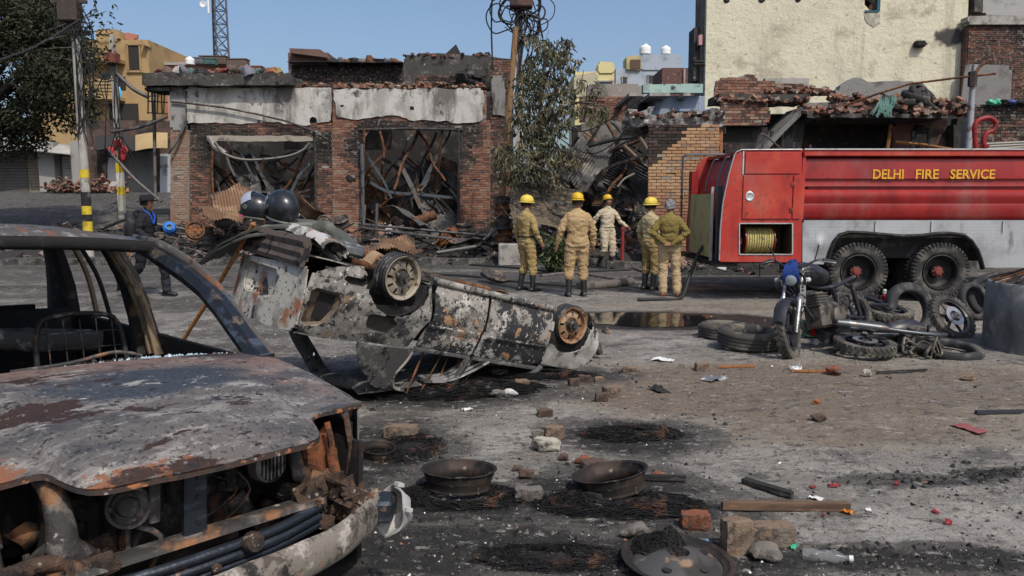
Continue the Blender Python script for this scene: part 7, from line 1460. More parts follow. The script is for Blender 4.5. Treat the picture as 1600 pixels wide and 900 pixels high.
# ------------------------------------------------------------------ trees
def leaf_mesh(name, pts, size, m, droop=.0, aspect=2.6, seed=0, up=(0, 0, 1)):
    q = random.Random(seed); V, F, A = [], [], []
    for (c, v) in pts:
        d = Vector((q.gauss(0, 1), q.gauss(0, 1), q.gauss(0, .7))) ; d.z -= droop * 2; d.normalize()
        s = d.cross(Vector((q.gauss(0, 1), q.gauss(0, 1), q.gauss(0, 1)))).normalized(); l = size * q.uniform(.6, 1.3); w = l / aspect / 2; n = s.cross(d) * (l * .12); i = len(V)
        V += [c, c + d * l * .5 + s * w + n, c + d * l, c + d * l * .5 - s * w + n]; F.append((i, i + 1, i + 2, i + 3)); A += [v] * 4
    me = bpy.data.meshes.new(name); me.from_pydata(V, [], F); me.materials.append(m); a = me.attributes.new('rnd', 'FLOAT', 'POINT'); a.data.foreach_set('value', A); return me
def leafmat(name, ramp):
    def ex(m, N, L, b, tex, mix, rng, rgb):
        tr_ = N.new('ShaderNodeBsdfTranslucent'); ad = N.new('ShaderNodeMixShader'); ad.inputs[0].default_value = .18; src = b.inputs['Base Color'].links[0].from_socket; L.new(src, tr_.inputs[0]); L.new(b.outputs[0], ad.inputs[1]); L.new(tr_.outputs[0], ad.inputs[2]); L.new(ad.outputs[0], N['Material Output'].inputs[0])
    return mat(name, (.1, .1, .1), (), .7, attr='rnd', ramp=ramp, extra=ex, spec=.25)
bark = mat('sooty_bark', (.10, .085, .07), [layer((.035, .032, .03), 6, .48, .62, st=(1, 1, .3), d=8), layer((.2, .17, .14), 9, .6, .7, w=2)], .95, bump=.01, bs=30)
# left tree
rq = random.Random(31); base = Vector((-19.2, 24, 0)); base.z = gz(base.x, base.y)
t = thing('tree', 'large dark evergreen tree overhanging the shuttered shops', 'tree', base)
cc = at(-12, 100, 24) - base
mb = MB(); mb.tube(spline([(0, 0, -.1), (.2, 0, 1.5), (.1, -.2, 3.5), cc * .8], 5), [.32] * 5 + [.26] * 5 + [.16] * 6, 9)
pts = []; blobs = []
for k in range(74):
    d = Vector((rq.gauss(0, 1), rq.gauss(0, 1), rq.gauss(0, .9))); d.normalize(); r = rq.uniform(.35, 1) ** .5; c = cc + Vector((d.x * 2.7 * r, d.y * 2.2 * r, d.z * 2.7 * r + .1)); blobs.append((c, rq.uniform(.5, .95)))
    if k % 3 == 0: mb.tube(spline([cc * .6, cc * .75 + (c - cc) * .4, c], 4), [.09 - .008 * i for i in range(9)], 5)
for e in ((165, 18), (172, 45), (160, 75), (150, 100)):
    b = at(*e, 22.5) - base; mb.tube(spline([cc, cc.lerp(b, .5) + Vector((0, 0, .2)), b], 5), [.05 - .004 * i for i in range(11)], 5)
    for k in range(60): pts.append((cc.lerp(b, rq.uniform(.75, 1.05)) + Vector((rq.gauss(0, .25), rq.gauss(0, .2), rq.gauss(0, .25))), rq.uniform(.1, .6)))
mb.build('trunk', bark, t, smooth=60)
for c, r in blobs:
    tone = rq.uniform(.15, .6)
    for k in range(int(1700 * r * r)):
        d = Vector((rq.gauss(0, 1), rq.gauss(0, 1), rq.gauss(0, 1))).normalized() * r * rq.uniform(.3, 1.05) ** .6; p_ = c + d
        pts.append((p_, max(.01, min(1, tone + rq.uniform(-.15, .3)))))
lm_ = leafmat('dusty_dark_leaves', [(0, (.016, .018, .011)), (.4, (.036, .040, .022)), (.75, (.07, .075, .042)), (1, (.13, .13, .08))])
o = bpy.data.objects.new('crown', leaf_mesh('crown', pts, .15, lm_, .3, 2.4, 3)); COL.objects.link(o); o.parent = t
# scorched mango-like tree in the middle
base = at(848, 370, 19.6); base.z = gz(base.x, base.y); t = thing('tree', 'scorched tree with drooping dusty leaves in front of cable-wrapped pole', 'tree', base)
S = lambda u, v, Y=19.6: at(u, v, Y) - base
mb = MB()
limbs = [([(850, 375), (852, 330), (846, 280), (842, 230), (845, 170), (850, 110), (852, 70)], .11, .03), ([(846, 280), (830, 230), (812, 190), (800, 150)], .05, .02), ([(843, 230), (865, 190), (880, 150), (885, 120)], .05, .015), ([(845, 200), (880, 170), (905, 160), (935, 165), (950, 185)], .045, .012), ([(843, 250), (870, 235), (895, 240), (915, 255)], .04, .012), ([(848, 290), (820, 265), (795, 250), (780, 245)], .045, .012), ([(848, 160), (825, 130), (815, 100)], .04, .015), ([(850, 120), (872, 95), (885, 80)], .03, .01), ([(865, 190), (900, 200), (925, 215)], .03, .01), ([(880, 150), (905, 135), (912, 110)], .025, .008), ([(851, 340), (880, 320), (890, 290)], .035, .015)]
for i, (P, r0, r1) in enumerate(limbs):
    Q = spline([S(u, v, 19.6 + (0 if i == 0 else .5 * math.sin(i * 2.3) * (k / len(P)))) for k, (u, v) in enumerate(P)], 5); n = len(Q); mb.tube(Q, [r0 + (r1 - r0) * j / (n - 1) for j in range(n)], 7)
rq = random.Random(77); pts = []
cl_ = [(855, 75, 22), (835, 95, 18), (875, 90, 22), (840, 125, 26), (870, 125, 24), (820, 150, 22), (850, 160, 28), (882, 155, 22), (905, 130, 8), (815, 185, 20), (845, 200, 28), (870, 195, 20), (825, 225, 26), (855, 235, 26), (800, 240, 22), (785, 255, 16), (875, 245, 20), (895, 250, 14), (905, 170, 10), (930, 170, 14), (945, 175, 10), (925, 190, 10), (835, 265, 24), (810, 270, 18), (860, 275, 20), (795, 280, 12), (925, 150, 8), (835, 60, 10), (880, 65, 12), (890, 105, 10), (785, 235, 10), (820, 120, 12)]
for (u, v, r) in cl_:
    for k in range(int(r * r * .055) + 2):
        du, dv = rq.gauss(0, .5) * r, rq.gauss(0, .5) * r; c = S(u + du, v + dv, 19.6 + rq.gauss(0, .45)); tone = rq.choice((.2, .35, .5, .65)) + rq.uniform(-.1, .1)
        if rq.random() < .25: mb.tube([c + Vector((rq.uniform(-.15, .15), rq.uniform(-.2, .2), rq.uniform(.1, .3))), c], [.008, .004], 4)
        for j in range(rq.randint(5, 9)): pts.append((c + Vector((rq.gauss(0, .06), rq.gauss(0, .06), rq.gauss(0, .04))), max(.01, min(1, tone + rq.uniform(-.15, .2)))))
mb.build('trunk', bark, t, smooth=60)
lm2 = leafmat('scorched_leaves', [(0, (.025, .026, .016)), (.35, (.08, .078, .042)), (.6, (.16, .145, .085)), (.8, (.26, .23, .155)), (1, (.19, .125, .065))])
o = bpy.data.objects.new('crown', leaf_mesh('crown', pts, .185, lm2, .75, 3.4, 8)); COL.objects.link(o); o.parent = t
# shrub beside the fireman
base = at(872, 400, 17.2); base.z = gz(base.x, base.y); t = thing('shrub', 'low green shrub at kerb between two firefighters', 'shrub', base); pts = []; mb = MB()
for k in range(60):
    a = rq.uniform(0, 6.3); e = Vector((math.cos(a) * rq.uniform(.1, .4), math.sin(a) * .3, rq.uniform(.15, .95))); mb.tube([(0, 0, 0), e * .5 + Vector((0, 0, .1)), e], [.01, .008, .004], 4)
    for j in range(9): pts.append((e * rq.uniform(.5, 1.05), rq.uniform(.1, .9)))
mb.build('stem', bark, t); o = bpy.data.objects.new('foliage', leaf_mesh('foliage', pts, .17, leafmat('fresh_leaves', [(0, (.02, .03, .012)), (.6, (.07, .10, .035)), (1, (.15, .17, .08))]), .1, 3, 9)); COL.objects.link(o); o.parent = t
# ------------------------------------------------------------------ rubble along the shop fronts
q = random.Random(99)
rub_m = mat('sooty_rubble', (.05, .05, .05), [layer((.02, .02, .02), 6, .52, .66, d=8, amt=.6), layer((.3, .28, .26), 22, .66, .73, w=3, amt=.6)], .92, attr='rnd', ramp=[(0, (.012, .012, .012)), (.45, (.04, .037, .034)), (.6, (.10, .085, .075)), (.75, (.20, .18, .165)), (.86, (.22, .10, .06)), (.93, (.16, .075, .04)), (1, (.45, .43, .41))], bump=.01, bs=25)
def heap(x0, x1, y0, y1, hgt, n, seed, smin=.06, smax=.35, wires=60):
    q = random.Random(seed); w, d = x1 - x0, y1 - y0; nx, ny = max(8, int(w / .16)), max(6, int(d / .16)); mb = MB()
    hz = lambda x, y: gz(x, y) - .03 + hgt * max(0, math.sin(PI * (x - x0) / w)) ** .6 * max(0, math.sin(PI * (y - y0) / d)) ** .8 * (.65 + .6 * nz(x * .8, y * .8, seed) + .3 * nz(x * 2.6, y * 2.6, seed))
    mb.sheet([[(x0 + w * i / nx, y0 + d * j / ny, hz(x0 + w * i / nx, y0 + d * j / ny)) for i in range(nx + 1)] for j in range(ny + 1)], val=.3)
    for k in range(n):
        x, y = q.uniform(x0 + .05 * w, x1 - .05 * w), q.uniform(y0 + .05 * d, y1 - .05 * d); z = hz(x, y); t = q.random(); s = smin + (smax - smin) * q.random() ** 2.5; v = q.random()
        e = (q.uniform(-.8, .8), q.uniform(-.8, .8), q.uniform(0, 6))
        if t < .45: mb.box((x, y, z + s * .12), (s, s * q.uniform(.3, .8), s * q.uniform(.12, .5)), e, v, jit=s * .06)
        elif t < .72: mb.rock((x, y, z + s * .1), (s, s * .8, s * .6), k, e, v, rough=.35)
        elif t < .88: mb.box((x, y, z + s * .25), (s * 2.6, s * .9, .012), e, v, jit=s * .12)
        else:
            L = s * 5; a = q.uniform(0, 6.3); b = q.uniform(-.25, .5); dv = Vector((math.cos(a) * L, math.sin(a) * L * .6, b * L)); mb.tube([Vector((x, y, z + .05)) - dv / 2 + Vector((0, 0, abs(dv.z) / 2)), Vector((x, y, z + .08 + abs(dv.z) / 2)), Vector((x, y, z + .05)) + dv / 2 + Vector((0, 0, abs(dv.z) / 2))], q.uniform(.012, .04), 5, val=v)
    for k in range(wires):
        x, y = q.uniform(x0, x1), q.uniform(y0, y1); z = hz(x, y); P = [Vector((x, y, z))]
        for j in range(4): P.append(P[-1] + Vector((q.uniform(-.25, .25), q.uniform(-.15, .15), q.uniform(-.12, .16))))
        mb.tube(spline(P, 3), q.uniform(.006, .014), 4, val=q.choice((.1, .3, .7, .95)))
    return mb.build('rubble', rub_m, kind='stuff', smooth=30), hz
rb1, hz1 = heap(-12.4, -.2, 22.6, 26.6, .85, 1500, 1)
rb2, hz2 = heap(-1.2, 6.8, 19.4, 24.0, 1.15, 1100, 2)
heap(-9.5, -1.5, 19.6, 23.2, .25, 420, 3, .05, .22, 30); heap(3.3, 8, 16.8, 19.2, .5, 300, 4, .05, .25, 40); heap(-15.5, -9.5, 20.5, 26, .45, 420, 6, .05, .3, 40)
heap(4.0, 9.5, 18.2, 21.5, 1.4, 500, 7)
def onr(u, v, Y, hz): p = at(u, v, Y); p.z = max(p.z, hz(p.x, p.y)); return p
rim_me = []
for k, m in enumerate((mat('rim_orange_rust', (.19, .08, .032), [layer((.09, .045, .028), 5, .48, .62, d=8), layer((.03, .03, .03), 6, .58, .66, w=2)], .85, .15), mat('rim_sooty', (.06, .055, .05), [layer((.16, .12, .09), 5, .5, .64, d=8), layer((.4, .38, .35), 9, .62, .7, w=2)], .7, .3))):
    mb = MB(); rim(mb, .25, .18, Matrix.Identity(4), 8, 28); rim_me.append(mb.mesh('wheel_rim', m, 35))
def putrim(k, p, rot, lab, grp, s=1.): return put(rim_me[k], 'wheel_rim', lab, 'wheel rim', grp, p, rot, (s, s, s))
pz = at(787, 360, 21.0)
for k in range(8): putrim(0 if k not in (3, 4, 7) else 1, Vector((pz.x + rnd.uniform(-.04, .04), 21 + rnd.uniform(-.04, .04), .42 + k * .175)), (rnd.uniform(-.08, .08), rnd.uniform(-.1, .1), rnd.random() * 6), 'rusty wheel rim in tall stack under timber prop', 'rims in the tall stack')
for u, n, kk, lab, grp in ((725, 5, 1, 'sooty wheel rim in stack at doorway edge of peeling shop', 'rims in the doorway stack'), (757, 3, 0, 'orange rusted rim in low stack beside tall rim stack', 'rims in the low stack'), (322, 4, 1, 'sooty wheel rim in stack below left burnt shop', 'rims in the left stack'), (690, 4, 0, 'rust-streaked rim in tilted row on rubble of peeling shop', 'rims in the tilted row')):
    for k in range(n):
        p = at(u, 365, 23.2); p.z = hz1(p.x, p.y) + .05 + k * .17
        if u == 690: p = Vector((p.x + k * .13, p.y, p.z - k * .11 + .2))
        putrim(kk, p, (rnd.uniform(-.1, .1), rnd.uniform(-.1, .1) + (.9 if u == 690 else 0), rnd.random() * 6), lab, grp)
for u, v, Y, rx, ry, k, s, lab in ((507, 352, 23, .9, .3, 1, .9, 'tipped sooty rim near corner of two burnt shops'), (533, 350, 22.6, .5, -.3, 1, 1, 'dark rim lying among tyres before the burnt shops'), (548, 385, 20.5, .3, .5, 1, .9, 'bright-edged rim lying near overturned sedan'), (478, 362, 22.5, 1.1, .2, 0, 1, 'orange rim half buried in rubble'), (590, 395, 20, .4, .1, 1, .9, 'sooty rim flat on road edge'), (305, 365, 21.5, 1.2, .4, 0, 1, 'upright rusty rim beside blue drum')):
    p = onr(u, v, Y, hz1); putrim(k, p + Vector((0, 0, .08)), (rx, ry, .3), lab, None, s)
for i, (u, v, Y, sc, rx, ry, rz, k) in enumerate(((345, 340, 23, .9, .3, .2, .5, 1), (362, 325, 23.6, 1, .6, -.3, .2, 1), (640, 352, 22.8, .9, .35, .3, 1.1, 1), (590, 395, 19.8, .8, .12, .05, .2, 0), (625, 390, 19.9, .8, .2, .05, .3, 0), (440, 340, 23.4, .8, .5, .3, 2, 0), (475, 330, 23.6, .7, .7, .4, 2.6, 1), (860, 330, 20, 1, .5, .4, 1.2, 0), (735, 380, 20.6, .6, .2, 0, 1, 1))):
    p = onr(u, v, Y, hz1); put(sheets[(i * 2 + k) % 5], 'metal_sheet', 'buckled corrugated sheet lying on rubble before the burnt shops', 'metal sheet', 'sheets on the rubble', p + Vector((0, 0, .12)), (rx, ry, rz), (sc, sc * .8, 1))
for i, (a, b, r, lab) in enumerate((((560, 350, 22.8), (800, 372, 21.2), .045, 'long thin grey pipe lying across rubble of peeling shop'), ((565, 356, 22.4), (760, 380, 20.9), .04, 'second thin pipe lying in front of long grey pipe'), ((682, 395, 19.8), (745, 385, 20.2), .05, 'short pale bar on road edge by kerb block'), ((745, 385, 20.2), (775, 358, 20.6), .05, 'bent pale bar rising beside kerb block'), ((568, 352, 22.6), (570, 320, 22.6), .05, 'upright burnt post left of peeling shop doorway'), ((588, 352, 22.6), (589, 318, 22.6), .05, 'upright burnt post right of first doorway post'), ((640, 350, 22.4), (680, 335, 22.6), .16, 'thick orange-brown beam stub on doorway rubble'))):
    A, B = at(*a), at(*b); o = MB().tube(spline([Vector((0, 0, 0)), (B - A) * .5, B - A], 4), r, 6).build('loose_pipe', mat('steel_grey_bar', (.12, .115, .11)) if r < .1 else rusty(), loc=A, smooth=60); tag(o, lab, 'pipe')
p = onr(265, 357, 21.5, hz1); t = thing('plastic_drum', 'blue plastic drum lying on its side in rubble', 'drum', p, (1.35, 0, .4)); dm = mat('drum_blue', (.03, .16, .48), [layer((.02, .08, .25), 4, .5, .7), layer((.3, .4, .5), 9, .62, .7, w=2)], .5)
MB().lathe([(.12, -.25), (.17, -.22), (.18, -.1), (.165, -.08), (.18, -.05), (.18, .12), (.15, .2), (.09, .23), (.085, .27), (.06, .27), (.06, .2)], 22).build('shell', dm, t, smooth=40); MB().lathe([(.06, .271), (.10, .271), (.10, .29), (.06, .29)], 18).build('rim_ring', dm, t); MB().lathe([(0, .24), (.062, .24)], 14).build('mouth', gm_, t)
kb = at(798, 400, 19.5); kb.z = .0; o = MB().bbox((0, 0, .26), (.62, .5, .56), .03).build('kerb_block', mat('pale_kerb', (.30, .28, .25), [layer((.16, .15, .14), 4, .48, .64, d=9)], .95, bump=.01), loc=kb); tag(o, 'square pale concrete block at road edge below tall rim stack', 'block')
# broken kerb in front of the shops
mb = MB(); kx = -12.5; ko = bpy.data.objects.new('kerb', None)
for k in range(26):
    L = .85; x = kx + k * .95
    if k in (6, 13, 14, 20): continue
    o = MB().bbox((0, 0, .03), (L, .3, .24), .02).build('kerb', darkconc, loc=(x, 19.55 + .3 * nz(k * .7, 2) - (.0 if x < 2 else 1.0), .02), rot=(rnd.uniform(-.08, .08), rnd.uniform(-.05, .05), rnd.uniform(-.08, .08)), kind='structure')
# pile of slats behind the firemen
sm_ = [mat('charred_slat', (.09, .075, .06), [layer((.2, .165, .13), 4, .5, .66, st=(.4, 3, 3), d=8), layer((.02, .02, .02), 5, .56, .66, w=2)], .9), mat('tan_slat', (.20, .155, .105), [layer((.06, .05, .04), 4, .5, .64, d=8)], .9)]
for k in range(34):
    a = at(800 + rnd.uniform(-6, 8), 285 + k * 1.7, 19.9 - k * .02); b = at(905 + rnd.uniform(-12, 8), 300 + k * 1.9 + rnd.uniform(-5, 5), 19.6 - k * .02)
    o = MB().tube([Vector((0, 0, 0)), (b - a) * .5 + Vector((0, 0, .03)), b - a], .04, 4, flat=.5).build('slat', sm_[k % 2], loc=a); tag(o, 'charred bamboo slat in sloping pile behind the firefighters', 'slat', 'slats in the sloping pile')
for k in range(26):
    a = at(780 + rnd.uniform(0, 130), rnd.uniform(255, 330), 19.4); d = Vector((rnd.uniform(-.6, .6), rnd.uniform(-.3, .3), rnd.uniform(-.7, -.1))); o = MB().tube([Vector((0, 0, 0)), d * .6 + Vector((.06, 0, 0)), d * 1.2], [.014, .01, .005], 5).build('dry_branch', bark, loc=a); tag(o, 'bare dry branch tangled under scorched tree', 'branch', 'dry branches under the tree')
# hoses on the road
hz_m = mat('canvas_hose', (.12, .10, .09), [layer((.05, .045, .04), 6, .5, .64)], .9); hz_b = mat('black_hose', (.02, .02, .02))
for i, (P, r, m, lab) in enumerate((([(700, 412), (790, 418), (880, 425), (985, 422)], .035, hz_b, 'long black hose crossing the road behind the firefighters'), ([(845, 432), (900, 428), (965, 437), (980, 432)], .04, hz_m, 'grey hose lying just behind the firefighters'), ([(905, 451), (945, 448), (985, 443)], .09, hz_m, 'thick collapsed canvas hose at feet of coverall firefighter'), ([(660, 428), (740, 433), (800, 440), (870, 446), (930, 447)], .03, hz_b, 'thin black hose running beneath the firefighters'), ([(955, 408), (985, 418), (1015, 428)], .045, hz_m, 'pinkish hose leading from red standpipe'), ([(640, 405), (720, 402), (800, 408)], .04, hz_b, 'black hose along the broken kerb'))):
    Q = [gat(u, v) + Vector((0, 0, r * .55)) for u, v in P]; o = MB().tube([p - Q[0] for p in spline(Q, 7)], r, 8, flat=1.3).build('fire_hose', m, loc=Q[0], smooth=60); tag(o, lab, 'hose')
p = gat(772, 440); o = put(rim_me[1], 'wheel_rim', 'large thin tyre hoop lying on road behind overturned sedan', 'wheel rim', None, p + Vector((0, 0, .12)), (.25, .35, 0), (1.15, 1.15, .5))
# ------------------------------------------------------------------ foreground: rims, burnt tyre wire, bricks, stones, planks
rimF = mat('brown_black_rim', (.026, .022, .020), [layer((.06, .044, .034), 6, .48, .64, d=8), layer((.02, .02, .02), 8, .54, .64, w=2, d=8), layer((.2, .17, .14), 16, .64, .7, w=4)], .7, .35, bump=.002, bs=60)
def flat_rim(u, v, R, w, tilt, lab, m=rimF, disc_=False):
    p = gat(u, v); mb = MB(); mb.lathe([(R * .84, 0), (R * .90, .004), (R * .90, w * .10), (R * .87, w * .14), (R * .89, w * .45), (R * .92, w * .52), (R * .92, w * .58), (R * .95, w * .72), (R * .97, w * .92), (R * 1.03, w * .97), (R * 1.04, w), (R * 1.0, w * 1.02), (R * .93, w * .95), (R * .90, w * .72), (R * .83, w * .6), (R * .81, w * .4), (R * .84, w * .18), (R * .86, .01)], 48)
    o = mb.build('wheel_rim', m, smooth=40, loc=p + Vector((0, 0, -.012 + R * abs(math.sin(math.hypot(*tilt))) * .9)), rot=(tilt[0], tilt[1], rnd.random() * 0)); tag(o, lab, 'wheel rim'); return o
flat_rim(717, 762, .212, .11, (-.09, .02), 'dark truck wheel rim lying flat in scorched ring of wire'); flat_rim(957, 770, .212, .11, (-.10, -.17), 'tilted truck wheel rim propped on charred planks'); flat_rim(590, 712, .11, .07, (.1, .1), 'small rim half hidden behind corner of burnt hatchback')
o = flat_rim(1058, 888, .245, .05, (0.02, .04), 'wide wheel disc lying flat under tangle of burnt wire')
mb = MB(); mb.lathe([(.205, .02), (.19, .035), (.14, .05), (.09, .075), (.05, .08), (.045, .05), (0, .05)], 36); mb.build('disc', mat('grey_wheel_disc', (.09, .086, .082), [layer((.05, .045, .04), 5, .5, .62, d=8), layer((.3, .2, .12), 7, .6, .68, w=2)], .55, .4), o, smooth=40)
for k in range(5): a = k * 1.2566 + .4; MB().lathe([(.022, 0), (.022, .004), (0, .004)], 12, Matrix.Translation((.14 * math.cos(a), .14 * math.sin(a), .052))).build('hole', soot(), o)
wirem = mat('burnt_wire', (.018, .017, .017), [layer((.10, .055, .035), 7, .58, .68), layer((.12, .12, .12), 9, .62, .7, w=3)], .75, .3)
def wire_heap(u, v, rx, ry, h, n, lab, seed, ring=None, th=.0022):
    q = random.Random(seed); p = gat(u, v); mb = MB(); g = []
    hf = lambda x, y: h * max(0, 1 - math.hypot(x / rx, y / ry)) ** .8 * (.7 + .6 * nz(x * 7 + seed, y * 7)) if not ring else h * math.exp(-((math.hypot(x / rx, y / ry) - .72) / .22) ** 2) * (.6 + .6 * nz(x * 6, y * 6, seed))
    g = [[(x, y, gz(p.x + x, p.y + y) - p.z - .006 + hf(x, y) * .75) for x in [rx * (i / 14 - 1) * 1.02 for i in range(29)]] for y in [ry * (j / 10 - 1) * 1.02 for j in range(21)]]
    mb.sheet(g); s = mb.v
    for k in range(n):
        a = q.uniform(0, 6.3); rr_ = q.uniform(.3, 1.0) if not ring else q.uniform(.5, 1.0); arc = q.uniform(.5, 1.8); P = []
        for j in range(7):
            b = a + arc * j / 6; r = rr_ * (1 + .12 * math.sin(j * 1.7 + k)); x, y = rx * r * math.cos(b), ry * r * math.sin(b)
            if q.random() < .4: x += q.uniform(-.03, .03); y += q.uniform(-.02, .02)
            P.append((x, y, gz(p.x + x, p.y + y) - p.z + max(.0, hf(x, y)) + q.uniform(0, .022)))
        mb.tube(spline(P, 2), th, 3, caps=False)
    o = mb.build('tyre_wire', wirem, smooth=60, loc=p); tag(o, lab, 'burnt wire'); return o
wire_heap(716, 778, .36, .20, .035, 260, 'ring of burnt tyre wire round flat truck rim', 1, True); wire_heap(968, 790, .46, .20, .085, 420, 'mat of burnt tyre wire under tilted truck rim', 2); wire_heap(1030, 872, .16, .12, .19, 260, 'tall tangle of burnt wire on wide wheel disc', 3, th=.0018)
wire_heap(987, 678, .36, .16, .06, 260, 'flat oval of black burnt tyre wire alone on ashy ground', 4, th=.003); wire_heap(640, 700, .25, .3, .05, 140, 'thin burnt wire beside corner of burnt hatchback', 5); wire_heap(670, 606, 1.0, .36, .11, 380, 'black charred wire spread beneath overturned sedan', 6, th=.004); wire_heap(850, 585, .5, .2, .05, 150, 'charred scraps under nose of overturned sedan', 7, th=.004)
wire_heap(860, 875, .35, .14, .025, 120, 'thin scorched wire at centre of blackened ash', 8)
BM = {n: mat('loose_' + n, c, [layer(tuple(k * .55 for k in c), 9, .48, .64, d=8), layer((.05, .046, .042), 7, .52, .62, w=2, d=10, rg=.7), layer((.22, .205, .18), 5, .55, .68, w=6, d=9, amt=.6), layer(tuple(min(.7, k * 1.5) for k in c), 22, .62, .7, w=4)], .95, bump=.02, bs=40, bd=10) for n, c in dict(tan=(.205, .145, .10), red=(.215, .075, .04), brown=(.10, .068, .052), grey=(.165, .148, .128), pale=(.37, .34, .28), orange=(.28, .11, .05), white=(.55, .54, .52)).items()}
def loose(u, v, w, h, m, lab, kind='brick', rz=0., d=None, tilt=0.):
    p = gat(u, v); sc = 1200 / (p.y * CP + 1.6 * SP); L, H_ = w / sc, h / sc; D_ = d or min(L * .55, .115); mb = MB()
    if kind == 'brick':
        bm = bmesh.new(); bmesh.ops.create_cube(bm, size=1); bmesh.ops.subdivide_edges(bm, edges=bm.edges, cuts=3, use_grid_fill=True)
        sd = u * .37
        for vv in bm.verts:
            c = vv.co; e = sum(abs(abs(k) - .5) < .01 for k in c); k_ = 1 - (.05 if e >= 2 else 0) - (.05 if e == 3 else 0); vv.co = Vector((c.x * k_ * L, c.y * k_ * D_, c.z * k_ * H_)) + Vector((nz(c.x * 4 + sd, c.y * 4, c.z * 4), nz(c.x * 4, c.y * 4 + sd, c.z * 4), nz(c.x * 4, c.y * 4, c.z * 4 + sd))) * .013
        bm.verts.index_update(); mb.add([x.co for x in bm.verts], [[x.index for x in f.verts] for f in bm.faces]); bm.free()
    else: mb.rock((0, 0, 0), (L, D_ * 1.3, H_), u, rough=.3, sub=3)
    o = mb.build('brick' if kind == 'brick' else 'stone', BM[m], smooth=35, loc=p + Vector((0, D_ * .4, H_ * .46)), rot=(0, tilt, rz)); tag(o, lab, kind)
for a in [(625, 683, 52, 19, 'tan', 'whole tan brick on soot near burnt hatchback corner', 'brick', -.15), (852, 650, 24, 11, 'brown', 'small dark brick lying alone above pale stone', 'brick', .1), (815, 603, 22, 13, 'tan', 'sooty tan brick close to sill of overturned sedan', 'brick', .2), (797, 622, 24, 12, 'white', 'white stone chip with pointed end by overturned sedan', 'stone'), (779, 622, 26, 12, 'grey', 'grey-white slab chip beside white stone', 'stone'), (897, 603, 18, 12, 'brown', 'broken brown brick nearest nose of overturned sedan', 'brick', .4), (914, 594, 20, 11, 'brown', 'brown brick behind broken one at sedan nose', 'brick', -.2), (936, 594, 14, 8, 'tan', 'small reddish brick bit right of brown brick', 'brick', .2), (962, 618, 38, 15, 'tan', 'long chipped tan brick on brown earth', 'brick', .35), (940, 628, 20, 14, 'brown', 'dark brick stub touching long chipped brick', 'brick', .1), (985, 581, 22, 10, 'tan', 'tan half brick at edge of brown earth', 'brick', -.2), (866, 684, 32, 20, 'tan', 'orange-tan brick tied with black wire', 'brick', .2), (842, 683, 20, 15, 'grey', 'grey brick end beside wired brick', 'brick', -.1), (853, 705, 42, 22, 'pale', 'rounded pale stone in front of wired brick', 'stone'), (881, 721, 15, 14, 'brown', 'small pitted clod right of pale stone', 'stone'), (807, 734, 14, 10, 'brown', 'dark clod left of tilted truck rim', 'stone'), (822, 747, 22, 15, 'brown', 'blackened clod by burnt wire', 'stone'), (826, 785, 44, 20, 'grey', 'grey weathered brick between two truck rims', 'brick', -.1), (914, 724, 26, 13, 'red', 'bright red brick chunk behind tilted rim', 'stone'), (928, 734, 38, 16, 'brown', 'brown brick chunk resting by tilted rim', 'brick', .2), (1005, 803, 34, 16, 'red', 'red brick end poking from burnt wire mat', 'brick', .2), (1027, 745, 18, 10, 'red', 'small red chip right of tilted rim', 'stone'), (1088, 830, 46, 26, 'red', 'squared red brick on ash beside long plank', 'brick', -.05), (1152, 868, 46, 58, 'tan', 'big upright weathered brick block', 'brick', .25), (1206, 852, 76, 32, 'tan', 'long pale brick lying against upright block', 'brick', .05), (1197, 878, 50, 26, 'grey', 'dirty wrapped lump at foot of long pale brick', 'stone'), (1098, 580, 22, 13, 'tan', 'small tan brick left of orange stick', 'brick', .1), (1306, 592, 24, 15, 'red', 'reddish stone in front of fallen motorcycle', 'stone'), (1356, 594, 13, 12, 'pale', 'small pale stone in front of fallen motorcycle', 'stone'), (1514, 601, 20, 10, 'tan', 'low earthy clod near concrete pipe', 'stone'), (1276, 638, 12, 8, 'orange', 'tiny orange lump on pale dirt', 'stone'), (1280, 662, 22, 12, 'brown', 'dark crumpled lump below orange lump', 'stone'), (993, 845, 40, 22, 'grey', 'dark mossy stone left of wide wheel disc', 'stone'), (672, 687, 14, 9, 'brown', 'tiny dark clod in ash left of wired brick', 'stone'), (780, 585, 26, 10, 'grey', 'flat chip beneath front door of sedan', 'stone')]: loose(*a)
def plank(a, b, w, th, m, lab, lift=.0):
    A, B = gat(*a), gat(*b); d = B - A; L = d.length; mb = MB(); n = 10; rzz = math.atan2(d.y, d.x); g = []
    for i in range(n + 1):
        x = L * i / n; k = 1 - .5 * sstep(.75, 1, i / n) * (.6 + .8 * abs(nz(i, 3))); g.append((x, w * k))
    pol = [(x, -k / 2 + .003 * nz(x * 30, 1)) for x, k in g] + [(x, k / 2 + .003 * nz(x * 30, 4)) for x, k in reversed(g)]
    mb.prism(pol, th); o = mb.build('plank', m, loc=A + Vector((0, 0, .008 + lift)), rot=(0, -math.atan2(d.z, math.hypot(d.x, d.y)), rzz)); tag(o, lab, 'plank')
wd = mat('brown_plank', (.13, .08, .05), [layer((.07, .045, .03), 5, .46, .62, st=(.5, 8, 4), d=8), layer((.28, .15, .07), 9, .6, .7, w=2, st=(.5, 6, 4))], .85, bump=.003, bs=60); wk = mat('charred_plank', (.022, .021, .02), [layer((.08, .075, .07), 9, .56, .68, st=(.6, 5, 4), d=8)], .85, bump=.004, bs=60)
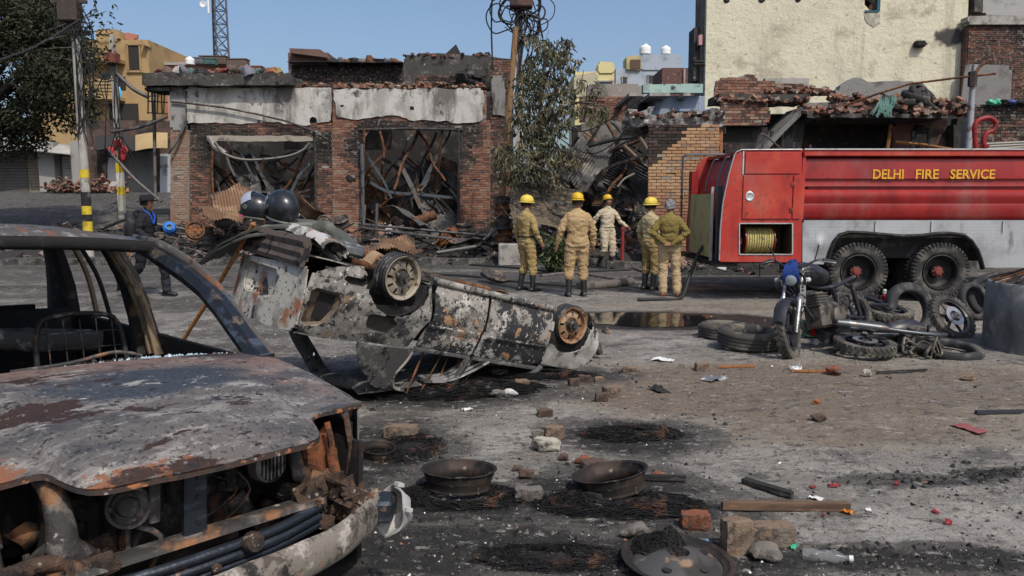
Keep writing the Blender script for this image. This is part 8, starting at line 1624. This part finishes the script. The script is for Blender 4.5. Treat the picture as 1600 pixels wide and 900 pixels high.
plank((1326, 793), (1128, 795), .045, .04, wd, 'long splintered brown plank on open ash'); plank((1162, 752), (1238, 776), .05, .03, wk, 'short blackened plank behind splintered one'); plank((1072, 752), (1000, 748), .03, .03, wk, 'charred stick beside red chip'); plank((920, 788), (1012, 772), .06, .035, wk, 'charred plank under tilted truck rim', .02)
plank((1180, 577), (1122, 577), .02, .02, mat('orange_wood', (.3, .125, .04)), 'orange stick by small tan brick'); plank((1302, 588), (1236, 586), .02, .02, mat('orange_wood', (.3, .125, .04)), 'thin tan stick at tail of fallen motorcycle'); plank((1524, 655), (1598, 653), .03, .025, mat('dark_bar', (.03, .032, .04)), 'dark straight bar on dirt at far side of open ground'); plank((1370, 590), (1448, 586), .02, .02, wk, 'black strip in front of fallen motorcycle')
def scrap(u, v, w, m, lab, cat='paper', h=.03):
    p = gat(u, v); sc = 1200 / (p.y + .1); L = w / sc * (.6 if m is rd_ else 1); sd = u * .13; g = [[(L * (i / 6 - .5), L * .6 * (j / 5 - .5), .006 + h * abs(nz(i * .7 + sd, j * .7)) + .3 * h * nz(i * 2 + sd, j * 2)) for i in range(7)] for j in range(6)]
    o = MB().sheet(g, .002).build('scrap', m, smooth=30, loc=p, rot=(0, 0, sd)); tag(o, lab, cat)
pw_ = mat('paper_white', (.60, .60, .58), [layer((.4, .4, .4), 9, .5, .7)], .9); rd_ = mat('red_plastic', (.24, .025, .03), [layer((.08, .03, .03), 12, .5, .65)], .6); gr_ = mat('grey_plastic', (.12, .12, .13), [layer((.4, .4, .42), 9, .52, .64)], .5); gn_ = mat('green_plastic', (.05, .35, .22), [layer((.4, .5, .45), 9, .6, .7)], .5)
for a in [(1087, 852, 44, mat('paper_blue', (.48, .58, .68), [layer((.65, .66, .66), 9, .5, .6)], .9), 'crumpled pale-blue paper beside wide wheel disc', 'paper', .02), (1036, 565, 34, pw_, 'white paper scraps on dirt beyond long chipped brick', 'paper', .05), (1116, 594, 38, gr_, 'crumpled grey plastic bag on dirt', 'bag', .05), (1243, 583, 26, pw_, 'white plastic bag at tail of fallen motorcycle', 'bag', .08), (1303, 757, 24, rd_, 'red plastic strip on open ash', 'plastic'), (1270, 757, 18, rd_, 'short dull red strip left of red plastic', 'plastic'), (1323, 800, 18, mat('orange_plastic', (.5, .17, .02)), 'orange scrap below splintered plank', 'plastic'), (1287, 804, 10, rd_, 'tiny dark red scrap below splintered plank', 'plastic'), (1482, 813, 28, rd_, 'red ribbon scrap on far ash', 'plastic'), (1462, 795, 20, rd_, 'crumpled red wrapper on far ash', 'plastic'), (1514, 676, 46, mat('pink_cloth', (.22, .07, .07)), 'pink cloth scrap beside dark bar', 'cloth'), (1168, 425, 36, gn_, 'green plastic bag under rear of tender', 'bag', .15), (1168, 516, 20, pw_, 'white bag scrap on rear flat tyre', 'bag', .08), (1275, 776, 22, pw_, 'pale scrap above splintered plank', 'paper'), (1357, 796, 10, pw_, 'tiny white scrap right of splintered plank', 'paper'), (1240, 853, 18, gn_, 'green sliver by long pale brick', 'plastic'), (1400, 757, 14, rd_, 'thin red sliver on open ash', 'plastic'), (1510, 756, 10, gr_, 'small lilac scrap on far ash', 'plastic'), (730, 640, 16, pw_, 'white ash flake below sedan window', 'paper'), (1030, 610, 36, mat('black_rag', (.02, .02, .02)), 'black rag on brown earth', 'cloth', .08)]: scrap(*a)
p = gat(1290, 873); t = thing('plastic_bottle', 'crushed clear plastic bottle lying near bottom stones', 'bottle', p + Vector((0, 0, .025)), (1.5, .2, 1.2)); MB().lathe([(0, -.1), (.03, -.1), (.032, -.04), (.026, -.03), (.032, 0), (.03, .05), (.013, .085), (.013, .10)], 16).build('body', mat('cloudy_plastic', (.35, .36, .36), (), .2, spec=.5, alpha=.25), t, smooth=50); MB().lathe([(.015, .10), (.015, .118), (0, .118)], 12).build('cap', pw_, t)
# ------------------------------------------------------------------ loose tyres, motorcycles, concrete pipe
tyd = mat('dusty_tyre', (.055, .050, .044), [layer((.15, .135, .11), 4, .46, .66, d=8), layer((.02, .02, .02), 5, .56, .68, w=2)], .92, bump=.003, bs=50)
def ltyre(u, v, R, w, ri, rot, lab, dz=0., m=tyd, lugs=0):
    p = gat(u, v); mb = MB(); tyre(mb, R, w, ri, Matrix.Identity(4), lugs, .006, 52, w > .15); o = mb.build('tyre', m, smooth=40, loc=p + Vector((0, 0, dz)), rot=rot); tag(o, lab, 'tyre'); return o
ltyre(1170, 548, .335, .20, .20, (.06, .03, 0), 'grey dusty car tyre lying flat left of upright motorcycle', .115); ltyre(1131, 528, .30, .17, .19, (0, 0, 0), 'car tyre lying flat behind the dusty one', .085)
mt = mat('dark_moto_tyre', (.028, .028, .03), [layer((.09, .085, .08), 5, .5, .66, d=8)], .85, bump=.002)
ltyre(1420, 512, .35, .15, .22, (1.2, -.3, .35), 'dark tyre leaning upright on fallen motorcycle engine', .26, mt); ltyre(1480, 558, .34, .09, .245, (.10, .02, 0), 'thin motorcycle tyre lying flat beside concrete pipe', .055, mt); ltyre(1520, 497, .27, .10, .19, (1.2, .5, .2), 'small tyre standing behind spoked motorcycle wheel', .26, mt); ltyre(1548, 495, .33, .12, .23, (1.2, .2, -.3), 'large thin tyre standing against concrete pipe', .30, mt); ltyre(1560, 490, .33, .12, .23, (1.25, .1, -.2), 'outer thin tyre standing behind concrete pipe', .30, mt)
chrome = mat('dull_chrome', (.42, .42, .42), [layer((.15, .14, .13), 7, .5, .64), layer((.3, .16, .08), 9, .62, .7, w=2)], .35, .8); eng = mat('oily_alloy', (.14, .125, .105), [layer((.05, .045, .04), 7, .48, .62), layer((.28, .24, .19), 9, .6, .7, w=2)], .6, .5, bump=.004); blk = mat('bike_black', (.018, .018, .022), [layer((.06, .06, .06), 6, .55, .7)], .4, spec=.5); bluep = mat('bike_blue', (.015, .045, .20), [layer((.01, .012, .02), 7, .50, .58, d=8)], .35, spec=.5); seatm = mat('seat_vinyl', (.02, .02, .022), (), .55)
def mwheel(par, c, spokes=True, steer=0., name='wheel'):
    M = Matrix.Rotation(steer, 4, 'Z') @ Matrix.Rotation(PI / 2, 4, 'X'); mb = MB(); tyre(mb, .305, .095, .22, M, 30, .004, 48, False); w = mb.build(name, tyd, par, smooth=40, loc=c)
    mb = MB(); mb.lathe([(.225, -.04), (.23, -.03), (.21, 0), (.23, .03), (.225, .04), (.20, .03), (.195, 0), (.20, -.03), (.225, -.04)], 36, M); mb.lathe([(.05, -.05), (.05, .05), (.02, .06), (0, .06)], 14, M); mb.lathe([(0, -.05), (.05, -.05)], 14, M)
    for k in range(6):
        a = k * PI / 3; mb.tube([M @ Vector((.045 * math.cos(a), .045 * math.sin(a), 0)), M @ Vector((.205 * math.cos(a), .205 * math.sin(a), 0))], .017, 6)
    mb.build('rim', blk, w, smooth=40); mb = MB(); mb.lathe([(.07, .052), (.125, .052), (.125, .057), (.07, .057)], 28, M); mb.build('brake_disc', chrome, w); return w
def motorcycle(loc, rot, lab, front=True, paint=bluep, steer=.4, tail=True):
    t = thing('motorcycle', lab, 'motorcycle', loc, rot)
    mwheel(t, (-.62, 0, .305))
    mb = MB(); mb.tube(spline([(.42, 0, .90), (.1, 0, .72), (-.3, 0, .70), (-.75, 0, .78)], 5), .022, 7); mb.tube(spline([(.42, 0, .86), (.30, 0, .5), (.05, 0, .28), (-.25, 0, .30), (-.35, 0, .6)], 5), .022, 7)
    for s in (-1, 1): mb.tube([(-.28, s * .09, .36), (-.62, s * .09, .305)], .02, 6); mb.tube([(-.55, s * .11, .34), (-.45, s * .12, .70)], .026, 8); mb.tube([(.05, s * .05, .3), (.02, s * .24, .28)], .014, 6)
    mb.build('frame', blk, t, smooth=60)
    mb = MB(); mb.bbox((.02, 0, .40), (.34, .24, .26), .03); mb.bbox((.12, 0, .58), (.16, .18, .16), .02); mb.lathe([(.11, 0), (.11, .05), (.08, .07), (0, .07)], 20, Matrix.Translation((-.05, .12, .38)) @ Matrix.Rotation(-PI / 2, 4, 'X')); mb.lathe([(.10, 0), (.10, .05), (.06, .07), (0, .07)], 20, Matrix.Translation((-.02, -.12, .38)) @ Matrix.Rotation(PI / 2, 4, 'X'))
    for k in range(5): mb.box((.12, 0, .52 + .03 * k), (.20, .22, .008))
    mb.build('engine', eng, t, smooth=35)
    mb = MB(); g = []
    for x, w, h, z in ((-.12, .05, .05, .80), (-.08, .10, .09, .82), (.08, .135, .125, .85), (.24, .13, .12, .88), (.34, .08, .07, .89), (.37, .03, .03, .88)): g.append([Vector((x, w * math.cos(p), z + h * math.sin(p))) for p in [2 * PI * j / 18 for j in range(19)]])
    mb.sheet(g); mb.build('fuel_tank', blk, t, smooth=60)
    mb = MB(); g = []
    for x, w, h, z in ((-.10, .07, .03, .79), (-.2, .12, .045, .79), (-.45, .13, .05, .80), (-.72, .11, .05, .85), (-.82, .04, .03, .88)): g.append([Vector((x, w * math.cos(p), z + h * math.sin(p))) for p in [2 * PI * j / 14 for j in range(15)]])
    mb.sheet(g)
    if tail: mb.build('seat', seatm, t, smooth=60)
    mb = MB(); mb.sheet(patch([[(-.45, s * .10, .68), (-.7, s * .09, .74), (-.98, s * .04, .84)] for s in (-1, 0, 1)], 4, 3), .02); mb.tube(spline([(-.75, -.1, .84), (-.95, -.08, .95), (-.95, .08, .95), (-.75, .1, .84)], 5), .012, 6); tl = mb.build('tail_cowl', blk, t, smooth=60) if tail else t
    if tail: MB().bbox((-.97, 0, .78), (.06, .13, .07), .015).build('tail_light', mat('tail_red', (.3, .01, .01), (), .3), tl)
    for s in (-1, 1) if tail else (): MB().bbox((-.92, s * .12, .75), (.05, .07, .04), .012).build('indicator', mat('pale_lens', (.45, .45, .42), (), .3), tl)
    mb = MB(); mb.tube(spline([(.2, -.06, .55), (.3, -.10, .40), (.12, -.14, .24), (-.2, -.16, .26), (-.4, -.17, .32)], 5), .022, 8); mb.tube(spline([(-.38, -.17, .31), (-.6, -.18, .37), (-.88, -.19, .44)], 4), [.03] + [.048] * 7 + [.042], 10); mb.build('exhaust', mat('exhaust_grey', (.10, .11, .115), [layer((.25, .25, .25), 6, .55, .68), layer((.12, .06, .03), 8, .6, .7, w=2)], .4, .7), t, smooth=50)
    mb = MB(); tail and mb.sheet(patch([[(-.95, s * .06, .68), (-.92, s * .065, .5), (-.62, s * .07, .645), (-.35, s * .06, .5)][:3] for s in (-1, 0, 1)], 4, 3), .01); tail and mb.build('rear_mudguard', blk, t, smooth=60)
    if not front: return t
    fr = bpy.data.objects.new('front_fork', None)
    F = Matrix.Translation((.42, 0, .88)) @ Matrix.Rotation(steer, 4, Vector((-.42, 0, .9)).normalized())
    W = lambda x, y, z: F @ Vector((x, y, z))
    mb = MB()
    for s in (-1, 1): mb.tube([W(-.02, s * .085, .06), W(.10, s * .085, -.24)], .020, 8); mb.tube([W(.10, s * .085, -.24), W(.27, s * .085, -.60)], .028, 8)
    mb.box(W(0, 0, .03), (.07, .22, .03), F.to_3x3().to_euler()); ff_ = mb.build('front_fork', chrome, t, smooth=50)
    mwheel(t, W(.27, 0, -.575), steer=steer * .9, name='wheel')
    mb = MB(); g = [[W(.27 + .33 * math.cos(a), w, -.575 + .33 * math.sin(a)) for a in [.35 + 1.75 * j / 12 for j in range(13)]] for w in (-.06, -.03, 0, .03, .06)]
    for r_, dz in zip(g, (-.03, 0, .01, 0, -.03)):
        for v_ in r_: v_.z += dz * .6
    mb.sheet(g, .006); mb.build('front_mudguard', blk, t, smooth=60)
    mb = MB(); mb.tube(spline([W(-.18, -.36, .12), W(-.08, -.24, .15), W(0, -.08, .08), W(0, .08, .08), W(-.08, .24, .15), W(-.18, .36, .12)], 5), .012, 7); hb_ = mb.build('handlebar', blk, t, smooth=60)
    for s in (-1, 1):
        MB().tube([W(-.10, s * .27, .145), W(-.19, s * .38, .118)], .019, 8).build('grip', seatm, hb_, smooth=60); MB().tube([W(-.06, s * .22, .15), W(-.04, s * .30, .13), W(-.10, s * .40, .11)], .008, 5).build('lever', chrome, hb_)
        MB().tube([W(-.05, s * .2, .14), W(-.02, s * .24, .26), W(.02, s * .26, .30)], .007, 5).build('mirror_stem', blk, hb_)
        MB().bbox(W(.06, s * .15, -.06), (.06, .07, .05), .015).build('indicator', mat('pale_lens', (.45, .45, .42)), ff_)
    mb = MB(); g = patch([[W(.10, y, -.08), W(.13, y, .0), W(.10, y * .8, .09), W(.02, y * .5, .15)] for y in (-.085, -.04, 0, .04, .085)], 3, 3); mb.sheet(g, .008); vz = mb.build('headlight_cowl', paint, t, smooth=60)
    mb = MB(); mb.lathe([(.06, 0), (.056, .02), (.03, .03), (0, .03)], 20, Matrix.Translation(W(.115, 0, -.06)) @ (F.to_3x3() @ Vector((1, 0, -.1))).to_track_quat('Z', 'Y').to_matrix().to_4x4()); mb.build('headlight', mat('lens_glass', (.3, .33, .36), (), .1, .3, spec=.6), vz, smooth=50)
    mb = MB(); 
    for k in range(9): a = k * .7; mb.tube(spline([W(.02, .05 * math.sin(a), .05), W(.10 + .03 * math.sin(k), .16 * math.sin(a), -.10), W(.05, .10 * math.cos(a * 2), -.25)], 4), .007, 5)
    mb.build('cable_bundle', blk, t, smooth=60, kind='stuff')
    MB().box(W(.12, .12, -.22), (.03, .05, .22), F.to_3x3().to_euler()).build('tag_plate', mat('pale_tag', (.35, .34, .32), [layer((.05, .05, .05), 30, .5, .55)], .6), ff_)
    return t
fw = gat(1240, 562); hd = Vector((-.80, -.60, 0)).normalized(); ang = math.atan2(hd.y, hd.x)
bp0 = fw - hd * .66; bp0.z = gz(bp0.x, bp0.y)
motorcycle(bp0 + Vector((.0, 0, -.02)), (Matrix.Rotation(ang, 3, 'Z') @ Matrix.Rotation(.22, 3, 'X')).to_euler(), 'wrecked blue motorcycle still upright with turned handlebars', True, bluep, .35, False)
lb = gat(1415, 566); motorcycle(lb + Vector((.30, -.06, .06)), (math.radians(-83), math.radians(2), .06), 'stripped dark motorcycle lying on its side without front wheel', False, blk)
motorcycle(gat(1392, 540) + Vector((-.1, .55, .16)), (math.radians(80), 0, PI + .25), 'second stripped motorcycle lying beyond the first with exhaust showing', False, blk)
p = gat(1492, 530); t = thing('scrap_wheel_set', 'spoked motorcycle wheel with tyre leaning behind flat thin tyre', 'wheel', p + Vector((0, .1, .22)), (.95, .25, .2)); w = mwheel(t, (0, 0, 0)); w.rotation_euler = (-PI / 2, 0, 0)
mb = MB()
for k in range(18): a = Vector((rnd.uniform(-.12, .3), rnd.uniform(-.2, .12), rnd.uniform(0, .1))); mb.tube(spline([a, a + Vector((rnd.uniform(-.1, .15), rnd.uniform(-.08, .08), rnd.uniform(0, .15))), a + Vector((rnd.uniform(-.1, .3), rnd.uniform(-.1, .1), rnd.uniform(-.0, .25)))], 4), rnd.choice((.010, .016, .022)), 6)
tag(mb.build('engine_scrap', eng, loc=gat(1418, 560), smooth=60), 'tangle of bent alloy engine brackets beside fallen motorcycle', 'scrap')
p = gat(1252, 532); t = thing('plastic_crate', 'dark green plastic tub tucked behind wheel of upright motorcycle', 'tub', p + Vector((.14, .1, 0)), (0, .3, .4)); mb = MB(); mb.lathe([(.10, 0), (.13, .17), (.135, .17), (.135, .18), (.12, .18), (.095, .01), (0, .01)], 24); mb.build('tub', mat('tub_green', (.02, .14, .07), (), .5), t, smooth=40)
# concrete pipe with reinforcing bars
cpp = gd(1648, 552); cpp.z = 0; t = thing('concrete_pipe', 'short upright grey concrete pipe with steel bars on top', 'concrete pipe', cpp); mb = MB(); R_ = .68
mb.lathe([(R_, -.05), (R_, .3), (R_ + .008, .31), (R_, .74), (R_ - .02, .765), (R_ - .11, .765), (R_ - .12, .74), (R_ - .12, 0)], 56, wob=lambda r, z, a: (r + .004 * math.sin(a * 20) * (1 if z < .7 else 0), z)); mb.build('pipe_wall', mat('damp_concrete', (.17, .17, .165), [layer((.10, .10, .10), 3, .46, .66, d=9, st=(1, 1, .4)), layer((.26, .255, .245), 5, .56, .7, w=2, d=8)], .9, bump=.006, bs=20), t, smooth=40)
mb = MB(); mb.lathe([(R_ - .10, .70), (R_ * .6, .80), (R_ * .3, .90), (0, .95)], 24, wob=lambda r, z, a: (r, z + .05 * nz(math.cos(a) * 3, math.sin(a) * 3, r * 4))); mb.build('rubble_fill', darkconc, t)
for k in range(16): a = rnd.uniform(2.2, 4.2); MB().tube([(R_ * 1.02 * math.cos(a), R_ * 1.02 * math.sin(a) * .8, .76 + rnd.uniform(0, .05)), (.2 * math.cos(a), -.2, .95 + rnd.uniform(0, .1)), (.9, rnd.uniform(-.6, .3), 1.25 + rnd.uniform(0, .25))], .010, 5).build('steel_bar', rusty() if k % 2 else charred(), t, smooth=60)
